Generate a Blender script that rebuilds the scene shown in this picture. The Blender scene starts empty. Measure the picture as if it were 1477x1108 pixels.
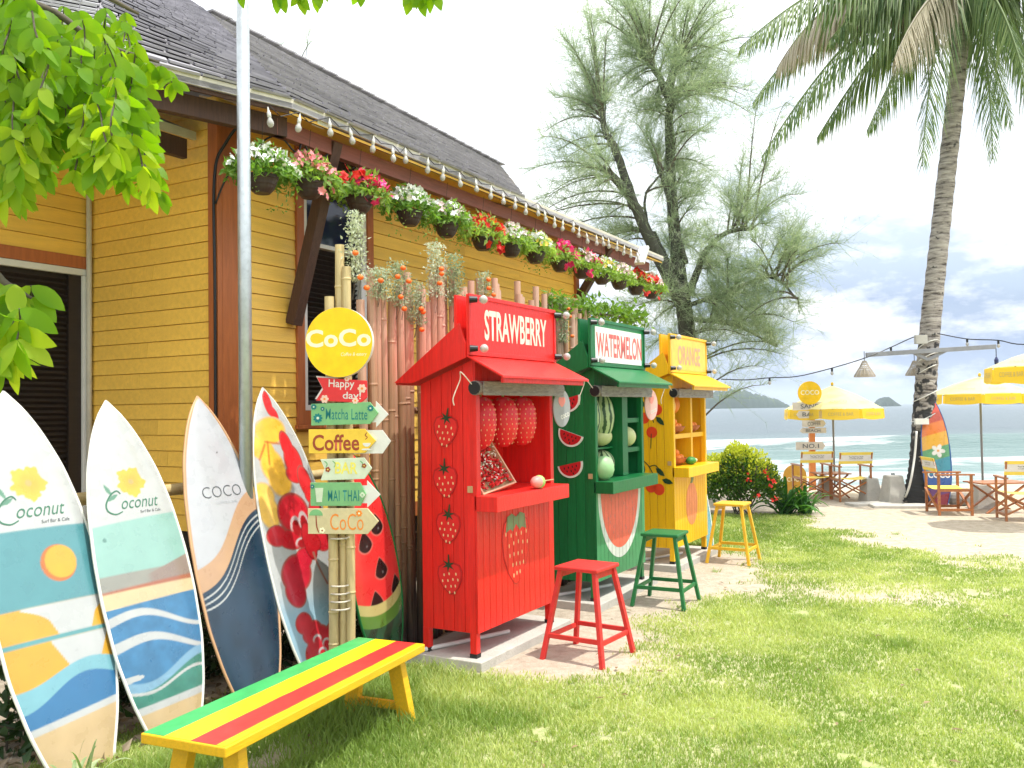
import bpy, bmesh, math, random
import numpy as np
from mathutils import Vector, Matrix
PI = math.pi
R = random.Random(7)
NR = np.random.RandomState(11)
sc = bpy.context.scene
C = sc.collection

# ------------------------------------------------------------ camera, sky, sun, exposure
F_PX, CAM_H, CX, CY = 1270.0, 1.75, 738.5, 554.0        # photo focal length in its own pixels (1477 wide)
PITCH, ROLL = math.atan(36/F_PX), 0.0146
cd = bpy.data.cameras.new('camera'); cam = bpy.data.objects.new('camera', cd); C.objects.link(cam)
cd.sensor_width = 36; cd.lens = 36*F_PX/1477; cd.clip_start = .05; cd.clip_end = 20000
_c, _s = math.cos(ROLL), math.sin(ROLL)
FW = Vector((0, math.cos(PITCH), math.sin(PITCH)))
_up0 = Vector((0, -math.sin(PITCH), math.cos(PITCH))); _rt0 = Vector((1, 0, 0))
RT = _c*_rt0 - _s*_up0; UP = _s*_rt0 + _c*_up0
mw = Matrix.Identity(4)
for i in range(3):
    mw[i][0] = RT[i]; mw[i][1] = UP[i]; mw[i][2] = -FW[i]
mw[2][3] = CAM_H
cam.matrix_world = mw
sc.camera = cam

SUN_EL, SUN_DIR = math.radians(70), Vector((.93, -.36, 0)).normalized()
az = math.atan2(SUN_DIR.x, SUN_DIR.y)
world = bpy.data.worlds.new('World'); sc.world = world; world.use_nodes = True
wn, wl = world.node_tree.nodes, world.node_tree.links
for n in list(wn): wn.remove(n)
def wnode(t, **k):
    n = wn.new(t)
    for a, b in k.items(): setattr(n, a, b)
    return n
w_out = wnode('ShaderNodeOutputWorld'); w_bg = wnode('ShaderNodeBackground')
sky = wnode('ShaderNodeTexSky', sky_type='NISHITA', sun_disc=False)
sky.sun_elevation = SUN_EL; sky.sun_rotation = az; sky.air_density = 1.2; sky.dust_density = 2.0
w_bg.inputs['Strength'].default_value = 0.125
tc = wnode('ShaderNodeTexCoord'); sepw = wnode('ShaderNodeSeparateXYZ')
mp = wnode('ShaderNodeMapping'); mp.inputs['Scale'].default_value = (1, 1, 2.6)
wl.new(tc.outputs['Generated'], mp.inputs['Vector']); wl.new(tc.outputs['Generated'], sepw.inputs[0])
nz = wnode('ShaderNodeTexNoise'); nz.inputs['Scale'].default_value = 3.2; nz.inputs['Detail'].default_value = 9; nz.inputs['Roughness'].default_value = .58
nz.inputs['Distortion'].default_value = .25
wl.new(mp.outputs[0], nz.inputs['Vector'])
nz2 = wnode('ShaderNodeTexNoise'); nz2.inputs['Scale'].default_value = 6.5; nz2.inputs['Detail'].default_value = 8; nz2.inputs['Roughness'].default_value = .6
wl.new(mp.outputs[0], nz2.inputs['Vector'])
cr = wnode('ShaderNodeValToRGB')      # cloud cover
cr.color_ramp.elements[0].position = .36; cr.color_ramp.elements[0].color = (0, 0, 0, 1)
cr.color_ramp.elements[1].position = .56; cr.color_ramp.elements[1].color = (1, 1, 1, 1)
wl.new(nz.outputs[0], cr.inputs[0])
hr = wnode('ShaderNodeMapRange'); hr.inputs[1].default_value = .10; hr.inputs[2].default_value = .46   # cloud base turns to grey-blue low over the sea
wl.new(sepw.outputs['Z'], hr.inputs[0])
cs = wnode('ShaderNodeValToRGB')
e = cs.color_ramp.elements; e[0].position = .44; e[0].color = (1.95, 2.5, 3.6, 1); e[1].position = .57; e[1].color = (5.6, 5.75, 6.0, 1)
gz = wnode('ShaderNodeMapRange'); gz.inputs[1].default_value = 0; gz.inputs[2].default_value = .22; gz.inputs[3].default_value = -.075; gz.inputs[4].default_value = .05; wl.new(sepw.outputs['Z'], gz.inputs[0])
gs_ = wnode('ShaderNodeMath', operation='ADD'); wl.new(nz2.outputs[0], gs_.inputs[0]); wl.new(gz.outputs[0], gs_.inputs[1]); wl.new(gs_.outputs[0], cs.inputs[0])
mxa = wnode('ShaderNodeMix', data_type='RGBA'); mxa.inputs[7].default_value = (9.8, 10.0, 10.3, 1)
wl.new(hr.outputs[0], mxa.inputs[0]); wl.new(cs.outputs[0], mxa.inputs[6])
mxb = wnode('ShaderNodeMix', data_type='RGBA')
cov = wnode('ShaderNodeMath', operation='MULTIPLY_ADD'); cov.inputs[1].default_value = .42; cov.inputs[2].default_value = .58
wl.new(cr.outputs[0], cov.inputs[0]); wl.new(cov.outputs[0], mxb.inputs[0])
wl.new(sky.outputs[0], mxb.inputs[6]); wl.new(mxa.outputs[2], mxb.inputs[7])
wl.new(mxb.outputs[2], w_bg.inputs['Color']); wl.new(w_bg.outputs[0], w_out.inputs[0])

sd = bpy.data.lights.new('sun', 'SUN'); so = bpy.data.objects.new('sun', sd); C.objects.link(so)
sd.energy = 2.7; sd.angle = math.radians(.6); sd.color = (1.0, .96, .88)
sv = SUN_DIR*math.cos(SUN_EL) + Vector((0, 0, math.sin(SUN_EL)))
so.rotation_euler = sv.to_track_quat('Z', 'Y').to_euler(); so.location = (0, 0, 30)
sc.view_settings.view_transform = 'Standard'; sc.view_settings.look = 'None'; sc.view_settings.gamma = 1
sc.view_settings.exposure = 0.90; sc.view_settings.use_curve_mapping = False

# ------------------------------------------------------------ measured frame of the place
AN = math.atan(725/F_PX)
DV = Vector((math.sin(AN), math.cos(AN), 0)); NV = Vector((math.cos(AN), -math.sin(AN), 0))
RZ = PI/2 - AN                                  # local x runs along the house (DV), local y runs to its back (-NV)
def HW(u, w, z=0): return DV*u + NV*w + Vector((0, 0, z))
def ray(px, py):
    d = FW + RT*((px-CX)/F_PX) - UP*((py-CY)/F_PX); return d
def OZ(px, py, z=0):
    d = ray(px, py); t = (z-CAM_H)/d.z; return Vector((0, 0, CAM_H)) + d*t
def _uw(p): return (p.dot(DV), p.dot(NV), p.z)
def OW(px, py, w):
    d = ray(px, py); t = w/d.dot(NV); return _uw(Vector((0, 0, CAM_H)) + d*t)
def OU(px, py, u):
    d = ray(px, py); t = u/d.dot(DV); return _uw(Vector((0, 0, CAM_H)) + d*t)
def OY(px, py, Y):
    d = ray(px, py); return Vector((0, 0, CAM_H)) + d*(Y/d.y)

# ------------------------------------------------------------ object helpers
def tag(o, label=None, cat=None, group=None, kind=None):
    if label: o['label'] = label
    if cat: o['category'] = cat
    if group: o['group'] = group
    if kind: o['kind'] = kind
    return o
def empty(name, loc, rz=0, label=None, cat=None, group=None):
    o = bpy.data.objects.new(name, None); C.objects.link(o); o.empty_display_size = .2
    o.location = loc; o.rotation_euler = (0, 0, rz)
    return tag(o, label, cat, group)
def hempty(name, u, w, z=0, rz=0, **k): return empty(name, HW(u, w, z), RZ+rz, **k)
class MB:
    def __init__(s, M=None): s.v = []; s.f = []; s.mi = []; s.M = M; s.cur = 0
    def add(s, vs, fs):
        b = len(s.v)
        if s.M is not None: vs = [tuple(s.M @ Vector(v)) for v in vs]
        s.v += [tuple(v) for v in vs]; s.f += [tuple(i+b for i in f) for f in fs]; s.mi += [s.cur]*len(fs); return s
    def box(s, x0, x1, y0, y1, z0, z1):
        return s.add([(x0,y0,z0),(x1,y0,z0),(x1,y1,z0),(x0,y1,z0),(x0,y0,z1),(x1,y0,z1),(x1,y1,z1),(x0,y1,z1)],
                     [(0,3,2,1),(4,5,6,7),(0,1,5,4),(1,2,6,5),(2,3,7,6),(3,0,4,7)])
    def hexa(s, b, t):   # four bottom points, four top points
        return s.add(list(b)+list(t), [(0,3,2,1),(4,5,6,7),(0,1,5,4),(1,2,6,5),(2,3,7,6),(3,0,4,7)])
    def beam(s, p, q, w, h, up=(0,0,1), w2=None, h2=None):
        p, q = Vector(p), Vector(q); d = (q-p).normalized(); x = d.cross(Vector(up))
        if x.length < 1e-4: x = d.cross(Vector((0,1,0)))
        x.normalize(); y = x.cross(d); w2 = w if w2 is None else w2; h2 = h if h2 is None else h2
        f = lambda o, a, b: [o-x*a/2-y*b/2, o+x*a/2-y*b/2, o+x*a/2+y*b/2, o-x*a/2+y*b/2]
        return s.hexa(f(p, w, h), f(q, w2, h2))
    def tube(s, pts, r, n=8, cap=True):
        pts = [Vector(p) for p in pts]; m = len(pts)
        rr = r if isinstance(r, (list, tuple)) else [r]*m
        vs = []; ref = None
        for i, p in enumerate(pts):
            d = (pts[min(i+1, m-1)] - pts[max(i-1, 0)]).normalized()
            if ref is None: ref = d.orthogonal().normalized()
            x = (ref - d*ref.dot(d)); x = x.normalized() if x.length > 1e-6 else d.orthogonal().normalized(); ref = x; y = d.cross(x)
            for k in range(n):
                a = 2*PI*k/n; vs.append(p + (x*math.cos(a)+y*math.sin(a))*rr[i])
        fs = [(i*n+k, i*n+(k+1) % n, (i+1)*n+(k+1) % n, (i+1)*n+k) for i in range(m-1) for k in range(n)]
        if cap: fs += [tuple(range(n))[::-1], tuple((m-1)*n+k for k in range(n))]
        return s.add(vs, fs)
    def lathe(s, prof, n=16, c=(0,0,0)):
        vs = [(c[0]+r*math.cos(2*PI*k/n), c[1]+r*math.sin(2*PI*k/n), c[2]+z) for r, z in prof for k in range(n)]
        m = len(prof)
        fs = [(i*n+k, i*n+(k+1) % n, (i+1)*n+(k+1) % n, (i+1)*n+k) for i in range(m-1) for k in range(n)]
        return s.add(vs, fs)
    def ell(s, c, rx, ry, rz, n=14, m=9, rot=None):
        vs = []; c = Vector(c)
        for i in range(m+1):
            th = PI*i/m
            for k in range(n):
                a = 2*PI*k/n; p = Vector((rx*math.sin(th)*math.cos(a), ry*math.sin(th)*math.sin(a), -rz*math.cos(th)))
                vs.append(c + (rot @ p if rot else p))
        return s.add(vs, [(i*n+k, i*n+(k+1) % n, (i+1)*n+(k+1) % n, (i+1)*n+k) for i in range(m) for k in range(n)])
    def prism(s, poly, y0, y1):      # poly in x,z; y0 is the front (lower y)
        n = len(poly)
        ar = sum(poly[i][0]*poly[(i+1) % n][1]-poly[(i+1) % n][0]*poly[i][1] for i in range(n))
        if ar < 0: poly = poly[::-1]
        vs = [(x, y0, z) for x, z in poly] + [(x, y1, z) for x, z in poly]
        fs = [tuple(range(n)), tuple(range(2*n-1, n-1, -1))] + [(i, i+n, (i+1) % n+n, (i+1) % n) for i in range(n)]
        return s.add(vs, fs)
    def mesh(s, name, mats, smooth=False):
        me = bpy.data.meshes.new(name); me.from_pydata(s.v, [], s.f)
        if not isinstance(mats, (list, tuple)): mats = [mats]
        for m in mats: me.materials.append(m)
        if len(mats) > 1: me.polygons.foreach_set('material_index', s.mi)
        if smooth: me.polygons.foreach_set('use_smooth', [True]*len(me.polygons))
        me.update(); return me
    def build(s, name, mats, parent=None, smooth=False, bevel=0, loc=None):
        o = bpy.data.objects.new(name, s.mesh(name, mats, smooth)); C.objects.link(o)
        if parent: o.parent = parent
        if loc is not None: o.location = loc
        if bevel:
            b = o.modifiers.new('bevel', 'BEVEL'); b.width = bevel; b.segments = 2; b.limit_method = 'ANGLE'; b.angle_limit = .6; b.harden_normals = False
        return o
def inst(name, me, parent, loc=(0,0,0), rot=(0,0,0), scale=(1,1,1)):
    o = bpy.data.objects.new(name, me); C.objects.link(o); o.parent = parent
    o.location = loc; o.rotation_euler = rot; o.scale = scale; return o
def copy_tree(o, parent=None):
    c = o.copy(); C.objects.link(c); c.parent = parent
    for ch in list(o.children): copy_tree(ch, c)
    return c
def npmesh(name, V, Fc, mat, parent=None, attr=None, smooth=False):
    """V (n,3) float, Fc (m,k) int; attr: dict name->(n,4) colours"""
    me = bpy.data.meshes.new(name); n, m, k = len(V), len(Fc), Fc.shape[1]
    me.vertices.add(n); me.vertices.foreach_set('co', np.asarray(V, np.float32).ravel())
    me.loops.add(m*k); me.loops.foreach_set('vertex_index', np.asarray(Fc, np.int32).ravel())
    me.polygons.add(m); me.polygons.foreach_set('loop_start', np.arange(0, m*k, k, dtype=np.int32))
    try: me.polygons.foreach_set('loop_total', np.full(m, k, dtype=np.int32))
    except Exception: pass
    if smooth: me.polygons.foreach_set('use_smooth', np.ones(m, bool))
    for an, av in (attr or {}).items():
        ca = me.color_attributes.new(an, 'FLOAT_COLOR', 'POINT'); ca.data.foreach_set('color', np.asarray(av, np.float32).ravel())
    for mm in (mat if isinstance(mat, list) else [mat]): me.materials.append(mm)
    me.update(calc_edges=True); me.validate()
    o = bpy.data.objects.new(name, me); C.objects.link(o)
    if parent: o.parent = parent
    return o
def smooth_path(pts, k=6):
    P = [Vector(p) for p in pts]; out = []
    for i in range(len(P)-1):
        p0 = P[max(i-1, 0)]; p1 = P[i]; p2 = P[i+1]; p3 = P[min(i+2, len(P)-1)]
        for j in range(k):
            t = j/k
            out.append(.5*((2*p1)+(p2-p0)*t+(2*p0-5*p1+4*p2-p3)*t*t+(3*p1-p0-3*p2+p3)*t**3))
    out.append(P[-1]); return out
def clipx(poly, x0, x1):
    def cl(pl, f, x):
        o = []
        for i in range(len(pl)):
            a, b = pl[i], pl[(i+1) % len(pl)]
            ia, ib = f(a[0]), f(b[0])
            if ia: o.append(a)
            if ia != ib:
                t = (x-a[0])/(b[0]-a[0]); o.append((x, a[1]+(b[1]-a[1])*t))
        return o
    p = cl(poly, lambda v: v >= x0, x0)
    return cl(p, lambda v: v <= x1, x1) if len(p) > 2 else []
# value noise on a lattice
_lat = NR.rand(256, 256)
def vnoise(x, y):
    x = np.asarray(x, float); y = np.asarray(y, float)
    xi = np.floor(x).astype(int); yi = np.floor(y).astype(int); fx = x-xi; fy = y-yi
    fx = fx*fx*(3-2*fx); fy = fy*fy*(3-2*fy)
    g = lambda a, b: _lat[a & 255, b & 255]
    return (g(xi, yi)*(1-fx)+g(xi+1, yi)*fx)*(1-fy)+(g(xi, yi+1)*(1-fx)+g(xi+1, yi+1)*fx)*fy
def fbm(x, y, o=4):
    s = 0; a = .5
    for i in range(o): s = s+a*vnoise(x*2**i+17.3*i, y*2**i+5.1*i); a *= .5
    return s/(1-.5**o)
def sst(a, b, x): t = np.clip((x-a)/(b-a), 0, 1); return t*t*(3-2*t)

# ------------------------------------------------------------ materials
def nm(name):
    m = bpy.data.materials.new(name); m.use_nodes = True; t = m.node_tree; b = t.nodes['Principled BSDF']; return m, t.nodes, t.links, b
def paint(name, col, rough=.5, var=.12, scale=6, bump=.15, grain=(1,1,1), spec=.4, dirt=None, dirtamt=.25, bscale=None, coat=0, objvar=.0, chips=None):
    """coloured surface with uneven tone, fine relief and a little wear"""
    m, N, L, b = nm(name)
    tc = N.new('ShaderNodeTexCoord'); mp = N.new('ShaderNodeMapping'); mp.inputs['Scale'].default_value = grain; L.new(tc.outputs['Object'], mp.inputs[0])
    n1 = N.new('ShaderNodeTexNoise'); n1.inputs['Scale'].default_value = scale; n1.inputs['Detail'].default_value = 6; n1.inputs['Roughness'].default_value = .6; L.new(mp.outputs[0], n1.inputs['Vector'])
    r = N.new('ShaderNodeValToRGB'); c = col
    r.color_ramp.elements[0].position = .3; r.color_ramp.elements[1].position = .7
    r.color_ramp.elements[0].color = tuple(x*(1-var) for x in c)+(1,); r.color_ramp.elements[1].color = tuple(min(1, x*(1+var)) for x in c)+(1,)
    L.new(n1.outputs[0], r.inputs[0]); out = r.outputs[0]
    if dirt:
        n2 = N.new('ShaderNodeTexNoise'); n2.inputs['Scale'].default_value = scale*2.3; n2.inputs['Detail'].default_value = 8; n2.inputs['Roughness'].default_value = .7; L.new(mp.outputs[0], n2.inputs['Vector'])
        mr = N.new('ShaderNodeMapRange'); mr.inputs[1].default_value = .52; mr.inputs[2].default_value = .75; mr.inputs[4].default_value = dirtamt; L.new(n2.outputs[0], mr.inputs[0])
        mx = N.new('ShaderNodeMix'); mx.data_type = 'RGBA'; L.new(mr.outputs[0], mx.inputs[0]); L.new(out, mx.inputs[6]); mx.inputs[7].default_value = tuple(dirt)+(1,); out = mx.outputs[2]
    oi = N.new('ShaderNodeObjectInfo'); mo = N.new('ShaderNodeMapRange'); mo.inputs[3].default_value = 1-objvar; mo.inputs[4].default_value = 1+objvar*.6; L.new(oi.outputs['Random'], mo.inputs[0])
    mz = N.new('ShaderNodeMix'); mz.data_type = 'RGBA'; mz.blend_type = 'MULTIPLY'; mz.inputs[0].default_value = 1; L.new(out, mz.inputs[6]); L.new(mo.outputs[0], mz.inputs[7]); out = mz.outputs[2]
    if chips:
        n5 = N.new('ShaderNodeTexNoise'); n5.inputs['Scale'].default_value = 26; n5.inputs['Detail'].default_value = 9; n5.inputs['Roughness'].default_value = .75; L.new(tc.outputs['Object'], n5.inputs['Vector'])
        m5 = N.new('ShaderNodeMapRange'); m5.inputs[1].default_value = .685; m5.inputs[2].default_value = .71; L.new(n5.outputs[0], m5.inputs[0]); x5 = N.new('ShaderNodeMix'); x5.data_type = 'RGBA'; L.new(m5.outputs[0], x5.inputs[0]); L.new(out, x5.inputs[6]); x5.inputs[7].default_value = tuple(chips)+(1,); out = x5.outputs[2]
    L.new(out, b.inputs['Base Color']); b.inputs['Roughness'].default_value = rough; b.inputs['Specular IOR Level'].default_value = spec
    if coat: b.inputs['Coat Weight'].default_value = coat; b.inputs['Coat Roughness'].default_value = .15
    if bump:
        n3 = N.new('ShaderNodeTexNoise'); n3.inputs['Scale'].default_value = bscale or scale*5; n3.inputs['Detail'].default_value = 5; L.new(mp.outputs[0], n3.inputs['Vector'])
        bp = N.new('ShaderNodeBump'); bp.inputs['Strength'].default_value = bump; bp.inputs['Distance'].default_value = .01; L.new(n3.outputs[0], bp.inputs['Height']); L.new(bp.outputs[0], b.inputs['Normal'])
    return m
def leafmat(name, c1, c2, trans=.45, scale=3, attr=None, rough=.5, tint=(1.3, 1.35, .55)):
    m, N, L, b = nm(name)
    if attr:
        a = N.new('ShaderNodeAttribute'); a.attribute_name = attr; fac = a.outputs['Fac']
    else:
        oi = N.new('ShaderNodeObjectInfo'); tcx = N.new('ShaderNodeTexCoord')
        n1 = N.new('ShaderNodeTexNoise'); n1.inputs['Scale'].default_value = scale; n1.inputs['Detail'].default_value = 3; L.new(tcx.outputs['Object'], n1.inputs['Vector'])
        ma = N.new('ShaderNodeMath'); ma.operation = 'MULTIPLY_ADD'; L.new(oi.outputs['Random'], ma.inputs[0]); ma.inputs[1].default_value = .6; ma.inputs[2].default_value = -.3
        mb = N.new('ShaderNodeMath'); L.new(ma.outputs[0], mb.inputs[0]); L.new(n1.outputs[0], mb.inputs[1]); fac = mb.outputs[0]
    r = N.new('ShaderNodeValToRGB'); r.color_ramp.elements[0].position = .2; r.color_ramp.elements[1].position = .8
    r.color_ramp.elements[0].color = tuple(c1)+(1,); r.color_ramp.elements[1].color = tuple(c2)+(1,); L.new(fac, r.inputs[0])
    L.new(r.outputs[0], b.inputs['Base Color']); b.inputs['Roughness'].default_value = rough; b.inputs['Specular IOR Level'].default_value = .35
    tr = N.new('ShaderNodeBsdfTranslucent'); mt = N.new('ShaderNodeMix'); mt.data_type = 'RGBA'; mt.blend_type = 'MULTIPLY'; mt.inputs[0].default_value = 1
    L.new(r.outputs[0], mt.inputs[6]); mt.inputs[7].default_value = tuple(tint)+(1,); L.new(mt.outputs[2], tr.inputs[0])
    ms = N.new('ShaderNodeMixShader'); ms.inputs[0].default_value = trans; L.new(b.outputs[0], ms.inputs[1]); L.new(tr.outputs[0], ms.inputs[2])
    L.new(ms.outputs[0], N['Material Output'].inputs[0]); return m
def attrmat(name, attr='paint', rough=.3, coat=.5, var=.06, bump=.03):
    m, N, L, b = nm(name); a = N.new('ShaderNodeAttribute'); a.attribute_name = attr
    tcx = N.new('ShaderNodeTexCoord'); n1 = N.new('ShaderNodeTexNoise'); n1.inputs['Scale'].default_value = 9; n1.inputs['Detail'].default_value = 7; L.new(tcx.outputs['Object'], n1.inputs['Vector'])
    mr = N.new('ShaderNodeMapRange'); mr.inputs[1].default_value = .3; mr.inputs[2].default_value = .7; mr.inputs[3].default_value = 1-var*1.6; mr.inputs[4].default_value = 1+var*.4; L.new(n1.outputs[0], mr.inputs[0])
    mx = N.new('ShaderNodeMix'); mx.data_type = 'RGBA'; mx.blend_type = 'MULTIPLY'; mx.inputs[0].default_value = 1; L.new(a.outputs['Color'], mx.inputs[6]); L.new(mr.outputs[0], mx.inputs[7])
    mp5 = N.new('ShaderNodeMapping'); mp5.inputs['Scale'].default_value = (1, 1, .5); mp5.inputs['Rotation'].default_value = (0, .4, 0); L.new(tcx.outputs['Object'], mp5.inputs[0])
    n5 = N.new('ShaderNodeTexNoise'); n5.inputs['Scale'].default_value = 38; n5.inputs['Detail'].default_value = 9; n5.inputs['Roughness'].default_value = .8; L.new(mp5.outputs[0], n5.inputs['Vector'])
    m5 = N.new('ShaderNodeMapRange'); m5.inputs[1].default_value = .67; m5.inputs[2].default_value = .72; m5.inputs[4].default_value = .45; L.new(n5.outputs[0], m5.inputs[0]); x5 = N.new('ShaderNodeMix'); x5.data_type = 'RGBA'; L.new(m5.outputs[0], x5.inputs[0]); L.new(mx.outputs[2], x5.inputs[6]); x5.inputs[7].default_value = (.30, .27, .22, 1)
    r5 = N.new('ShaderNodeMapRange'); r5.inputs[1].default_value = .35; r5.inputs[2].default_value = .65; r5.inputs[3].default_value = .18; r5.inputs[4].default_value = .5; L.new(n1.outputs[0], r5.inputs[0]); L.new(r5.outputs[0], b.inputs['Roughness'])
    L.new(x5.outputs[2], b.inputs['Base Color']); b.inputs['Coat Weight'].default_value = coat; b.inputs['Coat Roughness'].default_value = .15
    bp = N.new('ShaderNodeBump'); bp.inputs['Strength'].default_value = bump*4; bp.inputs['Distance'].default_value = .01; L.new(n1.outputs[0], bp.inputs['Height']); L.new(bp.outputs[0], b.inputs['Normal'])
    return m
WG = (12, 12, 1.2)       # vertical wood grain
HG = (1.2, 12, 12)       # lengthwise grain
M = {}
M['red'] = paint('red paint', (.76, .020, .015), .36, .14, 3, .3, WG, coat=.12, spec=.3, dirt=(.42, .03, .025), dirtamt=.5, objvar=.10, chips=(.30,.12,.08))
M['redlt'] = paint('red stool paint', (.62, .03, .025), .5, .15, 6, .3, dirt=(.35, .06, .05), dirtamt=.6, chips=(.25,.14,.10))
M['green'] = paint('green paint', (.006, .15, .040), .38, .15, 3, .25, WG, coat=.12, spec=.3, dirt=(.02, .26, .10), dirtamt=.45, objvar=.14, chips=(.10,.20,.12))
M['greenst'] = paint('green stool paint', (.01, .15, .04), .45, .15, 6, .3, dirt=(.06,.16,.08), dirtamt=.5, chips=(.16,.20,.12))
M['yellow'] = paint('yellow paint', (.86, .48, .008), .38, .08, 3, .2, WG, coat=.12, spec=.3, dirt=(.62, .34, .04), dirtamt=.5, objvar=.08, chips=(.45,.30,.12))
M['yellst'] = paint('yellow stool paint', (.72, .42, .02), .5, .12, 6, .3, dirt=(.5, .33, .06), dirtamt=.6, chips=(.35,.25,.12))
M['white'] = paint('white paint', (.68, .68, .64), .45, .05, 8, .1, dirt=(.5, .58, .5), dirtamt=.3)
M['cream'] = paint('cream fascia paint', (.56, .53, .44), .6, .1, 5, .2, dirt=(.38, .36, .30), dirtamt=.5)
M['siding'] = paint('yellow siding paint', (.92, .57, .10), .5, .10, 2.0, .18, HG, dirt=(.72, .42, .09), dirtamt=.5, objvar=.10)
M['brown'] = paint('brown trim paint', (.42, .125, .035), .5, .15, 3, .2, WG, dirt=(.25, .08, .03), dirtamt=.4)
M['beam'] = paint('red brown beam', (.22, .075, .055), .6, .2, 3, .3, HG, dirt=(.32, .14, .10), dirtamt=.5)
M['dark'] = paint('dark brown wood', (.075, .035, .022), .6, .25, 5, .3, WG)
M['louvre'] = paint('black brown louvre', (.022, .014, .010), .5, .2, 5, .2, HG)
M['navy'] = paint('navy window pane', (.012, .016, .05), .08, .1, 2, 0, spec=.6)
M['crawl_shade'] = paint('crawlspace shade', (.03, .025, .018), .95, .4, 8, .4)
M['shingle'] = paint('grey shingle', (.31, .30, .32), .95, .25, 3.5, .25, spec=.08, objvar=.22, dirt=(.42, .41, .41), dirtamt=.5, bscale=90)
M['shinglelt'] = paint('lighter shingle', (.44, .44, .45), .95, .2, 3.5, .4, spec=.08, dirt=(.16, .16, .16), dirtamt=.5, bscale=90)  # paler copy of the shingle tone, for the facet left of the hip
M['steel'] = paint('galvanised steel', (.42, .46, .48), .38, .12, 14, .05, spec=.6, dirt=(.26, .28, .28), dirtamt=.5); M['steel'].node_tree.nodes['Principled BSDF'].inputs['Metallic'].default_value = .55
M['black'] = paint('black plastic', (.012, .012, .013), .4, .2, 5, 0)
M['pot'] = paint('dark brown pot', (.045, .026, .022), .5, .15, 12, .05)
M['concrete'] = paint('concrete', (.46, .44, .39), .9, .12, 4, .5, dirt=(.28, .27, .22), dirtamt=.6, bscale=60)
M['wood'] = paint('varnished wood', (.36, .13, .04), .45, .25, 4, .2, (1.5, 9, 9), coat=.2)
M['woodlt'] = paint('pale wood', (.50, .32, .16), .6, .2, 5, .2, WG)
M['rope'] = paint('cream rope', (.62, .56, .46), .9, .2, 30, .3)
M['curtain'] = paint('rolled grey plastic sheet', (.22, .20, .18), .25, .35, 9, .6, (1, 3, 6), spec=.6, dirt=(.42, .40, .37), dirtamt=.7)
M['glass'] = paint('frosted bulb glass', (.55, .54, .50), .12, .03, 5, 0, spec=.6, coat=.5)
M['glass'].node_tree.nodes['Principled BSDF'].inputs['Transmission Weight'].default_value = .35
M['leafd'] = leafmat('dark weed leaf', (.012, .035, .01), (.05, .11, .03), .3)
M['leaff'] = leafmat('flower basket leaf', (.13, .28, .04), (.36, .52, .14), .5, 30)
M['leafv'] = leafmat('vine leaf', (.04, .13, .02), (.15, .28, .04), .45, 14)
M['leafg'] = leafmat('garland leaf', (.30, .38, .22), (.66, .70, .55), .3, 40, tint=(1.05, 1.1, .8))
M['leafb'] = leafmat('overhanging leaf', (.17, .36, .012), (.46, .60, .04), .62, 5, tint=(1.35, 1.25, .35))
M['lily'] = leafmat('strap leaf', (.015, .08, .012), (.07, .20, .03), .35, 6)
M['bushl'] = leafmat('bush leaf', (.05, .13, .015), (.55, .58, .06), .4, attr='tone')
M['needle'] = leafmat('casuarina needles', (.25, .33, .22), (.50, .57, .43), .55, attr='tone', tint=(1.15, 1.2, .8))
M['grass'] = leafmat('grass blades', (.23, .34, .07), (.54, .60, .22), .4, attr='tone', tint=(1.2, 1.25, .6))
M['frond'] = leafmat('palm frond', (.07, .14, .04), (.24, .32, .12), .35, attr='tone', tint=(1.2, 1.2, .6))
M['bark'] = paint('mossy bark', (.07, .07, .055), .95, .35, 5, .8, (3, 3, .8), dirt=(.07, .12, .04), dirtamt=.6)
M['twig'] = paint('brown twig', (.10, .085, .06), .9, .3, 9, .3)
def flat(n, c, rough=.45, **k):
    if n not in M: M[n] = paint(n, c, rough, .10, 12, .06, **k)
    return M[n]
flat('fl_white', (.80, .82, .76)); flat('fl_pink', (.85, .30, .32)); flat('fl_mag', (.80, .035, .20)); flat('fl_red', (.75, .03, .02)); flat('fl_orange', (.85, .16, .02)); flat('fl_yel', (.85, .6, .1)); flat('fl_pale', (.80, .62, .62))
flat('paint_red', (.70, .02, .02)); flat('paint_deepred', (.45, .012, .012)); flat('paint_black', (.012, .01, .01)); flat('paint_dkgreen', (.015, .05, .02)); flat('paint_cream', (.78, .58, .30)); flat('paint_white', (.78, .78, .74))
flat('paint_salmon', (.75, .17, .08)); flat('paint_rose', (.55, .18, .16)); flat('paint_sage', (.18, .26, .12)); flat('paint_orange', (.78, .10, .02)); flat('paint_grey', (.33, .35, .37)); flat('paint_pinklt', (.78, .45, .42))
flat('sign_yellow', (.90, .56, .004), .4); flat('sign_green', (.18, .42, .18)); flat('sign_mint', (.58, .66, .50)); flat('sign_beige', (.60, .52, .30)); flat('sign_amber', (.78, .52, .05)); flat('teal_ink', (.0, .17, .17)); flat('brown_ink', (.30, .05, .02)); flat('yellow_ink', (.75, .68, .12)); flat('grey_ink', (.10, .11, .12)); flat('green_ink', (.05, .16, .10)); flat('yellow_lt', (.90, .86, .58)); flat('rust_orange', (.80, .25, .03)); flat('faint_ink', (.48, .42, .20))

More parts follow.
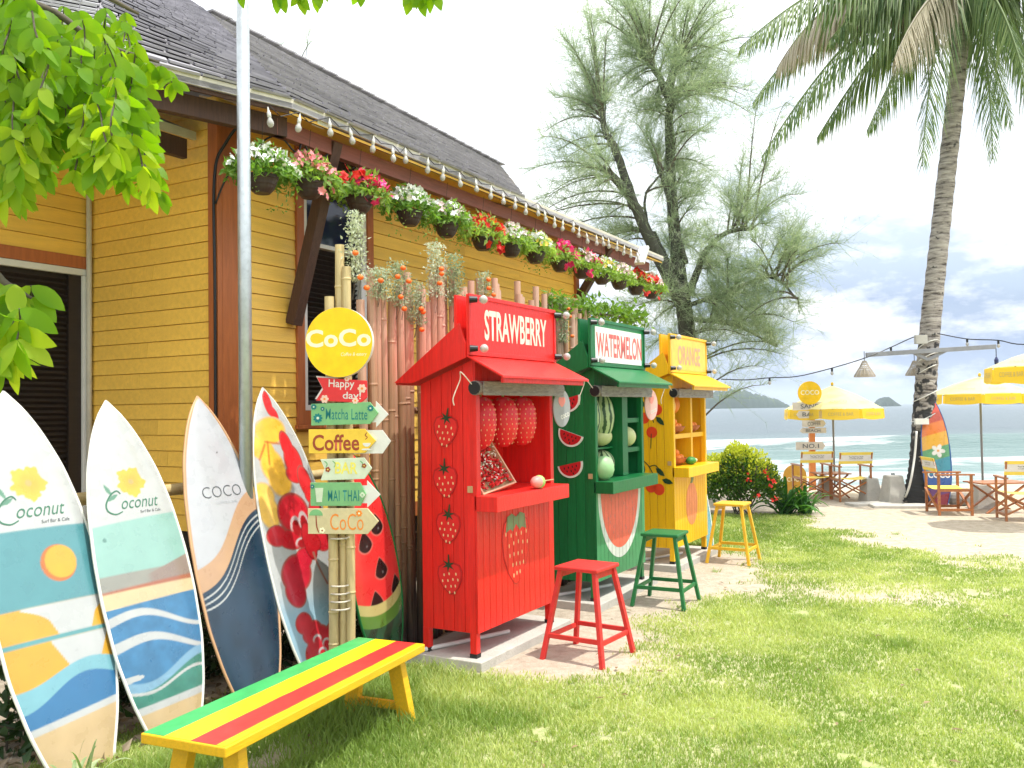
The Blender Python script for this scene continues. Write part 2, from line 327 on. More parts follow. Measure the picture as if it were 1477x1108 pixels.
# ------------------------------------------------------------ lettering (built-in font turned into flat mesh)
def lettering(body, parent, mat, x, z, w, h, y=-.001, offset=0.0, shear=0.0, name='lettering', rot=0, depth=.0006, spacing=1.0, Mx=None):
    """letters in the parent's x-z plane facing -y, centred on (x, z), fitted to w by h"""
    cu = bpy.data.curves.new('txt', 'FONT'); cu.body = body; cu.size = 1; cu.offset = offset; cu.shear = shear; cu.resolution_u = 3; cu.space_character = spacing
    o = bpy.data.objects.new('txt', cu); C.objects.link(o); bpy.context.view_layer.update()
    me = bpy.data.meshes.new_from_object(o.evaluated_get(bpy.context.evaluated_depsgraph_get())); bpy.data.objects.remove(o); bpy.data.curves.remove(cu)
    co = np.array([v.co[:] for v in me.vertices]); mn, mx = co.min(0), co.max(0); ce = (mn+mx)/2; s = (mx-mn)
    c_, s_ = math.cos(rot), math.sin(rot)
    for v, c in zip(me.vertices, co):
        a = (c[0]-ce[0])/s[0]*w; b = (c[1]-ce[1])/s[1]*h
        v.co = (x+a*c_-b*s_, y, z+a*s_+b*c_)
    me.materials.clear(); me.materials.append(mat); me.name = name
    ob = bpy.data.objects.new(name, me); C.objects.link(ob); ob.parent = parent
    if Mx is not None:
        me.transform(Mx)
    return ob
def stroke(parent, mat, pts, r, y=-.002, name='stroke', k=5):
    """a brush line in the x-z plane: flat ribbon, thick enough to stand proud"""
    P = smooth_path([(a, 0, b) for a, b in pts], k) if len(pts) > 2 else [Vector((a, 0, b)) for a, b in pts]
    mb = MB(); n = len(P)
    L1, L2 = [], []
    for i, p in enumerate(P):
        d = (P[min(i+1, n-1)]-P[max(i-1, 0)]).normalized(); q = Vector((-d.z, 0, d.x)); rr = r*(.55+.45*math.sin(PI*(i+.7)/(n+.4)))
        L1.append(p+q*rr); L2.append(p-q*rr)
    mb.add([(a.x, y, a.z) for a in L1]+[(a.x, y, a.z) for a in L2], [(i, i+1, n+i+1, n+i) for i in range(n-1)])
    return mb.build(name, mat, parent)

# ============================================================ GROUND, SEA, HILLS
LAWN = [(3.6, 14.0)]
def gheight(x, y):
    z = .018*(fbm(x*1.3, y*1.3, 3)-.5)
    return z - np.clip((y-17.0)*.078, 0, 3.2) - .25*np.clip((y-60)/200, 0, 1)
def grass_mask(x, y):
    u = x*DV.x+y*DV.y; w = x*NV.x+y*NV.y
    n = fbm(x*.9+3, y*.9, 4); n2 = fbm(x*3.1, y*3.1+9, 3)
    m = .84+.62*(n-.45)+.45*(n2-.5)
    # sand of the beach side, fuzzy edge
    s = np.minimum((x-4.35+(n-.5)*2.0)/1.0, (y-8.6+(n2-.5)*1.0+(n-.5)*4)/3.0)
    m = m - 1.5*sst(-.05, .9, s)
    m = m*(1-sst(14.05, 14.5, y+(n2-.5)*.5))
    # trodden soil around the kiosks and stools
    d = sst(-2.85, -2.0, w+(n-.5)*1.0+(n2-.5)*.5); inz = sst(4.75, 5.3, u)*(1-sst(9.9, 10.9, u))
    m = m*(1-(1-d)*inz*.95)
    # bare patches in the open lawn
    m = m - .62*np.exp(-(((x-1.9)/1.5)**2+((y-8.7)/.55)**2)) - .5*np.exp(-(((x-.8)/.5)**2+((y-6.0)/.3)**2)) - .45*np.exp(-(((x-3.2)/.9)**2+((y-8.0)/.3)**2))
    m = m - .75*np.exp(-(((u-3.1)/.5)**2+((w+3.25)/.18)**2))
    m = m*(1-sst(4.15, 4.5, -w)*sst(11.5, 11, u))
    return np.clip(m, 0, 1)
xs = np.concatenate([[-3000, -1000, -300, -100, -40, -20, -12], np.arange(-8, 12.01, .085), [14, 18, 25, 40, 80, 200, 600, 1500, 3000]])
ys = np.concatenate([[-300, -80, -20, -8, -3, 0], np.arange(1.2, 18, .085), np.arange(18.5, 40, 1.0), [45, 60, 100, 260]])
GX, GY = np.meshgrid(xs, ys); nx, ny = len(xs), len(ys)
GZ = gheight(GX, GY); GM = grass_mask(GX, GY)
far = (np.abs(GX) > 13); GM = np.where(far & (GY < 12), .7, GM)
V = np.stack([GX.ravel(), GY.ravel(), GZ.ravel()], 1)
ii, jj = np.meshgrid(np.arange(nx-1), np.arange(ny-1)); a = (jj*nx+ii).ravel()
Fc = np.stack([a, a+1, a+1+nx, a+nx], 1)
uG = V[:, 0]*DV.x+V[:, 1]*DV.y; wG = V[:, 0]*NV.x+V[:, 1]*NV.y
soil = np.clip((1-sst(-3.3, -2.3, wG))*1.0, 0, 1)*sst(1, 2, uG)*(1-sst(11, 12.5, uG))
col = np.stack([GM.ravel(), soil, sst(22, 29, V[:, 1]+(fbm(V[:, 0]*.3, V[:, 1]*.3)-.5)*4), np.ones(len(V))], 1)
m, N, L, b = nm('lawn and sand ground')
at = N.new('ShaderNodeAttribute'); at.attribute_name = 'mask'; sp = N.new('ShaderNodeSeparateColor'); L.new(at.outputs['Color'], sp.inputs[0])
tcx = N.new('ShaderNodeTexCoord')
def noi(s, d=8, r=.65):
    n = N.new('ShaderNodeTexNoise'); n.inputs['Scale'].default_value = s; n.inputs['Detail'].default_value = d; n.inputs['Roughness'].default_value = r; L.new(tcx.outputs['Object'], n.inputs['Vector']); return n
def ramp(src, p0, c0, p1, c1):
    r = N.new('ShaderNodeValToRGB'); r.color_ramp.elements[0].position = p0; r.color_ramp.elements[0].color = tuple(c0)+(1,); r.color_ramp.elements[1].position = p1; r.color_ramp.elements[1].color = tuple(c1)+(1,); L.new(src, r.inputs[0]); return r
def mixc(f, a_, b_):
    x = N.new('ShaderNodeMix'); x.data_type = 'RGBA'; L.new(f, x.inputs[0]); L.new(a_, x.inputs[6]); L.new(b_, x.inputs[7]); return x.outputs[2]
sand = ramp(noi(9).outputs[0], .32, (.36, .30, .22), .68, (.54, .47, .37))
soilc = ramp(noi(14).outputs[0], .3, (.30, .25, .19), .7, (.50, .44, .35))
grs = ramp(noi(22).outputs[0], .3, (.21, .29, .08), .7, (.46, .46, .22))
wet = ramp(noi(1.2).outputs[0], .3, (.34, .30, .24), .7, (.46, .41, .33))
c1 = mixc(sp.outputs[1], sand.outputs[0], soilc.outputs[0]); c1 = mixc(sp.outputs[2], c1, wet.outputs[0])
gf = N.new('ShaderNodeMath'); gf.operation = 'MULTIPLY_ADD'; nf = noi(30); L.new(nf.outputs[0], gf.inputs[0]); gf.inputs[1].default_value = 1.1; gf.inputs[2].default_value = -.55
ga = N.new('ShaderNodeMath'); ga.operation = 'ADD'; ga.use_clamp = True; L.new(gf.outputs[0], ga.inputs[0]); L.new(sp.outputs[0], ga.inputs[1])
gs = N.new('ShaderNodeMapRange'); gs.inputs[1].default_value = .2; gs.inputs[2].default_value = 1.0; L.new(ga.outputs[0], gs.inputs[0])
L.new(mixc(gs.outputs[0], c1, grs.outputs[0]), b.inputs['Base Color']); b.inputs['Roughness'].default_value = .95; b.inputs['Specular IOR Level'].default_value = .1
bp = N.new('ShaderNodeBump'); bp.inputs['Strength'].default_value = .7; bp.inputs['Distance'].default_value = .03; L.new(noi(18).outputs[0], bp.inputs['Height']); L.new(bp.outputs[0], b.inputs['Normal'])
g = npmesh('ground', V, Fc, m, attr={'mask': col}, smooth=True); tag(g, kind='structure')

# grass blades: one mass nobody could count
def make_grass():
    n = 700000
    r = NR.rand(n); y = 2.2+(15.0-2.2)*r**1.25; x = NR.uniform(-1, 1, n)*(.62*y+.6)
    k = grass_mask(x, y); w = x*NV.x+y*NV.y; u = x*DV.x+y*DV.y
    keep = (NR.rand(n) < np.clip((k-.18)*1.5, 0, 1)) & (w > -4.6) & (fbm(x*7, y*7+3, 2) > .2)
    onslab = (w < -3.10) & (((u > 4.9) & (u < 6.4)) | ((u > 6.8) & (u < 8.4)) | ((u > 8.8) & (u < 10.4)))
    keep &= ~onslab; x = x[keep]; y = y[keep]; k = k[keep]; n = len(x)
    lush = fbm(x*1.7+40, y*1.7, 3); w = x*NV.x+y*NV.y; u = x*DV.x+y*DV.y
    tall = np.exp(-((w+3.35)/.35)**2)*(u < 4.9)+ .8*np.exp(-(((x+.75)/.9)**2+((y-5.0)/.35)**2)) + .7*np.exp(-(((x+1.2)/.7)**2+((y-4.0)/.5)**2))
    h = (.011+.015*NR.rand(n)+.014*sst(.5, .7, lush)*NR.rand(n)+.085*tall*NR.rand(n))*(1+.03*y)
    wd = (.0016+.0014*NR.rand(n))*(1+.16*y)*.8; th = NR.uniform(0, 2*PI, n); ln = h*NR.uniform(.2, 1.0, n); ph = NR.uniform(0, 2*PI, n)
    z = gheight(x, y); dx, dy = np.cos(th)*wd, np.sin(th)*wd; lx, ly = np.cos(ph)*ln, np.sin(ph)*ln
    P = np.empty((n, 5, 3)); 
    P[:, 0] = np.stack([x-dx, y-dy, z-.004], 1); P[:, 1] = np.stack([x+dx, y+dy, z-.004], 1)
    P[:, 2] = np.stack([x+dx*.8+lx*.35, y+dy*.8+ly*.35, z+h*.6], 1); P[:, 3] = np.stack([x-dx*.8+lx*.35, y-dy*.8+ly*.35, z+h*.6], 1)
    P[:, 4] = np.stack([x+lx, y+ly, z+h], 1)
    b0 = np.arange(n)*5
    T = np.concatenate([np.stack([b0, b0+1, b0+2], 1), np.stack([b0, b0+2, b0+3], 1), np.stack([b0+3, b0+2, b0+4], 1)])
    tone = np.clip(.48+.5*(fbm(x*.8+5, y*.8, 3)-.5)+.6*(fbm(x*2.2, y*2.2, 3)-.5)*2+NR.normal(0, .17, n)-.35*tall, 0, 1)
    c = np.repeat(tone, 5); c4 = np.stack([c, c, c, np.ones_like(c)], 1)
    o = npmesh('lawn_grass', P.reshape(-1, 3), T, M['grass'], attr={'tone': c4})
    tag(o, 'short bright green lawn grass with thin sandy patches', 'grass', kind='stuff'); return o
make_grass()
def lawn_bits():
    rg = np.random.RandomState(5); V, F_, T = [], [], []
    for k in range(46):       # weed tufts
        y = 3+9*rg.rand(); x = rg.uniform(-.3, .55)*y
        if x*NV.x+y*NV.y < -2.9: continue
        for j in range(34):
            a = rg.rand()*6.28; r_ = .05*rg.rand()**.5; bx, by = x+math.cos(a)*r_, y+math.sin(a)*r_; l = rg.uniform(.03, .085); lx, ly = math.cos(a)*l*.7, math.sin(a)*l*.7; w = .0035; z = float(gheight(np.array([bx]), np.array([by]))[0]); b0 = len(V)
            V += [(bx-w*math.sin(a), by+w*math.cos(a), z), (bx+w*math.sin(a), by-w*math.cos(a), z), (bx+lx, by+ly, z+l*.7)]; F_.append((b0, b0+1, b0+2)); T += [rg.uniform(0, .25)]*3
    T = np.array(T); o = npmesh('lawn_weeds', np.array(V), np.array(F_), M['grass'], attr={'tone': np.stack([T,T,T,T*0+1],1)}); tag(o, 'darker coarse weed tufts dotted through the lawn', 'weeds', kind='stuff')
    V, F_ = [], []
    for k in range(150):
        y = 3+9*rg.rand(); x = rg.uniform(-.25, .58)*y; a = rg.rand()*6.28; l = rg.uniform(.012, .04); z = float(gheight(np.array([x]), np.array([y]))[0])+.018; c, s = math.cos(a), math.sin(a); b0 = len(V)
        V += [(x-c*l, y-s*l, z), (x-s*l*.4, y+c*l*.4, z+.008), (x+c*l, y+s*l, z+.004), (x+s*l*.4, y-c*l*.4, z+.006)]; F_.append((b0, b0+1, b0+2, b0+3))
    o = npmesh('fallen_leaves', np.array(V), np.array(F_), leafmat('brown fallen leaf', (.12,.07,.03), (.40,.30,.16), .1, 4)); tag(o, 'small brown fallen leaves scattered over the lawn', 'fallen leaves', kind='stuff')
lawn_bits()

# sea: rolling near the shore, with foam where it breaks
def make_sea():
    xs = np.concatenate([[-4100, -1500, -500, -200], np.arange(-60, 110, .9), [140, 220, 500, 1500, 4100]])
    ys = np.concatenate([np.arange(24, 34, .22), np.arange(34, 80, .4), np.arange(80, 130, 2), [150, 200, 300, 500, 900, 2000, 4100]])
    X, Y = np.meshgrid(xs, ys); nx = len(xs); ny = len(ys)
    jag = (fbm(X*.06, Y*0+3, 3)-.5)
    z = np.full_like(X, -1.0); fo = np.zeros_like(X)
    for y0, amp, wd, fstr in ((29.0, .12, 1.2, 1.0), (33.0, .2, 1.4, .9), (38.0, .3, 1.3, .7), (45, .35, 1.3, .35), (53.0, .95, 2.0, 1.0), (66, .35, 3, .25), (90, .2, 4, 0)):
        yc = y0+jag*7+2*np.sin(X*.07+y0)
        prof = np.exp(-((Y-yc)/wd)**2); side = .55+.9*(fbm(X*.045+y0, Y*0+y0, 3)-.2)
        z += amp*prof*side
        f = np.exp(-np.clip((Y-yc-.2)/wd, 0, 9)**2)*sst(-7.5, -.5, (Y-yc)) if y0 < 47 else np.exp(-((Y-yc+.4)/(wd*1.1))**2)*sst(.45, .6, fbm(X*.06+8, Y*0+y0, 3))
        fo = np.maximum(fo, fstr*f)
    br_ = np.exp(-((Y-(52.5+jag*7))/3.6)**2)*np.maximum(1-sst(20, 27, X), .45*sst(.52,.62,fbm(X*.15, Y*0+4, 3)))
    fo = np.where(np.abs(Y-53) < 7, br_, fo); fo = fo*(.55+.8*fbm(X*.35, Y*.8, 4)); fo = np.maximum(fo, br_*.9)
    fo = np.maximum(fo*.85, .62*(1-sst(29.5, 33, Y)))
    z += .03*(fbm(X*.5, Y*.5, 3)-.5)*(Y < 130)
    V = np.stack([X.ravel(), Y.ravel(), z.ravel()], 1); i, j = np.meshgrid(np.arange(nx-1), np.arange(ny-1)); a = (j*nx+i).ravel()
    sh = np.clip(1-(Y-30)/60, 0, 1)
    c = np.stack([np.clip(fo, 0, 1).ravel(), sh.ravel(), 0*X.ravel(), np.ones(X.size)], 1)
    m, N, L, b = nm('sea water'); at = N.new('ShaderNodeAttribute'); at.attribute_name = 'foam'; sp = N.new('ShaderNodeSeparateColor'); L.new(at.outputs['Color'], sp.inputs[0])
    tcx = N.new('ShaderNodeTexCoord'); mp = N.new('ShaderNodeMapping'); mp.inputs['Scale'].default_value = (.35, 1.6, 1); L.new(tcx.outputs['Object'], mp.inputs[0])
    n1 = N.new('ShaderNodeTexNoise'); n1.inputs['Scale'].default_value = 1.2; n1.inputs['Detail'].default_value = 9; n1.inputs['Roughness'].default_value = .65; L.new(mp.outputs[0], n1.inputs['Vector'])
    w1 = N.new('ShaderNodeMix'); w1.data_type = 'RGBA'; L.new(sp.outputs[1], w1.inputs[0]); w1.inputs[6].default_value = (.085, .12, .135, 1); w1.inputs[7].default_value = (.17, .27, .25, 1)
    fa = N.new('ShaderNodeMath'); fa.operation = 'ADD'; L.new(sp.outputs[0], fa.inputs[0]); L.new(n1.outputs[0], fa.inputs[1])
    fr = N.new('ShaderNodeMapRange'); fr.inputs[1].default_value = .98; fr.inputs[2].default_value = 1.25; L.new(fa.outputs[0], fr.inputs[0])
    mx = N.new('ShaderNodeMix'); mx.data_type = 'RGBA'; L.new(fr.outputs[0], mx.inputs[0]); L.new(w1.outputs[2], mx.inputs[6]); mx.inputs[7].default_value = (.62, .65, .64, 1); b.inputs['Specular IOR Level'].default_value = .28; L.new(mx.outputs[2], b.inputs['Base Color'])
    rr = N.new('ShaderNodeMapRange'); rr.inputs[3].default_value = .32; rr.inputs[4].default_value = .9; L.new(fr.outputs[0], rr.inputs[0]); L.new(rr.outputs[0], b.inputs['Roughness'])
    bp = N.new('ShaderNodeBump'); bp.inputs['Strength'].default_value = 1; bp.inputs['Distance'].default_value = .5; L.new(n1.outputs[0], bp.inputs['Height']); L.new(bp.outputs[0], b.inputs['Normal'])
    o = npmesh('sea', V, np.stack([a, a+1, a+1+nx, a+nx], 1), m, attr={'foam': c}, smooth=True); tag(o, kind='structure')
make_sea()

def island(name, pxs, Y, label, seed):
    """ridge given as photo points of its skyline, built as a rounded hill at its distance"""
    m = flat('forest hill', (.030, .055, .035), .95)
    rng = np.random.RandomState(seed); n = 90; px = np.linspace(pxs[0][0], pxs[-1][0], n); py = np.interp(px, [p[0] for p in pxs], [p[1] for p in pxs]); rows = 9; V = []
    for i in range(n):
        p = OY(px[i], py[i], Y); top = max(p.z+1.0, 0)+rng.uniform(-.2, .6)
        for j in range(rows):
            t = j/(rows-1)*PI; V.append((p.x, Y-math.cos(t)*Y*.05*(top/60+.2), -1.3+top*math.sin(t)*(1+.05*rng.randn())))
    V = np.array(V); a = np.array([i*rows+j for i in range(n-1) for j in range(rows-1)])
    o = npmesh(name, V, np.stack([a, a+1, a+1+rows, a+rows], 1), m, smooth=False); tag(o, kind='structure')
# air over the sea: one closed box of even, pale haze round everything
hz = MB(); hz.box(-4200, 4200, -400, 4200, -6, 62)
hm = bpy.data.materials.new('sea haze'); hm.use_nodes = True; hn = hm.node_tree; 
for n in list(hn.nodes): hn.nodes.remove(n)
ho = hn.nodes.new('ShaderNodeOutputMaterial'); hv = hn.nodes.new('ShaderNodeVolumePrincipled'); hv.inputs['Color'].default_value = (.80, .90, 1, 1); hv.inputs['Density'].default_value = .00034; hn.links.new(hv.outputs[0], ho.inputs['Volume'])
tag(hz.build('haze', hm), kind='stuff')
island('far_hill', [(930, 580), (985, 570), (1030, 566), (1058, 562), (1075, 564), (1100, 571), (1118, 575), (1135, 584)], 900, '', 1)
island('hill_island', [(1262, 583), (1270, 575), (1279, 572.5), (1285, 577), (1294, 583)], 850, '', 2)
island('hill_island', [(1425, 581), (1433, 577), (1450, 575), (1470, 578), (1500, 577), (1540, 580)], 950, '', 3)

# ============================================================ HOUSE
ZE = 4.0; WE = OZ(422, 143, ZE).dot(NV); WW = -5.14; WB = WE-.17
UC = OW(316, 600, WW)[0]                                   # near corner of the long wall
UEND = OW(829, 400, WW)[0]; WR = OU(131, 420, UC)[1]       # far end of the wall, recessed wall
house = hempty('beach_house', UC, WW, label='yellow timber house with grey shingle roof behind the fruit kiosks', cat='house')
def HL(u, w, z=0): return Vector((u-UC, WW-w, z))          # house-local
RH = .1215                                                 # siding row
def siding(wallname, xa, xb, face, z0, z1, holes=()):
    """rows of lap boards; face(x, d, z) maps run/proud/height to house-local"""
    mb = MB()
    rects = [(xa, xb, z0, z1)]
    for hx0, hx1, hz0, hz1 in holes: rects = [(xa, hx0, z0, z1), (hx1, xb, z0, z1), (hx0, hx1, z0, hz0)] + ([(hx0, hx1, hz1, z1)] if hz1 < z1 else [])
    for ra_, rb_, rc_, rd_ in rects:
        P = [face(ra_, -.02, rc_), face(rb_, -.02, rc_), face(rb_, -.06, rc_), face(ra_, -.06, rc_)]; Q = [p+Vector((0,0,rd_-rc_)) for p in P]; mb.hexa(P, Q)
    wall = mb.build(wallname, M['siding'], house)
    cache = {}; z = z0
    while z < z1-.01:
        zt = min(z+RH-.005, z1); segs = [(xa, xb)]
        for hx0, hx1, hz0, hz1 in holes:
            if zt > hz0+.01 and z < hz1-.01:
                segs = [s for a, b in segs for s in ((a, hx0), (hx1, b)) if s[1]-s[0] > .02]
        for a, b in segs:
            cuts = [a, b]
            if b-a > 2.2 or (b-a > 1.2 and R.random() < .45): cuts = [a, a+(b-a)*R.uniform(.35, .65), b]
            for p0, p1 in zip(cuts[:-1], cuts[1:]):
                key = (round(p0, 3), round(p1, 3), round(zt-z, 3))
                if key not in cache:
                    q = MB(); f = lambda x, d, zz: face(x, d, zz)-face(p0, 0, 0)
                    B = [f(p0+.001, .016, 0), f(p1-.001, .016, 0), f(p1-.001, -.02, 0), f(p0+.001, -.02, 0)]
                    T = [f(p0+.001, .007, zt-z), f(p1-.001, .007, zt-z), f(p1-.001, -.02, zt-z), f(p0+.001, -.02, zt-z)]
                    q.hexa(B, T); cache[key] = q.mesh('siding_board', M['siding'])
                inst('siding_board', cache[key], wall, face(p0, 0, z))
        z += RH
    return wall
# photo measured window
wx0, wx1 = OW(426, 600, WW)[0]-UC, OW(537, 560, WW)[0]-UC
wz0, wz1 = OW(427, 613, WW)[2], 3.98
zs0 = .86
fl = lambda x, d, z: Vector((x, -d, z))                    # long wall, proud toward -y
siding('long_wall', 0, UEND-UC, fl, zs0, 4.12, [(wx0, wx1, wz0, wz1)])
fl2 = lambda x, d, z: Vector((-d, x, z))                   # end wall facing the camera side, runs to the back
dl = WW-WR
siding('short_wall', 0.0, dl, fl2, zs0, 4.15)
fl3 = lambda x, d, z: Vector((-x, dl-d, z))                # recessed wall, runs to the left
dtop = OW(123, 400, WR)[2]; dtz = OW(60, 362, WR)[2]
ux = UC-OW(122, 500, WR)[0]
siding('recessed_wall', 0.0, 6.5, fl3, dtz, 4.2)
mb = MB(); mb.box(.1, UEND-UC-.1, .2, 4, .9, 3.9); mb.box(-6.5, .1, dl+.1, 4.5, .9, 4.0); mb.build('inner_wall', M['dark'], house)
mb = MB(); mb.box(-6.5, UEND-UC, dl+.3, 6, 0, .92); mb.box(.02, UEND-UC, .35, 6, 0, .9); mb.build('foundation', M['crawl_shade'], house)  # near-black colour paints in the shade of the crawlspace under the floor
# corner posts
mb = MB(); mb.box(.0, .15, -.045, .04, .25, 4.05); mb.box(-.045, -.001, -.045, .06, .25, 4.05); mb.build('corner_post', M['brown'], house, bevel=.004)
mb = MB(); x = UEND-UC; mb.box(x-.06, x+.06, -.04, .04, .4, 4.0); mb.build('corner_post', M['brown'], house, bevel=.004)
for x in (1.6, 3.2, 4.8): 
    mb = MB(); mb.box(x, x+.14, .05, .19, 0, .9); mb.build('stilt', M['concrete'], house)
mb = MB(); mb.box(-.03, UEND-UC, -.02, .05, zs0-.14, zs0-.003); mb.build('floor_beam', M['brown'], house)
mb = MB(); mb.tube([(-.05, dl-.05, .9), (-.05, dl-.05, 4.4)], .022, 8); mb.build('drain_pipe', M['cream'], house, smooth=True)
# cables on the corner
mb = MB()
mb.tube(smooth_path([(-.06, -.03, .7), (-.065, -.035, 2.6), (-.06, -.03, 3.5), (-.03, -.12, 3.75), (.02, -.3, 3.95)]), .012, 6); mb.build('cable', M['black'], house, smooth=True)
mb = MB(); mb.tube(smooth_path([(-.06, -.04, 3.3), (.0, -.15, 3.55), (.15, -.42, 3.8), (.3, -.5, 3.70), (.38, -.5, 3.80), (.5, -.5, 3.66), (.7, -.5, 3.82)]), .008, 6); mb.build('cable', M['black'], house, smooth=True)
# window on the long wall: brown casing, white frame, navy upper pane, louvred shutter below
def ww(px, py): p = OW(px, py, WW); return p[0]-UC, p[2]
mb = MB(); cw = .085
mb.box(wx0, wx0+cw, -.035, .02, wz0, wz1); mb.box(wx1-cw, wx1, -.035, .02, wz0, wz1); mb.box(wx0+cw, wx1-cw, -.033, .02, wz0, wz0+cw+.03); mb.box(wx0-.02, wx1+.02, -.05, .02, wz0-.035, wz0-.002)
win = mb.build('window', M['brown'], house, bevel=.003)
ix0, ix1, iz0 = wx0+cw+.003, wx1-cw-.003, wz0+cw+.033
mb = MB(); fw = .045
mb.box(ix0, ix0+fw, -.02, .06, iz0, wz1); mb.box(ix1-fw*1.7, ix1, -.02, .06, iz0, wz1); mb.box(ix0+fw, ix1-fw*1.7, -.018, .06, iz0, iz0+fw)
mz = ww(470, 357)[1]; mb.box(ix0+fw, ix1-fw*1.7, -.016, .05, mz-.018, mz+.018); mb.build('frame', M['white'], win, bevel=.003)
mb = MB(); mb.box(ix0+fw, ix1-fw*1.7, .03, .04, mz+.018, wz1); mb.build('pane', M['navy'], win)
mb = MB(); mb.box(ix0+fw, ix1-fw*1.7, .075, .085, iz0+fw, mz-.018); mb.build('shutter_back', M['louvre'], win)
q = MB(); sw = ix1-fw*1.7-ix0-fw; q.M = Matrix.Rotation(math.radians(-38), 4, 'X'); q.box(0, sw, -.022, .022, -.003, .003); sl = q.mesh('slat', M['louvre'])
z = iz0+fw+.02
while z < mz-.03: inst('slat', sl, win, (ix0+fw, .045, z)); z += .042
# recessed wall: brown head, white frame, dark louvred door
dz = dtop; mb = MB(); mb.box(-6.4, -ux, dl-.03, dl+.03, dtz-.10, dtz); mb.build('door_head', M['brown'], house, bevel=.003)
mb = MB(); mb.box(-6.4, -ux, dl-.025, dl+.02, dtz-.155, dtz-.103); mb.box(-ux-.03, -ux, dl-.03, dl+.02, .9, dtz-.158); mb.build('door_frame', M['white'], house, bevel=.003)
mb = MB(); mb.box(-2.2, -ux-.03, dl+.04, dl+.06, .75, dtz-.158); mb.box(-ux-.14, -ux-.03, dl+.0, dl+.04, .75, dtz-.158); door = mb.build('door', M['louvre'], house)
q = MB(M=Matrix.Rotation(math.radians(-38), 4, 'X')); q.box(0, 1.7, -.02, .02, -.003, .003); sl2 = q.mesh('slat', M['louvre']); z = .82
while z < dtz-.2: inst('slat', sl2, door, (-ux-.145-1.7, dl+.025, z)); z += .045
# little canopy roof over the recess
pc = OU(265, 185, UC-.15); cz = pc[2]; pl = HL(UC, pc[1])
y0c = pl.y
mb = MB(); mb.hexa([(-3.5, y0c-.0, cz-.03), (-.05, y0c, cz-.03), (-.05, y0c+1.2, cz+.5), (-3.5, y0c+1.2, cz+.5)], [(-3.5, y0c, cz+.0), (-.05, y0c, cz+.0), (-.05, y0c+1.2, cz+.55), (-3.5, y0c+1.2, cz+.55)]); mb.build('porch_roof', M['shingle'], house)
mb = MB(); mb.box(-3.5, -.06, y0c-.03, y0c-.003, cz-.07, cz-.01); mb.build('porch_fascia', M['cream'], house)
mb = MB(); mb.box(-3.5, -.12, y0c+.0, y0c+.05, cz-.22, cz-.075); mb.build('porch_beam', M['dark'], house)

# roof facets
HM = Matrix.Translation(HW(UC, WW)) @ Matrix.Rotation(RZ, 4, 'Z')
def wl_(px, py, w): return HL(*OW(px, py, w))
E0 = HL(*_uw(OZ(422, 143, ZE))); E1 = HL(*_uw(OZ(118, 66, ZE))); EM = HL(*_uw(OZ(757, 285, ZE))); EE = HL(*_uw(OZ(957, 370, ZE)))
WRG = -8.4
K = wl_(300, 19, WRG); RE = wl_(722, 240, WRG); 
Kz = (wl_(364, 52, WRG)-RE); K = RE + Kz.normalized()*((K-RE).length)
_d = HM.to_3x3().inverted() @ ray(175, -70); _o = HM.inverted() @ Vector((0, 0, CAM_H)); _n = (E0-E1).cross(K-E1); TL = _o+_d*((E1-_o).dot(_n)/_d.dot(_n)); print('left facet', _n.normalized(), (EM-E0).cross(K-E0).normalized(), TL)
FL_ = E1+Vector((-2.4, 1.8, 0.0))
mb = MB(); th = Vector((0, 0, .07)); dn = Vector((0, 0, .03))
def slab(mb, A, B, Cc, D): mb.hexa([p-th for p in (A, B, Cc, D)], [p-dn for p in (A, B, Cc, D)])
slab(mb, E0, EM, RE, K); slab(mb, E1, E0, K, TL); slab(mb, FL_, E1, TL, TL+Vector((-3, .6, .3)))
BK = Vector((0, 4.2, -2.4)); slab(mb, RE, K, K+BK+Vector((-2, 0, 0)), RE+BK+Vector((3, 0, 0)))
EB = EE+Vector((0, 1.6, .42)); slab(mb, EM, EE, EB, EM+Vector((0, 1.6, .42))); slab(mb, EM+Vector((0, .1, .02)), EM+Vector((2.5, 4.5, 0)), RE+Vector((.0, .05, 0)), RE)
roof = mb.build('roof', M['shingle'], house)
stones = []
def facet(A, B, Cc, D, mat, expo=.235, wid=.30):
    """courses of shingles from the eave edge A-B up to D-C"""
    nrow = int(((D-A).length+(Cc-B).length)/2/expo)
    nrm = (B-A).cross(D-A).normalized()
    if nrm.z < 0: nrm = -nrm
    for r in range(nrow+1):
        t0, t1 = r/nrow, min(1.0, (r+1.12)/nrow)
        if t0 >= 1: break
        a0, b0 = A.lerp(D, t0), B.lerp(Cc, t0); a1, b1 = A.lerp(D, t1), B.lerp(Cc, t1)
        ln = (b0-a0).length; n = max(1, int(ln/wid)); off = (r % 2)*.5
        cuts = sorted(set([0]+[min(1, max(0, (i+off+R.uniform(-.12, .12))/n)) for i in range(n+1)]+[1]))
        for c0, c1 in zip(cuts[:-1], cuts[1:]):
            if c1-c0 < .15/n: continue
            g = .016/ln; lift = R.uniform(.014, .024); sh = R.uniform(-.012, .012)
            up = (a1-a0).normalized()
            p = [a0.lerp(b0, c0+g)-up*(.02+sh), a0.lerp(b0, c1)-up*(.02+sh+R.uniform(-.008, .008)), a1.lerp(b1, c1), a1.lerp(b1, c0+g)]
            lo = [p[0]+nrm*(lift-.018), p[1]+nrm*(lift-.018), p[2]-nrm*.03, p[3]-nrm*.03]; hi = [p[0]+nrm*lift, p[1]+nrm*lift*R.uniform(.7, 1.1), p[2]-nrm*.012, p[3]-nrm*.012]
            stones.append((lo, hi, mat))
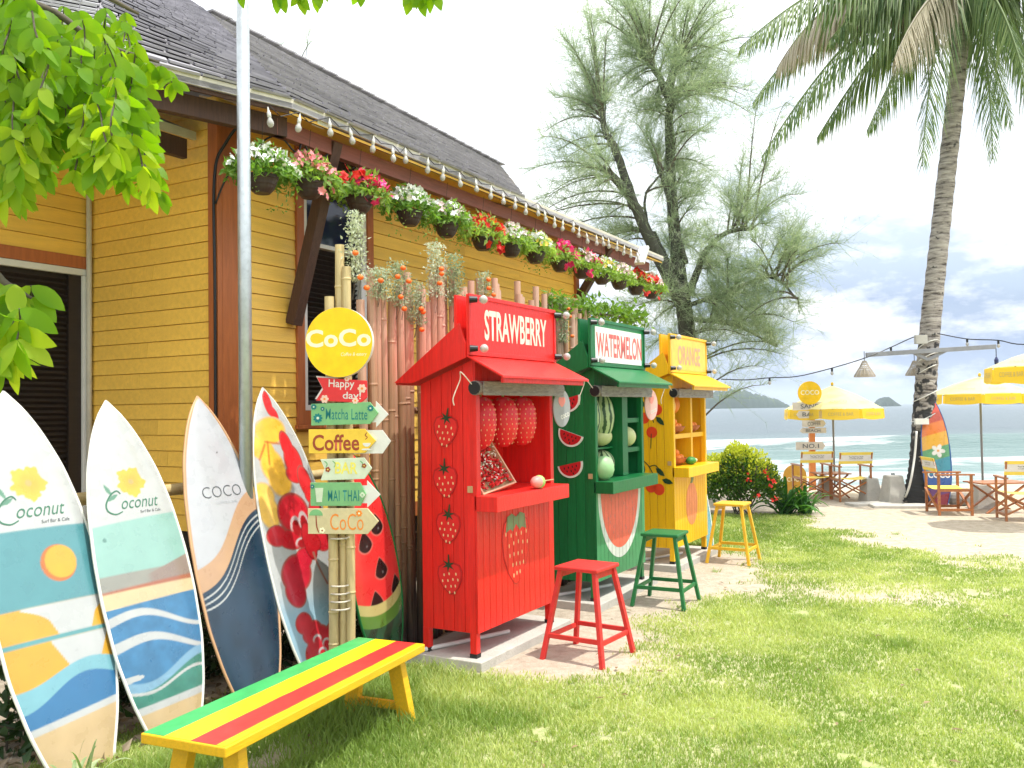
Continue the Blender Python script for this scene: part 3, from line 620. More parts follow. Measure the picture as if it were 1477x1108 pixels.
facet(E0, EM, RE, K, M['shingle']); facet(E1, E0, K, TL, M['shingle']); facet(FL_, E1, TL, TL+Vector((-3, .6, .3)), M['shinglelt'])
HM = Matrix.Translation(HW(UC, WW)) @ Matrix.Rotation(RZ, 4, 'Z')
camp = Vector((0, 0, CAM_H))
def seen(s):
    p = HM @ s[0][0]; d = p-camp; y = d.dot(FW)
    return (d.length if (y > 0 and abs(d.dot(RT)/y) < .60 and d.dot(UP)/y < .46) else 99)
stones.sort(key=seen); rest = {}
for i, (lo, hi, mt) in enumerate(stones):
    if i < 296:
        c = lo[0].copy(); q = MB(); q.hexa([p-c for p in lo], [p-c for p in hi]); q.build('shingle', mt, roof, loc=c)
    else: rest.setdefault(mt.name, MB()).hexa(lo, hi)
for k_, q in rest.items(): tag(q.build('shingles', bpy.data.materials[k_], roof), kind='stuff')
# cap along the ridge and the hips
def capline(P, Q, w=.16):
    n = int((Q-P).length/.28)
    q = MB()
    for i in range(n):
        a, b = P.lerp(Q, i/n), P.lerp(Q, (i+1.15)/n); q.beam(a+Vector((0,0,.02)), b+Vector((0,0,.035)), w, .02)
    return q
capline(K, RE).build('ridge_cap', M['shingle'], roof)
# fascia, gutter line and beam under it
def edge(A, B, z0, z1, th, inn, mat, name, bev=.003, ea=0, eb=0):
    A, B = Vector(A), Vector(B); d = (B-A).normalized(); n = Vector((-d.y, d.x, 0)).normalized()
    if n.y < 0: n = -n
    A, B = A-d*ea, B+d*eb; A, B = A+n*inn, B+n*inn
    q = MB(); q.hexa([A+Vector((0,0,z0)), B+Vector((0,0,z0)), B+n*th+Vector((0,0,z0)), A+n*th+Vector((0,0,z0))], [A+Vector((0,0,z1)), B+Vector((0,0,z1)), B+n*th+Vector((0,0,z1)), A+n*th+Vector((0,0,z1))])
    return q.build(name, mat, house, bevel=bev)
edge(E0, EE, -.068, .0, .025, 0, M['cream'], 'fascia_board'); edge(E1, E0, -.068, .0, .025, 0, M['cream'], 'fascia_board')
edge(E0, EE, -.10, -.07, .02, .03, M['dark'], 'fascia_strip'); edge(E1, E0, -.10, -.07, .02, .03, M['dark'], 'fascia_strip')
edge(E0, EE, -.225, -.10, .07, .17, M['beam'], 'eave_beam', ea=-.02, eb=-.15); edge(E1, E0, -.225, -.08, .07, .17, M['dark'], 'eave_beam', eb=.05)  # left beam takes the darker wood, so its shade is in the colour
q = MB(); so_ = Vector((0, 0, -.10)); q.hexa([E0+so_+Vector((.0,.03,0)), EE+so_+Vector((0,.03,0)), EE+Vector((0,1.2,.3)), E0+Vector((.2,1.2,.3))], [E0+Vector((0,.03,-.08)), EE+Vector((0,.03,-.08)), EE+Vector((0,1.2,.32)), E0+Vector((.2,1.2,.32))]); q.build('soffit', M['siding'], house)
# braces
def brace(ptop, pbot, name='brace'):
    t = OW(*ptop, WB+.02); b_ = OW(*pbot, WW+.04); u = (t[0]+b_[0])/2
    A = HL(u, WB-.02, t[2]+.05); B = HL(u, WW+.05, b_[2]); q = MB(); q.beam(A, B, .10, .10, up=(1, 0, 0)); return q.build(name, M['dark'], house, bevel=.004)
brace((489, 213), (421, 468)); brace((873, 359), (844, 433))
# flood light on the eave and the far gable boards
q = MB(); p = wl_(463, 173, WE-.05); q.box(p.x-.06, p.x+.06, p.y-.02, p.y+.04, p.z-.05, p.z+.03); q.build('junction_box', M['white'], house, bevel=.004)
p = wl_(925, 365, WE+.02); q = MB(); q.beam(p+Vector((-.08, 0, -.16)), p+Vector((.12, 0, .1)), .14, .05); q.build('flood_light', M['white'], house, bevel=.006)
x = UEND-UC; q = MB(); q.beam((x+.1, .1, 2.9), (x+1.5, 1.6, 2.9), .03, .10); q.beam((x+.1, .1, 3.3), (x+1.0, 1.2, 3.9), .03, .10); q.build('rail', M['white'], house)

# ============================================================ things under the eave
# hanging baskets
pots = [(378,262,34),(446,270,40),(519,292,32),(591,312,33),(644,329.5,30),(696.5,349,27),(737,359,26),(772,369,24),(808,381.6,23.5),(839.5,392,21),(868,401,19),(893,408.6,18),(917,417,17.5),(939,423,16)]
bsets = [('fl_white','fl_white','white flowers in the pot nearest the grey steel pole'),
 ('fl_pink','fl_pink','salmon pink flowers, second pot from the steel pole'),
 ('fl_mag','fl_red','magenta and crimson petunias in front of the dark window'),
 ('fl_white','fl_white','white flowers just right of the magenta petunias'),
 ('fl_white','fl_pale','creamy white flowers, pot next to the first orange red one'),
 ('fl_red','fl_orange','bright orange red flowers above the strawberry sign'),
 ('fl_white','fl_pale','white flowers right after the orange red pot'),
 ('fl_white','fl_yel','white and few orange blooms left of the single magenta pot'),
 ('fl_mag','fl_mag','one tuft of magenta flowers in the middle of the row'),
 ('fl_mag','fl_pale','mixed magenta and pale flowers above the end of the yellow wall'),
 ('fl_white','fl_yel','white and lime blooms at the far brace'),
 ('fl_pale','fl_pale','pale pink flowers between lime and red pots'),
 ('fl_red','fl_white','red and white flowers, last pot but one'),
 ('fl_red','fl_pale','red flowers with pale trailing sprays, last pot at the roof end')]
def flower_mesh(fac=1.0):
    q = MB()
    for k in range(5):
        a = 2*PI*k/5; p = Vector((math.cos(a), math.sin(a), 0)); s_ = Vector((-p.y, p.x, 0))
        q.add([(0,0,0), p*.55-s_*.42+Vector((0,0,.18)), p*1.0+Vector((0,0,.10)), p*.55+s_*.42+Vector((0,0,.18))], [(0,1,2,3)])
    return q
FB = flower_mesh()
def scatter(mb, base, pts, size, rng, up=.0):
    for p in pts:
        d = Vector((rng.gauss(0,1), rng.gauss(0,1)-.6, rng.gauss(0,1)+up)).normalized(); Mx = Matrix.Translation(p) @ d.to_track_quat('Z', 'Y').to_matrix().to_4x4() @ Matrix.Rotation(rng.uniform(0, 6), 4, 'Z') @ Matrix.Scale(size*rng.uniform(.7, 1.25), 4)
        mb.M = Mx; mb.add(base.v, base.f)
    mb.M = None
LB = MB().add([(0,0,0), (.3,.25,.06), (1,0,-.05), (.3,-.25,.06)], [(0,1,2),(0,2,3)])
wb = WE-.10
for i, (px, py, wpx) in enumerate(pots):
    u, w_, z = OW(px, py, wb); rr = R
    t = hempty('hanging_basket', u, wb, z-.085, label='brown hanging pot with '+bsets[i][2], cat='flower pot', group='flower pots hanging in a row under the eave')
    q = MB(); r0 = .108
    q.lathe([(0,-.0),(.055,0),(.075,.02),(.085,.035),(.09,.05),(.098,.06),(.1,.075),(r0,.095),(r0+.006,.1),(r0+.006,.125),(r0-.008,.125),(r0-.012,.09),(0,.088)], 20); q.build('pot', M['pot'], t, smooth=False)
    fol = MB(); P = []
    for k in range(620):
        a = R.uniform(0, 2*PI); rad = .25*math.sqrt(R.random()); x = math.cos(a)*rad*1.12; y = math.sin(a)*rad*.9; zz = .135+.23*(1-(rad/.27)**2)*R.random()-.07*(rad/.25)**4*R.uniform(-.2, 1.3)
        P.append(Vector((x, y, zz)))
    scatter(fol, LB, P, .06, R, .5); fol.build('foliage', M['leaff'], t)['kind'] = 'stuff'
    if i in (0, 3, 4, 7): 
        q = MB(); P = [Vector((R.choice((-1,1))*R.uniform(.12, .22), R.uniform(-.15, .1), .1-R.random()*.22)) for k in range(60)]; scatter(q, LB, P, .03, R); q.build('trailing_foliage', M['leaff'], t)['kind'] = 'stuff'
    big = bsets[i][0] in ('fl_mag', 'fl_red', 'fl_pink'); n1 = 54 if big else 120
    for ci, cn in enumerate(bsets[i][:2]):
        q = MB(); P = []
        cx_, cz_ = R.uniform(-.09, .09), .0
        for k in range(n1 if ci == 0 else n1//2):
            a = R.uniform(0, 2*PI); rad = .23*math.sqrt(R.random()); h = .16+.18*(1-(rad/.27)**2)*R.uniform(.65, 1.1)-.04*(rad/.25)**3
            P.append(Vector((cx_*big+math.cos(a)*rad*(1.25 if not big else .95), math.sin(a)*rad*.8-.02, h)))
        if big and ci == 0: P += [Vector((R.uniform(-.16, .16), -.14, R.uniform(-.01, .09))) for k in range(4)]
        scatter(q, FB, P, (.036 if bsets[i][0] == 'fl_pink' else .046) if big else .027, R, .4); q.build('flowers', M[cn], t)['kind'] = 'stuff'
    q = MB(); top = ZE-z-.05
    for a in (0, 2.1, 4.2): q.tube([(math.cos(a)*.1, math.sin(a)*.1, .12), (0, 0, .36)], .0018, 4)
    q.tube([(0,0,.36), (0, -.02, top)], .0018, 4); q.build('hanger_wire', M['black'], t)

# string of bulbs
bul = [(389,177),(431,185),(476,191),(507,203),(538,215),(567,229),(585,231),(617,245),(639,256),(663.5,265),(687,273),(708,283),(726,291),(743,298),(758.5,306),(776,308),(786.6,317),(800,325),(811.6,330),(827,332),(835,339.5),(847,348),(860.5,351),(870,352),(878,355),(890,359),(900,365),(910,369),(920,375)]
wq = WE+.02; us = OW(*bul[0], wq)
sl_ = hempty('string_lights', us[0], wq, us[2], label='string of clear white bulbs hung along the eave of the yellow house', cat='string lights')
gm = MB(); gm.lathe([(0,-.072),(.012,-.07),(.022,-.06),(.028,-.045),(.027,-.03),(.02,-.012),(.014,.002),(.012,.012)], 12); bulb_me = gm.mesh('bulb', M['glass'], True)
sm_ = MB(); sm_.lathe([(.013,.008),(.016,.01),(.016,.045),(.009,.055),(.004,.09)], 10); sock_me = sm_.mesh('socket', M['white'], True)
cab = []
for px, py in bul:
    p = OW(px, py, wq); o = inst('bulb', bulb_me, sl_, (p[0]-us[0], 0, p[2]-us[2]+.03), (R.uniform(-.15,.15), R.uniform(-.15,.15), 0), (.88,.88,.88)); inst('socket', sock_me, o)
    cab += [Vector((p[0]-us[0]-.0, .0, p[2]-us[2]+.115)), Vector((p[0]-us[0]+.12, .015, p[2]-us[2]+.08))]
q = MB(); q.tube(cab, .004, 5); q.build('cable', M['black'], sl_)

# ============================================================ grey steel pole beside the boards
WP = -4.40; up_ = OW(355, 600, WP)[0]
pl_ = hempty('steel_pole', up_, WP, label='tall galvanised steel pole standing in front of the yellow house corner', cat='pole')
q = MB(); q.tube([(0,0,0),(-.01,0,5.2)], [.045,.041], 20); q.build('post', M['steel'], pl_, smooth=True)
q = MB(); q.tube([(-.0,0,1.1),(-.0,0,1.16)], [.051,.051], 20); q.build('collar', M['steel'], pl_, smooth=False)
# bamboo rail the boards lean on
ra, rb = OW(95, 717, -4.62), OW(476, 683, -4.62); L0 = rb[0]-ra[0]+.5
rl = hempty('bamboo_rail', ra[0]-.25, -4.62, 0, label='horizontal bamboo rail behind the row of surfboards', cat='rail')
q = MB(); zz = (ra[2]-.02, rb[2]+.0); pts = [(x*L0/12, 0, zz[0]+(zz[1]-zz[0])*x/12) for x in range(13)]; q.tube(pts, [.036+.004*(x % 2) for x in range(13)], 12)
M['bamboo'] = paint('tan bamboo', (.46, .33, .17), .45, .2, 3, .2, (6, 6, 1), dirt=(.24, .16, .08), dirtamt=.5)
M['bamboolt'] = paint('pale bamboo', (.56, .44, .22), .4, .18, 3, .15, (6, 6, 1), dirt=(.30, .18, .07), dirtamt=.5)
q.build('pole', M['bamboolt'], rl, smooth=True)
for x in (.1, L0*.52, L0-.08):
    q = MB(); q.tube([(x, .03, 0), (x, .05, zz[0]+.0)], .035, 10); q.build('post', M['bamboo'], rl, smooth=True)

# ============================================================ bamboo fence behind the kiosks
m, N, L, b = nm('weathered fence bamboo')
tcx = N.new('ShaderNodeTexCoord'); sp = N.new('ShaderNodeSeparateXYZ'); L.new(tcx.outputs['Object'], sp.inputs[0]); oi = N.new('ShaderNodeObjectInfo')
mp = N.new('ShaderNodeMapping'); mp.inputs['Scale'].default_value = (9, 9, 1.3); L.new(tcx.outputs['Object'], mp.inputs[0]); n1 = N.new('ShaderNodeTexNoise'); n1.inputs['Scale'].default_value = 2.2; n1.inputs['Detail'].default_value = 7
va = N.new('ShaderNodeVectorMath'); L.new(mp.outputs[0], va.inputs[0]); cmb = N.new('ShaderNodeCombineXYZ'); mr = N.new('ShaderNodeMath'); mr.operation = 'MULTIPLY'; L.new(oi.outputs['Random'], mr.inputs[0]); mr.inputs[1].default_value = 50; L.new(mr.outputs[0], cmb.inputs[0]); L.new(cmb.outputs[0], va.inputs[1]); L.new(va.outputs[0], n1.inputs['Vector'])
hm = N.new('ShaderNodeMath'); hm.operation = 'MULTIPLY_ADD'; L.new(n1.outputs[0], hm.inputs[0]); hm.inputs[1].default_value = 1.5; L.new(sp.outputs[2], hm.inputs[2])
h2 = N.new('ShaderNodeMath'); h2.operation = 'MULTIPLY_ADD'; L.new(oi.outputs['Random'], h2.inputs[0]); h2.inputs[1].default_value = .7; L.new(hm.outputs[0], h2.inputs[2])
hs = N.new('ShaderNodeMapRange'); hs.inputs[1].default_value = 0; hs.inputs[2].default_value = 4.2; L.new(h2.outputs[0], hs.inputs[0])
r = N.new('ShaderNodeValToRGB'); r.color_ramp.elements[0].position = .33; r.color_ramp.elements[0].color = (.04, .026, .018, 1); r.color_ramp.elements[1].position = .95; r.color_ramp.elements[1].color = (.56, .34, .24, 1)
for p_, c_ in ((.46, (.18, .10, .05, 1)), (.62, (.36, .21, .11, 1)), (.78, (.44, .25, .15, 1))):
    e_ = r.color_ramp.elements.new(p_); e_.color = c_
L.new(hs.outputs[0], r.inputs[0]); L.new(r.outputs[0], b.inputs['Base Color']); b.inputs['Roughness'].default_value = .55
bp = N.new('ShaderNodeBump'); bp.inputs['Strength'].default_value = .25; bp.inputs['Distance'].default_value = .01; L.new(n1.outputs[0], bp.inputs['Height']); L.new(bp.outputs[0], b.inputs['Normal'])
M['fence'] = m
WF = -3.95; uf0 = OW(524, 500, WF)[0]; uf1 = 8.75
fence = hempty('bamboo_fence', uf0, WF, label='tall fence of uneven upright bamboo poles behind the fruit kiosks', cat='fence')
tops = [(524,430),(540,398),(556,396),(572,408),(590,402),(605,398),(622,404),(640,392),(657,398),(672,410),(690,404),(715,412),(740,415),(770,425),(800,430),(830,440),(850,450)]
u = uf0; bm_cache = []
for k in range(7):
    q = MB(); r0 = R.uniform(.031, .04); n_ = 14; pts = []; rs = []
    nodes = sorted(R.uniform(.1, .95) for _ in range(5))
    zz = [0]
    for nd in nodes: zz += [nd*3-.012, nd*3, nd*3+.012]
    zz = sorted(set([0]+[z for z in zz if 0 < z < 3]+[3])); 
    for z in zz:
        isn = any(abs(z-nd*3) < .001 for nd in nodes); pts.append((.012*math.sin(z*1.3+k), .01*math.cos(z*1.1+k), z)); rs.append(r0*(1.13 if isn else 1)*(1-.04*z))
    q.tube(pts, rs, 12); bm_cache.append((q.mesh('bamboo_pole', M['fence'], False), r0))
i = 0
while u < uf1:
    me_, r0 = R.choice(bm_cache); u += r0
    px = proj = None
    # desired top height along the fence
    P0 = HW(u, WF, 2); d = P0-camp; pxx = CX+F_PX*d.dot(RT)/d.dot(FW)
    ty = np.interp(pxx, [a for a, b_ in tops], [b_ for a, b_ in tops]); zt = OW(pxx, ty+R.uniform(-14, 34), WF)[2]
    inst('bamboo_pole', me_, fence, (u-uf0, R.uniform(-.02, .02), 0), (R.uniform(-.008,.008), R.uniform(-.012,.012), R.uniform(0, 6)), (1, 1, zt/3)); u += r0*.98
for z in (.8, 1.75):
    q = MB(); q.tube([(-.05, .055, z), (uf1-uf0, .055, z)], .028, 8); q.build('cross_rail', M['fence'], fence)
# garlands and vines on the fence
gl = [(512,368,.10,.30,'white flowered sprig garland at the very top of the bamboo signpost'),(548,415,.16,.14,'pale garland on the fence just right of the round yellow sign'),(575,418,.1,.22,'pale garland with orange buds left of the middle of the fence'),(600,445,.10,.22,'pale garland hanging lowest on the pink bamboo'),(628,400,.12,.28,'tall pale sprig cluster on the fence above the red roof edge'),(655,415,.12,.28,'sprig garland beside the left post of the strawberry sign'),(697,412,.08,.12,'small sprig peeping over the strawberry sign'),(812,470,.09,.3,'garland with orange buds between red and green signs')]
for px, py, rx, rz_, lab in gl:
    w0 = WF+.07 if px > 520 else -3.78
    u, w_, z = OW(px, py, w0); t = hempty('flower_garland', u, w0, z-rz_, label=lab, cat='garland', group='artificial flower garlands along the bamboo fence')
    q = MB(); P = [Vector((R.gauss(0, rx*.42), R.uniform(-.05, .04), rz_*1.2+R.uniform(-rz_, rz_)*.75)) for k in range(int(700*rx*rz_/.03)+50)]; scatter(q, LB, P, .026, R); q.build('sprigs', M['leafg'], t)['kind'] = 'stuff'
    q = MB()
    for k in range(4): q.tube(smooth_path([(R.uniform(-rx*.4,rx*.4), 0, 0), (R.uniform(-rx*.5,rx*.5), -.03, rz_), (R.uniform(-rx,rx)*.6, -.02, rz_*1.5)], 4), .0014, 4)
    q.build('stem', M['twig'], t)
    q = MB(); P = [Vector((R.uniform(-rx, rx), -.07, R.uniform(.0, rz_*1.7))) for k in range(3)]
    for p in P: q = MB(); q.ell(p, .022, .022, .018, 8, 5); q.build('orange_flower', M['fl_orange'], t, smooth=True)
for (a, b_), lab in ((((790, 440), (930, 462)), 'leafy green vine spilling over the fence behind the watermelon sign'),):
    A, B = OW(*a, WF+.02), OW(*b_, WF+.02); t = hempty('climbing_vine', A[0], WF, 2.2, label=lab, cat='vine')
    q = MB(); P = []
    for k in range(900):
        s_ = R.random(); x = (B[0]-A[0])*s_; z = A[2]+(B[2]-A[2])*s_-2.2; P.append(Vector((x+R.gauss(0, .03), R.uniform(-.12, .12), z+R.gauss(0, .055)-(.12*R.random() if R.random() < .3 else 0)+.05)))
    scatter(q, LB, P, .085, R, .8); q.build('foliage', M['leafv'], t)
    q = MB(); q.tube([(0, 0, A[2]-2.2), (B[0]-A[0], 0, B[2]-2.2)], .012, 5); q.build('stem', M['twig'], t)

# ============================================================ FRUIT KIOSKS
def melon_mat():
    m, N, L, b = nm('striped melon rind'); tcx = N.new('ShaderNodeTexCoord'); g = N.new('ShaderNodeTexGradient'); g.gradient_type = 'RADIAL'; L.new(tcx.outputs['Object'], g.inputs[0])
    n = N.new('ShaderNodeTexNoise'); n.inputs['Scale'].default_value = 14; n.inputs['Detail'].default_value = 5; L.new(tcx.outputs['Object'], n.inputs['Vector'])
    a = N.new('ShaderNodeMath'); a.operation = 'MULTIPLY_ADD'; L.new(n.outputs[0], a.inputs[0]); a.inputs[1].default_value = .07; L.new(g.outputs[1], a.inputs[2])
    b2 = N.new('ShaderNodeMath'); b2.operation = 'MULTIPLY'; L.new(a.outputs[0], b2.inputs[0]); b2.inputs[1].default_value = 11
    c = N.new('ShaderNodeMath'); c.operation = 'PINGPONG'; L.new(b2.outputs[0], c.inputs[0]); c.inputs[1].default_value = .5
    r = N.new('ShaderNodeValToRGB'); r.color_ramp.elements[0].position = .16; r.color_ramp.elements[0].color = (.02, .07, .02, 1); r.color_ramp.elements[1].position = .25; r.color_ramp.elements[1].color = (.42, .52, .26, 1); L.new(c.outputs[0], r.inputs[0]); L.new(r.outputs[0], b.inputs['Base Color']); b.inputs['Roughness'].default_value = .4; return m
M['melon'] = melon_mat(); flat('melon_pale', (.55, .58, .28)); flat('orange_fruit', (.85, .24, .02)); flat('toy_pink', (.80, .28, .25)); flat('toy_green', (.35, .55, .15)); flat('basket_brown', (.42, .12, .05))
KW, KD, KB, KT = 1.14, .44, .235, 2.12
def ellip(cx, cz, rx, rz, n=28, a0=0, a1=2*PI, f=None):
    return [(cx+rx*math.cos(a0+(a1-a0)*k/n)*(f(a0+(a1-a0)*k/n) if f else 1), cz+rz*math.sin(a0+(a1-a0)*k/n)*(f(a0+(a1-a0)*k/n) if f else 1)) for k in range(n if a1-a0 > 6.2 else n+1)]
def berry_shape(cx, cz, w, h):      # pointed bottom
    pts = [(0,.42),(.22,.50),(.42,.42),(.5,.2),(.44,-.08),(.28,-.32),(.1,-.47),(0,-.5),(-.1,-.47),(-.28,-.32),(-.44,-.08),(-.5,.2),(-.42,.42),(-.22,.5)]
    return [(cx+a*w, cz+b_*h) for a, b_ in pts]
def star_leaf(cx, cz, w, h, n=5, rot=0):
    out = []
    for k in range(2*n):
        a = PI*k/n+rot; r = 1 if k % 2 == 0 else .32; out.append((cx+math.cos(a)*r*w, cz+math.sin(a)*r*h))
    return out
def side_M(x=-.004): return Matrix(((0, 1, 0, x), (-1, 0, 0, 0), (0, 0, 1, 0), (0, 0, 0, 1)))  # prism plane (a,b): a→ -y, front → -x
def kiosk(u0, mat, word, label, ctr, kind):
    t = hempty('fruit_kiosk', u0, -3.2, .07, label=label, cat='kiosk', group=None)
    def bd(q, name, m=mat, par=None, bevel=0, smooth=False):
        q.v = [(v[0], v[1], v[2]-.07) for v in q.v]; return q.build(name, m, par or t, bevel=bevel, smooth=smooth)
    zt = lambda y: KT-.03-y*.36          # top of side wall falls to the back
    n = 5
    for sx, x0, x1 in ((0, 0, .018), (1, KW-.018, KW)):
        for k in range(n):
            y0, y1 = KD*k/n+.0015, KD*(k+1)/n-.0025; q = MB(); q.hexa([(x0,y0,KB),(x1,y0,KB),(x1,y1,KB),(x0,y1,KB)], [(x0,y0,zt(y0)),(x1,y0,zt(y0)),(x1,y1,zt(y1)),(x0,y1,zt(y1))]); bd(q, 'side_plank', bevel=.0015)
    nf = 14; fwid = (KW-.0)/nf; q = MB(); q.box(.0015, fwid-.0025, -.016, .0, KB-.07, ctr-.10-.07); fm = q.mesh('front_plank', mat)
    for k in range(nf): 
        o = inst('front_plank', fm, t, (k*fwid, 0, 0)); bb = o.modifiers.new('bevel', 'BEVEL'); bb.width = .0018; bb.segments = 1
    q = MB(); q.box(.0015, fwid-.0025, -.016, 0, 1.93-.07, KT-.01-.07); hm_ = q.mesh('header_plank', mat)
    for k in range(nf): inst('header_plank', hm_, t, (k*fwid, 0, 0))
    q = MB(); q.box(.02, KW-.02, KD-.015, KD, KB, zt(KD)-.005); bd(q, 'back_panel'); q = MB(); q.box(.02, KW-.02, .002, KD-.016, KB+.002, KB+.02); bd(q, 'floor_panel')
    q = MB(); q.box(-.002, .05, -.022, .03, ctr-.005, 1.93); bd(q, 'post', bevel=.003); q = MB(); q.box(KW-.05, KW+.002, -.022, .03, ctr-.005, 1.93); bd(q, 'post', bevel=.003)
    # inner lining, counter, legs
    q = MB(); q.box(.019, .024, .032, KD-.016, ctr, 1.93); bd(q, 'lining'); q = MB(); q.box(KW-.024, KW-.019, .032, KD-.016, ctr, 1.93); bd(q, 'lining')
    q = MB(); q.box(-.012, KW-.06, -.185, -.018, ctr-.105, ctr-.0); bd(q, 'counter', bevel=.004); q = MB(); q.box(.026, KW-.026, -.017, KD-.017, ctr-.03, ctr-.002); bd(q, 'counter_top')
    for x in (.0, KW-.05):
        for y in (.0, KD-.05):
            q = MB(); q.box(x, x+.05, y, y+.05, .095, KB); lg = bd(q, 'leg', bevel=.002); q = MB(); q.box(x-.003, x+.053, y-.003, y+.053, .07, .097); bd(q, 'foot', M['black'], lg)
    # sign box, roofs
    q = MB(); q.box(-.08, KW+.06, -.022, -.002, KT, 2.53); sg = bd(q, 'sign_board', bevel=.003)
    q = MB(); q.box(-.083, KW+.063, -.03, -.0225, 2.505, 2.533); q.box(-.083, KW+.063, -.03, -.0225, KT-.003, KT+.025); q.box(-.083, -.055, -.03, -.0225, KT+.026, 2.504); q.box(KW+.035, KW+.063, -.03, -.0225, KT+.026, 2.504); bd(q, 'sign_frame', par=sg, bevel=.002)
    q = MB(); q.box(-.08, KW+.06, .075, .095, KT+.12, 2.53); bd(q, 'sign_back')
    q = MB(); q.hexa([(-.07,.098,2.275),(KW+.07,.098,2.275),(KW+.07,.60,1.93),(-.07,.60,1.93)], [(-.07,.098,2.295),(KW+.07,.098,2.295),(KW+.07,.60,1.95),(-.07,.60,1.95)]); bd(q, 'back_roof')
    for xr in (-.092, KW+.072):
        q = MB(M=Matrix(((0,1,0,xr),(1,0,0,0),(0,0,1,0),(0,0,0,1)))); q.prism([(.05,2.335),(.60,1.945),(.44,1.94),(.0,2.10),(.0,2.2)], 0, .02); bd(q, 'barge_board', bevel=.002)
    q = MB(); q.hexa([(-.10,-.295,1.955),(KW+.10,-.295,1.955),(KW+.08,-.004,2.105),(-.08,-.004,2.105)], [(-.10,-.295,1.972),(KW+.10,-.295,1.972),(KW+.08,-.004,2.122),(-.08,-.004,2.122)]); aw = bd(q, 'awning', bevel=.003)
    q = MB(); q.box(-.06, KW+.04, -.275, -.255, 1.925, 1.962); bd(q, 'awning_edge', par=aw, bevel=.002)
    q = MB(); q.tube([(-.06+x*.158, -.05+.004*(x % 2), 1.895+.003*(x % 3)) for x in range(9)], [.05, .048, .052, .05, .053, .05, .052, .049, .05], 16); cu = bd(q, 'rolled_curtain', M['curtain'])
    q = MB(); q.box(-.03, KW+.03, -.105, -.098, 1.845, 1.94); bd(q, 'curtain_flap', M['curtain'], cu, bevel=.002)
    for x in (-.07,):
        q = MB(); q.tube([(x, -.05, 1.895), (x+.02, -.05, 1.895)], .045, 12); bd(q, 'curtain_roller', M['black'], cu)
    q = MB(); q.tube(smooth_path([(-.08,-.04,1.92),(-.15,0,2.0),(-.13,.02,1.95),(-.17,.05,1.83),(-.16,.05,1.78)]), .004, 5); bd(q, 'tie_string', M['rope'])
    # four bulbs on the sign
    for x in (-.07, KW+.05):
        for z in (KT+.04, 2.49):
            q = MB(); q.tube([(x-.01,-.03,z),(x+.02,-.075,z)], [.024,.020], 12); hl = bd(q, 'bulb_holder', M['black']); q = MB(); q.ell((x+.05,-.105,z), .030, .030, .030, 14, 9); bd(q, 'bulb', M['glass'], hl, smooth=True)
    q = MB(); q.box(-.012, -.001, .01, .05, ctr+.02, ctr+.065); bd(q, 'wooden_latch', M['woodlt'], bevel=.002)
    q = MB(); q.tube([(KW-.03, -.03, .8), (KW+.0, -.03, .82)], .003, 5)
    return t, bd
def clip_paint(bd, poly, m, name, y, par=None, w=KW/14, th=.0012):
    k0 = int(min(p[0] for p in poly)/w)-1; q = MB()
    for k in range(k0, k0+20):
        c = clipx(poly, k*w+.002, (k+1)*w-.003)
        if len(c) > 2: q.prism(c, y-th, y)
    o = bd(q, name, m, par); o['kind'] = 'stuff'; return o
YF = -.0172
# --- strawberry
k1, bd = kiosk(5.07, M['red'], 'STRAWBERRY', 'red wooden kiosk with STRAWBERRY sign and painted strawberries on its side', 1.165, 's')
lettering('STRAWBERRY', k1, M['paint_pinklt'] if 0 else flat('sign_letter', (.80, .62, .52)), .585, 2.335-.07, .93, .215, y=-.0245, offset=.026, spacing=1.0)
for i, (y, z) in enumerate(((.227, 1.61), (.232, 1.26), (.214, .945), (.202, .60))):
    rt = (-.12, .08, -.05, .12)[i]
    M4 = side_M(-.002)
    def rp(P, c, a): return [(c[0]+(x-c[0])*math.cos(a)-(zz-c[1])*math.sin(a), c[1]+(x-c[0])*math.sin(a)+(zz-c[1])*math.cos(a)) for x, zz in P]
    c = (-y, z); q = MB(M=M4); q.prism(rp(berry_shape(-y, z-.01, .205, .215), c, rt), -.006, .0015); b1 = bd(q, 'strawberry_cutout', M['paint_deepred'])
    q = MB(M=M4); q.prism(rp(berry_shape(-y, z-.01, .185, .195), c, rt), -.0075, -.0062); bd(q, 'red_skin', M['paint_red'], b1)
    q = MB(M=M4)
    for a, b_ in ((-.05,.04),(0,.045),(.05,.04),(-.065,0),(-.022,0),(.022,.005),(.065,0),(-.04,-.04),(.0,-.04),(.042,-.04),(-.015,-.08),(.02,-.085)): q.prism(rp(ellip(-y+a+R.uniform(-.006,.006), z+b_-.02, .0055, .010, 8), c, rt), -.0085, -.0078)
    bd(q, 'seeds', M['paint_cream'], b1)['kind'] = 'stuff'
    q = MB(M=M4); q.prism(rp(star_leaf(-y, z+.085, .055, .05, 6, .3), c, rt), -.0098, -.008); q.prism(rp([(-y-.006,z+.09),(-y+.006,z+.09),(-y+.014,z+.155),(-y+.004,z+.157)], c, rt), -.0085, -.0078); bd(q, 'leaf', M['paint_dkgreen'], b1)
cx_, cz_ = .53, .745
clip_paint(bd, berry_shape(cx_, cz_-.02, .41, .50), M['paint_deepred'], 'painted_outline', YF); clip_paint(bd, berry_shape(cx_, cz_-.02, .392, .484), M['red'], 'painted_strawberry', YF-.0014)
for sx in (-1, 1): clip_paint(bd, [(cx_,cz_+.22),(cx_+sx*.06,cz_+.25),(cx_+sx*.13,cz_+.23),(cx_+sx*.15,cz_+.12),(cx_+sx*.085,cz_+.14),(cx_+sx*.05,cz_+.12),(cx_,cz_+.17)], M['paint_sage'], 'painted_leaf', YF-.0028)
q = MB()
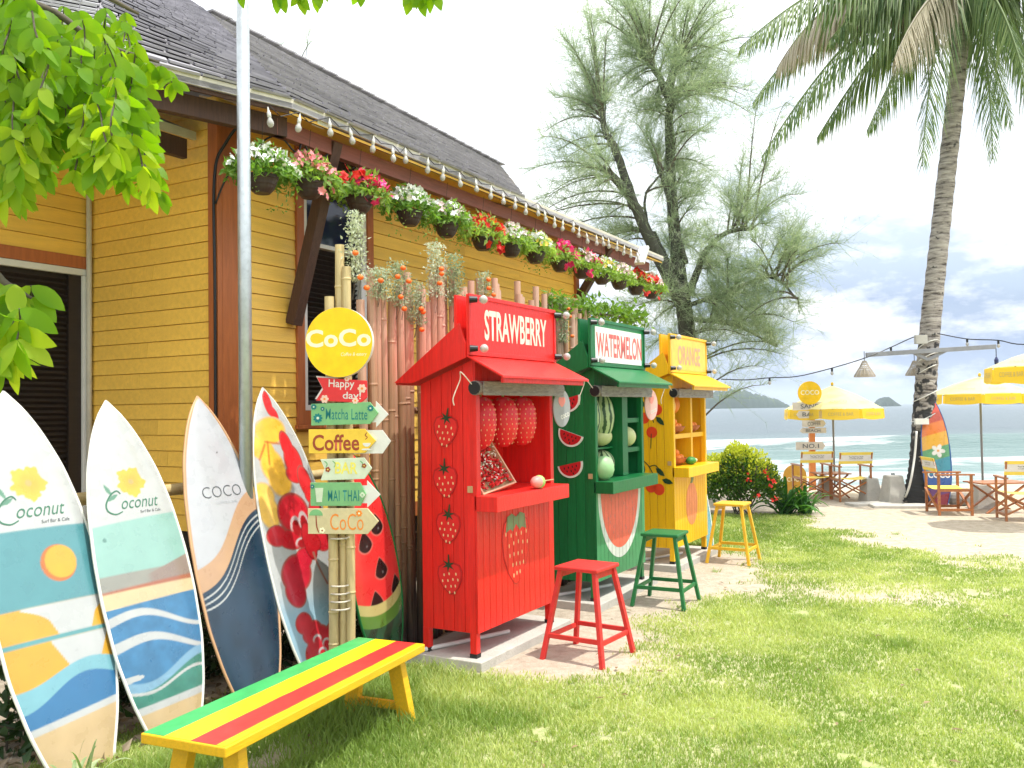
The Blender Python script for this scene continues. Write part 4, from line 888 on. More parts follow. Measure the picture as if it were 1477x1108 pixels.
for zi, zz in enumerate((.10,.03,-.05,-.12,-.19)):
    for k in range(5-zi//2): q.prism(ellip(cx_+(-.15+.075*k+.02*(zi % 2))*(1-zi*.1)+zi*.012, cz_+zz+R.uniform(-.01,.01), .006, .016, 8), YF-.0035, YF-.0026)
bd(q, 'painted_seeds', M['paint_cream'])['kind'] = 'stuff'
# hanging strawberry cushions
labs = ['plump strawberry cushion hanging nearest the left post of the red kiosk', 'strawberry cushion hanging in the middle of three in the red kiosk', 'strawberry cushion hanging rightmost inside the red kiosk']
for i, x in enumerate((.30, .62, .905)):
    z = 1.655; s = hempty('strawberry_cushion', 5.07+x, -3.33, z-.19, label=labs[i], cat='cushion', group='strawberry cushions hanging in the red kiosk')
    q = MB(); prof = [(0,0),(.03,.004),(.062,.03),(.088,.08),(.103,.15),(.106,.22),(.098,.29),(.075,.345),(.045,.37),(0,.378)]
    q.lathe([(r*1.08, z_) for r, z_ in prof], 22); q.build('berry', flat('cushion_red', (.72, .02, .03), .4), s, smooth=True)
    q = MB()
    for r_ in range(9):
        zz = .03+.036*r_; rr = np.interp(zz, [p[1] for p in prof], [p[0]*1.08 for p in prof]); nn = max(6, int(rr*2*PI/.042))
        for k in range(nn):
            a = 2*PI*(k+.5*(r_ % 2))/nn; q.ell((math.cos(a)*rr, math.sin(a)*rr, zz), .0045, .0045, .008, 5, 3)
    q.build('seeds', flat('seed_pink', (.85, .50, .25)), s)['kind'] = 'stuff'
    q = MB()
    for k in range(6): a = k*PI/3; q.add([(0,0,.375),(math.cos(a-.4)*.045,math.sin(a-.4)*.045,.372),(math.cos(a)*.095,math.sin(a)*.095,.345),(math.cos(a+.4)*.045,math.sin(a+.4)*.045,.372)], [(0,1,2,3)])
    q.tube([(0,0,.37),(0,0,.43)], .01, 6); q.build('leaf_cap', flat('cushion_leaf', (.30, .42, .12)), s)
# crate of strawberries tilted on the counter
cr_ = hempty('strawberry_tray', 5.07+.30, -3.235, 1.168, label='wooden tray packed with small strawberries leaning inside the red kiosk', cat='tray')
Mt = Matrix.Rotation(math.radians(58), 4, 'X'); Mt = Matrix.Rotation(math.radians(-6), 4, 'Y') @ Mt @ Matrix.Scale(1.13, 4)
q = MB(M=Mt); q.box(-.17, .21, 0, .36, 0, .008); q.build('tray_base', M['woodlt'], cr_)
q = MB(M=Mt); q.box(-.185, -.17, -.012, .372, -.002, .05); q.box(.21, .225, -.012, .372, -.002, .05); q.box(-.17, .21, -.012, 0, -.002, .05); q.box(-.17, .21, .36, .372, -.002, .05); q.build('tray_rim', flat('tray_wood', (.60, .34, .20)), cr_, bevel=.002)
for mm_, nn, nmn in (('paint_red', 200, 'strawberries'), ('paint_deepred', 110, 'dark_strawberries')):
    q = MB(M=Mt)
    for k in range(nn): q.ell((R.uniform(-.155, .195), R.uniform(.02, .345), R.uniform(.022, .045)), R.uniform(.009,.014), .010, .011, 6, 4)
    q.build(nmn, M[mm_], cr_, smooth=True)['kind'] = 'stuff'
q = MB(M=Mt)
for k in range(120): 
    x, y = R.uniform(-.155, .195), R.uniform(.02, .345); a = R.uniform(0, 6); q.add([(x,y,.055),(x+.014*math.cos(a),y+.014*math.sin(a),.060),(x+.014*math.cos(a+1.3),y+.014*math.sin(a+1.3),.052)], [(0,1,2)])
q.build('leaf_bits', flat('white_leaf', (.70, .62, .52)), cr_)['kind'] = 'stuff'
# toy strawberry with a stick
ty = hempty('toy_mallet', 5.07+.60, -3.06, 1.165, label='pink and green toy fruit on a stick lying on the red counter', cat='toy')
rot = Matrix.Rotation(math.radians(90), 3, 'Y'); q = MB(); q.ell((0, -.02, .05), .045, .045, .062, 14, 10, rot); q.build('pink_end', M['toy_pink'], ty, smooth=True)
q = MB(); q.ell((.035, -.02, .05), .049, .049, .04, 14, 10, rot); q.build('green_end', M['toy_green'], ty, smooth=True)
q = MB(); q.tube([(.07,-.02,.05),(.42,.06,.035)], .005, 8); q.build('stick', M['woodlt'], ty)
# --- watermelon
k2, bd = kiosk(7.02, M['green'], 'WATERMELON', 'green wooden kiosk with WATERMELON sign and melon slices on its side', 1.11, 'w')
q = MB(); q.box(.02, KW-.03, -.0262, -.0222, 2.155, 2.465); bd(q, 'sign_panel', flat('panel_white', (.72, .74, .70)))
lettering('WATERMELON', k2, flat('rose_letter', (.62, .12, .11)), .575, 2.31-.07, 1.07, .215, y=-.0275, offset=.024, spacing=1.0)
for i, (y, z, fl_) in enumerate(((.228, 1.79, .25), (.225, 1.485, -.32), (.215, 1.21, .22))):
    M4 = side_M(-.002)
    def slice_poly(r): return rp([(-y-r, z+.05)]+ellip(-y, z+.05, r, r*1.0, 16, PI, 2*PI)+[(-y+r, z+.05)], (-y, z), fl_)
    if fl_: pass
    q = MB(M=M4); q.prism(slice_poly(.125), -.010, .002); b1 = bd(q, 'melon_slice', M['paint_white']); q = MB(M=M4); q.prism(slice_poly(.108), -.0115, -.0102); bd(q, 'red_flesh', flat('melon_red', (.56, .012, .018)), b1)
    q = MB(M=M4)
    for a, b_ in ((-.06,.02),(-.02,.02),(.02,.02),(.06,.02),(-.04,-.01),(0,-.015),(.04,-.01),(.015,-.04)): q.prism(rp(ellip(-y+a, z+b_, .0062, .011, 8), (-y, z), fl_), -.0128, -.0118)
    bd(q, 'seeds', M['paint_black'], b1)['kind'] = 'stuff'
flat('green_sunlit', (.05, .26, .10))
clip_paint(bd, [(0,KB),(KW,KB),(KW,1.005),(0,1.005)], M['green_sunlit'], 'sunlit_front_tone', YF, th=.0008)  # lighter green over the whole front: its sunlit look put into the colour
clip_paint(bd, [(.02, 1.004)]+ellip(.535, 1.004, .50, .625, 40, PI, 2*PI)+[(1.04, 1.004)], flat('rind_white', (.62, .66, .60)), 'painted_rind', YF-.001)
clip_paint(bd, [(.08, 1.004)]+ellip(.535, 1.004, .44, .535, 40, PI, 2*PI)+[(.99, 1.004)], flat('flesh_coral', (.78, .13, .075)), 'painted_flesh', YF-.0024)
q = MB()
for k in range(26):
    x = .535+R.uniform(-.36,.36); z = 1.0-R.uniform(.04,.44); 
    if ((x-.535)/.40)**2+((z-1.0)/.48)**2 < 1: q.prism(ellip(x, z, .006, .017, 8), YF-.0046, YF-.0038)
bd(q, 'painted_seeds', M['paint_rose'])['kind'] = 'stuff'
q = MB(); q.box(.66, .79, .0, KD-.017, 1.112, 1.92); bd(q, 'divider', bevel=.002)
for z in (1.345, 1.625):
    q = MB(); q.box(.791, KW-.026, .002, KD-.018, z-.022, z+.022); bd(q, 'shelf', M['green'], bevel=.002)
q = MB(); q.box(.026, .659, .10, KD-.018, 1.37, 1.385); bd(q, 'shelf', bevel=.002)
def melon(u, w, z, rx, rz, label, m, tilt=0, name='watermelon'):
    o = hempty(name, u, w, z-rz, label=label, cat='melon'); q = MB(); q.ell((0,0,0), rx, rx, rz, 22, 14); x = q.build('rind', m, o, smooth=True); x.location = (0,0,rz); x.rotation_euler = (tilt, 0, R.uniform(0, 3))
    q = MB(); q.tube([(0,0,rz*2-.004),(.01,0,rz*2+.02)], .006, 6); q.build('stalk', M['twig'], o); return o
melon(7.02+.26, -3.36, 1.67, .11, .22, 'tall striped melon cushion hanging at the left of the green kiosk', M['melon']); melon(7.02+.51, -3.35, 1.67, .125, .225, 'tall striped melon cushion hanging right of the first one', M['melon'])
melon(7.02+.52, -3.38, 1.387+.095, .125, .093, 'pale green round melon on the middle shelf of the green kiosk', M['melon_pale'])
melon(7.02+.52, -3.36, 1.11+.125, .125, .122, 'dark striped round melon on the counter of the green kiosk', M['melon'], 0)
melon(7.02+.93, -3.28, 1.367+.10, .10, .098, 'yellow green melon in the right bay of the green kiosk', M['melon_pale'])
o = hempty('melon_half', 7.02+.13, -3.17, 1.112, label='cut melon half with pink flesh at the left end of the green counter', cat='melon'); rot = Matrix.Rotation(math.radians(35), 4, 'Z')
q = MB(M=rot); q.lathe([(0,.0),(.05,.01),(.085,.04),(.10,.09),(.096,.14),(.075,.185),(.04,.208),(0,.212)], 18); q.build('rind', flat('rind_green', (.30, .52, .25)), o, smooth=True)
q = MB(M=rot); q.M = rot @ Matrix.Translation((.03, -.06, .112)) ; q.ell((0,0,0), .06, .045, .08, 16, 10); q.build('flesh', flat('flesh_pale', (.78, .52, .48)), o, smooth=True)
# --- orange
k3, bd = kiosk(9.04, M['yellow'], 'ORANGE', 'yellow wooden kiosk with ORANGE sign and painted oranges on its side', 1.10, 'o')
q = MB(); q.box(-.04, KW+.02, -.0245, -.0222, 2.15, 2.49); bd(q, 'sign_panel', flat('panel_amber', (.78, .50, .09)))
lettering('ORANGE', k3, flat('faded_letter', (.68, .30, .20)), .56, 2.315-.07, .78, .21, y=-.026, offset=.02, spacing=.95)
for cy_, cz in ((.165, 1.72), (.31, 1.63), (.225, 1.475), (.245, .885), (.155, .86)):
    q = MB(M=side_M(-.0012)); q.prism(ellip(-cy_, cz, .062, .062, 22), -.0025, 0); bd(q, 'painted_orange', flat('painted_orange_red', (.72, .055, .012)))
def vine(pts, r): 
    q = MB(M=side_M(-.0012)); P = smooth_path([(a, 0, b_) for a, b_ in pts], 5)
    for a, b_ in zip(P[:-1], P[1:]):
        d = (b_-a).normalized(); n_ = Vector((-d.z, 0, d.x))*r; q.prism([((a+n_).x, (a+n_).z), ((b_+n_).x, (b_+n_).z), ((b_-n_).x, (b_-n_).z), ((a-n_).x, (a-n_).z)], -.0042, -.003)
    bd(q, 'painted_stem', M['paint_dkgreen'])
vine([(-.25,1.98),(-.30,1.86),(-.25,1.72),(-.20,1.58)], .005); vine([(-.30,1.86),(-.22,1.83),(-.17,1.78)], .005); vine([(-.33,1.17),(-.26,1.10),(-.2,.98)], .005); vine([(-.26,1.10),(-.2,1.12),(-.15,1.08)], .005); vine([(-.23,1.46),(-.24,1.3)], .004)
for a, b_, r_ in ((-.13,1.60,-.8),(-.34,1.80,2.2),(-.34,1.05,1.2),(-.14,1.05,-.7),(-.06,.95,-.3)):
    q = MB(M=side_M(-.0012)); P = [(a+math.cos(r_)*x-math.sin(r_)*z, b_+math.sin(r_)*x+math.cos(r_)*z) for x, z in ((-.06,0),(-.02,.028),(.03,.024),(.07,0),(.03,-.024),(-.02,-.028))]; q.prism(P, -.0058, -.0045); bd(q, 'painted_leaf', M['paint_dkgreen'])
clip_paint(bd, ellip(.57, .66, .20, .235, 30), flat('orange_salmon', (.80, .27, .10)), 'painted_fruit', YF)
clip_paint(bd, [(.52,.89),(.56,.93),(.545,1.0),(.60,.94),(.66,.99),(.63,.92),(.60,.89)], M['paint_sage'], 'painted_leaf', YF-.001)
q = MB(); q.box(.64, .70, .0, KD-.017, 1.102, 1.92); bd(q, 'divider', bevel=.002)
q = MB(); q.box(.701, KW-.026, .002, KD-.018, 1.40, 1.45); bd(q, 'shelf', bevel=.002); q = MB(); q.box(.026, .639, .002, KD-.018, 1.40, 1.45); bd(q, 'shelf', bevel=.002)
for x, z, lab in ((.36, 1.452, 'upper shelf'), (.42, 1.102, 'counter'), (.90, 1.452, 'right hand shelf')):
    o = hempty('orange_basket', 9.04+x, -3.36, z, label='shallow basket heaped with oranges on the %s of the yellow kiosk' % lab, cat='basket'); q = MB(); q.lathe([(0,0),(.10,0),(.15,.03),(.18,.075),(.172,.078),(.14,.04),(0,.02)], 20); q.build('basket', M['basket_brown'], o)
    for k, (a, b_, c_) in enumerate([(.10*math.cos(j*PI/3), .10*math.sin(j*PI/3), .075) for j in range(6)]+[(.05*math.cos(j*2.1+.5), .05*math.sin(j*2.1+.5), .13) for j in range(3)]+[(0,0,.18),(0,-.02,.06)]):
        q = MB(); q.ell((0,0,0), .044, .044, .042, 14, 9); q.build('orange', M['orange_fruit'], o, smooth=True, loc=(a, b_, c_))
o = hempty('orange_cushion', 9.04+.18, -3.3, 1.66, label='pale orange round cushion hanging at the top left of the yellow kiosk', cat='cushion'); q = MB(); q.ell((0,0,.09), .10, .08, .115, 18, 12); q.build('cushion', flat('cushion_orange', (.85, .48, .16)), o, smooth=True); q = MB(); q.tube([(0,0,.2),(0,0,.27)], .004, 5); q.build('loop', M['rope'], o)
o = hempty('orange_cushion', 9.04+.44, -3.34, 1.69, label='bright orange round cushion hanging at the top of the yellow kiosk beside the pale one', cat='cushion'); q = MB(); q.ell((0,0,.08), .09, .08, .10, 18, 12); q.build('cushion', M['orange_fruit'], o, smooth=True); q = MB(); q.tube([(0,0,.17),(0,0,.24)], .004, 5); q.build('loop', M['rope'], o)
o = hempty('melon_toy', 9.04+.50, -3.16, 1.10, label='small green melon in front of the oranges on the yellow counter', cat='melon'); q = MB(); q.ell((0,0,.045), .075, .06, .045, 16, 10); q.build('rind', flat('toy_melon', (.04, .22, .04)), o, smooth=True)
q = MB(); q.ell((.02,-.045,.05), .03, .022, .022, 12, 8); q.build('flesh', flat('flesh_yel', (.55, .60, .30)), o, smooth=True)
# oval tags hanging at kiosk sides
for u, w, z, m_, lab in ((6.22, -3.13, 1.60, 'paint_grey', 'grey oval hanging sign with a strawberry and coco lettering beside the red kiosk'), (8.20, -3.13, 1.62, 'paint_pinklt', 'pink oval hanging sign with coco lettering beside the green kiosk')):
    o = hempty('hanging_sign', u+.05, w, z, rz=-.45, label=lab, cat='sign', group='oval tags hanging on the kiosk sides'); q = MB(); q.prism(ellip(0, .15, .085, .15, 28), -.006, .006); q.build('plate', M[m_], o, bevel=.002)
    lettering('coco', o, M['white'], .03, .09, .09, .035, y=-.0075, offset=.02, rot=.35); q = MB(); q.prism(berry_shape(-.0, .20, .07, .08), -.0078, -.0062); q.build('emblem', M['toy_pink'], o); q = MB(); q.tube([(0,0,.3),(0,.02,.36)], .003, 5); q.build('string', M['rope'], o)
# slabs
for u0, u1, lab, kk in ((5.0, 6.36, 'red', 0), (6.93, 8.33, 'green', 1), (8.95, 10.35, 'yellow', 2)):
    o = hempty('concrete_slab', u0, -3.12, 0, label='low concrete slab under the %s kiosk' % lab, cat='slab'); q = MB(); q.box(0, u1-u0, 0, .62, -.05, .068); q.build('slab', M['concrete'], o, bevel=.006)
    q = MB(); q.tube([(.05,.50,.085),(.75,.22,.085)], .016, 8); q.build('plastic_pipe', M['white'], o, smooth=True)

# ============================================================ STOOLS
def stool(u, w, h, m, rz, label, ss=.17, fs=.235):
    t = hempty('bar_stool', u, w, 0, rz=rz, label=label, cat='stool', group='painted bar stools in front of the kiosks')
    q = MB(); q.box(-ss, ss, -ss, ss, h-.028, h); q.build('seat', m, t, bevel=.007)
    ci = ss-.035
    for sx in (-1, 1):
        for sy in (-1, 1):
            q = MB(); q.beam((sx*fs, sy*fs, 0), (sx*ci, sy*ci, h-.029), .030, .038, up=(1,0,0)); q.build('leg', m, t, bevel=.003)
    z = .155; e_ = fs+(ci-fs)*z/(h-.03)
    for ax in range(2):
        for s in (-1, 1):
            q = MB(); zz = z+(.012 if ax else 0)
            a, b_ = ((-e_, s*e_, zz), (e_, s*e_, zz)) if ax == 0 else ((s*e_, -e_, zz), (s*e_, e_, zz)); q.beam(a, b_, .018, .032); q.build('stretcher', m, t, bevel=.002)
    q = MB(); e2 = ci-.005; q.box(-e2, e2, -e2-.01, -e2+.008, h-.075, h-.03); q.box(-e2, e2, e2-.008, e2+.01, h-.075, h-.03); q.build('apron', m, t, bevel=.002)
    return t
stool(5.69, -2.66, .645, M['redlt'], math.radians(-4), 'red wooden stool in front of the strawberry kiosk')
stool(7.53, -2.75, .635, M['greenst'], math.radians(2), 'green wooden stool in front of the watermelon kiosk')
stool(9.88, -2.80, .66, M['yellst'], math.radians(0), 'yellow wooden stool in front of the orange kiosk')

# ============================================================ BENCH
bu, bw = 2.50, -2.99; ang = math.atan2(.19, 1.62)
bench = hempty('striped_bench', bu+.80, bw-.10, 0, rz=ang, label='yellow wooden bench with green yellow and red stripes along its seat', cat='bench')
m, N, L, b = nm('striped seat paint'); tcx = N.new('ShaderNodeTexCoord'); sp = N.new('ShaderNodeSeparateXYZ'); L.new(tcx.outputs['Object'], sp.inputs[0]); n1 = N.new('ShaderNodeTexNoise'); n1.inputs['Scale'].default_value = 5; L.new(tcx.outputs['Object'], n1.inputs['Vector'])
ma = N.new('ShaderNodeMath'); ma.operation = 'MULTIPLY_ADD'; L.new(n1.outputs[0], ma.inputs[0]); ma.inputs[1].default_value = .012; L.new(sp.outputs[1], ma.inputs[2]); mr = N.new('ShaderNodeMapRange'); mr.inputs[1].default_value = -.225; mr.inputs[2].default_value = .235; L.new(ma.outputs[0], mr.inputs[0])
r = N.new('ShaderNodeValToRGB'); r.color_ramp.interpolation = 'CONSTANT'; E_ = r.color_ramp.elements; E_[0].position = 0; E_[0].color = (.85, .46, .01, 1); E_[1].position = .13; E_[1].color = (.72, .035, .03, 1)
for p_, c_ in ((.42, (.86, .56, .008, 1)), (.72, (.04, .38, .10, 1))): e_ = E_.new(p_); e_.color = c_
L.new(mr.outputs[0], r.inputs[0]); n2 = N.new('ShaderNodeTexNoise'); n2.inputs['Scale'].default_value = 12; n2.inputs['Detail'].default_value = 8; L.new(tcx.outputs['Object'], n2.inputs['Vector']); m2 = N.new('ShaderNodeMapRange'); m2.inputs[1].default_value = .3; m2.inputs[2].default_value = .7; m2.inputs[3].default_value = .82; m2.inputs[4].default_value = 1.05; L.new(n2.outputs[0], m2.inputs[0])
mx = N.new('ShaderNodeMix'); mx.data_type = 'RGBA'; mx.blend_type = 'MULTIPLY'; mx.inputs[0].default_value = 1; L.new(r.outputs[0], mx.inputs[6]); L.new(m2.outputs[0], mx.inputs[7]); L.new(mx.outputs[2], b.inputs['Base Color']); b.inputs['Roughness'].default_value = .38
bp = N.new('ShaderNodeBump'); bp.inputs['Strength'].default_value = .15; bp.inputs['Distance'].default_value = .01; L.new(n2.outputs[0], bp.inputs['Height']); L.new(bp.outputs[0], b.inputs['Normal'])
M['benchy'] = paint('bench yellow', (.82, .45, .012), .42, .1, 5, .3, HG, dirt=(.50,.30,.06), dirtamt=.4, chips=(.40,.26,.12))
q = MB(); q.box(-.825, .825, -.225, .225, .372, .416); q.build('seat', M['benchy'], bench, bevel=.006)
q = MB(); q.box(-.817, .817, -.217, .217, .4164, .4176); q.build('striped_top', m, bench)
for x in (-.66, .66):
    for s in (-1, 1):
        q = MB(); q.beam((x+.03*(1 if x > 0 else -1), s*.185, 0), (x, s*.125, .371), .085, .055, up=(1,0,0)); q.build('leg', M['benchy'], bench, bevel=.004)
    q = MB(); q.beam((x+(.025 if x > 0 else -.025), -.15, .10), (x+(.025 if x > 0 else -.025), .15, .10), .03, .045); q.build('stretcher', M['benchy'], bench, bevel=.003)
    q = MB(); q.box(x-.03, x+.03, -.15, .15, .325, .371); q.build('cleat', M['benchy'], bench)

# ============================================================ BAMBOO SIGNPOST
s0 = HW(4.41, -3.84); SPX = 221.0
post = empty('bamboo_signpost', s0, math.radians(-7), label='bamboo signpost with round yellow CoCo sign and six arrow boards', cat='signpost')
def SX(px): return (px-490)/SPX
def SZ(py): return 1.75+(594-py)/SPX
for px, ty, dy, r_ in ((483, 428, .0, .031), (496, 352, .035, .030), (508, 385, .01, .028), (489, 470, .055, .027)):
    q = MB(); n_ = 20; pts = []; rs = []; top = SZ(ty); nodes = [R.uniform(.1, .3)+.34*k for k in range(8)]; zz = [0]
    for nd in nodes: zz += [nd-.01, nd, nd+.01]
    zz = sorted([z for z in zz if z < top]+[top])
    for z in zz: pts.append((SX(px)+.006*math.sin(z*2), dy, z)); rs.append(r_*(1.14 if any(abs(z-nd) < .001 for nd in nodes) else 1))
    q.tube(pts, rs, 14); q.build('bamboo_pole', M['bamboolt'], post, smooth=False)
for z0 in (.44, SZ(783)):
    q = MB(); P = [(SX(495)+.075*math.cos(a*.5), .02+.075*math.sin(a*.5), z0+a*.004+.004*math.sin(a)) for a in range(int(4*2*PI/.5))]; q.tube(P, .0055, 6); q.build('rope_binding', M['rope'], post)
def sgn(poly, m, y, name='arrow_sign', th=.014, edge=None):
    q = MB(); q.prism([(SX(a), SZ(b_)) for a, b_ in poly], y-th, y); return q.build(name, m, post, bevel=.0015)
Y0 = -.05
cc = (SX(502), SZ(496)); q = MB(); q.prism(ellip(cc[0], cc[1], .222, .225, 48), Y0-.045, Y0-.005); rs_ = q.build('round_sign', M['white'], post)
q = MB(); q.prism(ellip(cc[0], cc[1], .221, .224, 48), Y0-.0475, Y0-.0455); q.build('yellow_face', M['sign_yellow'], rs_)
lettering('CoCo', rs_, M['yellow_lt'], cc[0]-.002, SZ(490), .43, .115, y=Y0-.0481, offset=.03, spacing=1.02); lettering('Coffee & eatery', rs_, M['yellow_lt'], SX(524), SZ(514), .17, .03, y=Y0-.0481, shear=.2)
a1 = sgn([(468,545),(541,551),(541,575),(532,582),(466,578),(477,562)], flat('sign_red', (.70, .03, .035)), Y0-.012); 
q = MB(); q.prism([(SX(a)-.012, SZ(b_)+.01) for a, b_ in [(468,545),(500,548),(500,578),(466,578),(477,562)]], Y0-.010, Y0-.004); q.build('backing', M['white'], a1)
lettering('Happy', a1, M['white'], SX(504), SZ(556), .17, .065, y=Y0-.0266, offset=.008, rot=-.04); lettering('day!', a1, M['white'], SX(519), SZ(573), .12, .06, y=Y0-.0266, offset=.008, rot=-.04)
def flower(parent, px, py, r_, m_, c_, y, n=6):
    q = MB(); q.prism(ellip(SX(px), SZ(py), r_, r_, 36, f=lambda a: .72+.28*abs(math.cos(a*n/2))), y-.001, y); f = q.build('painted_flower', m_, parent); q = MB(); q.prism(ellip(SX(px), SZ(py), r_*.28, r_*.28, 12), y-.0022, y-.0012); q.build('flower_centre', c_, parent)
for px, py, rr in ((534,562,.030),(479,576,.028),(512,548,.018),(524,579,.022)): flower(a1, px, py, rr, flat('petal_pink', (.80,.55,.45)), M['rust_orange'], Y0-.0262)
def arrow(yc, x0, x1, xt, hh, m, back=None, tilt=0, notch=0):
    P = [(x0+notch*0, yc-hh-tilt), (x1, yc-hh+tilt*.3), (xt, yc+tilt*.2), (x1, yc+hh+tilt*.3), (x0, yc+hh-tilt)]
    if notch: P.append((x0+notch, yc))
    o = sgn(P, m, Y0-.012)
    if back:
        q = MB(); q.prism([(SX(a), SZ(b_)) for a, b_ in back], Y0-.0115, Y0-.003); q.build('white_arrow_backing', M['white'], o)
    return o
a2 = arrow(597, 459, 545, 557, 15.5, M['sign_green'], [(510,588),(553,588),(553,580),(571,599),(553,617),(553,610),(480,610)], -1)
lettering('Matcha Latte', a2, M['teal_ink'], SX(511), SZ(598), .275, .07, y=Y0-.0266, offset=.003, rot=-.02, spacing=1.05)
for px, py, rr in ((469,603,.032),(463,587,.02),(546,590,.022),(476,590,.015)): flower(a2, px, py, rr, M['teal_ink'], M['sign_mint'], Y0-.0264, 9)
a3 = arrow(636, 455, 537, 553, 17, M['sign_amber'], [(520,621),(562,621),(574,637),(562,654),(520,654)], 0)
lettering('Coffee', a3, M['brown_ink'], SX(495), SZ(638), .31, .105, y=Y0-.0266, offset=.02)
q = MB(); q.prism(ellip(SX(540), SZ(639), .026, .024, 16, PI, 2*PI), Y0-.0275, Y0-.0262); q.prism(ellip(SX(540), SZ(648), .035, .006, 14), Y0-.0275, Y0-.0262); q.build('painted_cup', M['white'], a3); stroke(a3, M['brown_ink'], [(SX(538),SZ(634)),(SX(541),SZ(631)),(SX(538),SZ(628)),(SX(541),SZ(624))], .003, Y0-.0272, 'painted_steam')
a4 = arrow(675, 472, 536, 547, 15, M['sign_mint'], None, -1.5, 6)
lettering('BAR', a4, M['yellow_ink'], SX(510), SZ(674), .15, .075, y=Y0-.0266, offset=.02, rot=-.02)
flower(a4, 483, 676, .018, M['brown_ink'], M['yellow_ink'], Y0-.0264, 5); flower(a4, 536, 671, .016, M['brown_ink'], M['yellow_ink'], Y0-.0264, 5)
for px in (478, 490, 530): stroke(a4, M['sign_green'], [(SX(px), SZ(664)), (SX(px+4), SZ(668)), (SX(px+2), SZ(673))], .004, Y0-.0266, 'painted_curl')
a5 = arrow(711, 457, 530, 538, 16.5, M['sign_green'], [(510,699),(539,699),(539,692),(558,712),(539,730),(539,724),(480,724)], 0)
lettering('MAI THAI', a5, M['teal_ink'], SX(505.5), SZ(713), .205, .07, y=Y0-.0266, offset=.004, spacing=1.12)
q = MB(); q.prism([(SX(464),SZ(702)),(SX(476),SZ(702)),(SX(474),SZ(722)),(SX(466),SZ(722))], Y0-.0275, Y0-.0262); q.build('painted_glass', M['sign_mint'], a5); flower(a5, 533, 712, .018, M['sign_mint'], M['sign_green'], Y0-.0264, 4); flower(a5, 460, 700, .015, M['teal_ink'], M['sign_mint'], Y0-.0264, 7)
a6 = arrow(749, 453, 540, 556, 18, M['sign_beige'], None, 0)
lettering('CoCo', a6, M['rust_orange'], SX(510), SZ(750), .22, .105, y=Y0-.0266, offset=-.004)
q = MB(); q.prism(ellip(SX(465), SZ(741), .045, .04, 18, 0, PI), Y0-.0275, Y0-.0262); q.build('painted_parasol', M['sign_green'], a6); stroke(a6, M['brown_ink'], [(SX(465),SZ(741)),(SX(466),SZ(756)),(SX(469),SZ(765))], .004, Y0-.0272, 'painted_pole'); flower(a6, 474, 762, .02, M['yellow_lt'], M['brown_ink'], Y0-.0264, 5); flower(a6, 528, 738, .022, M['rust_orange'], M['yellow_lt'], Y0-.0264, 7)

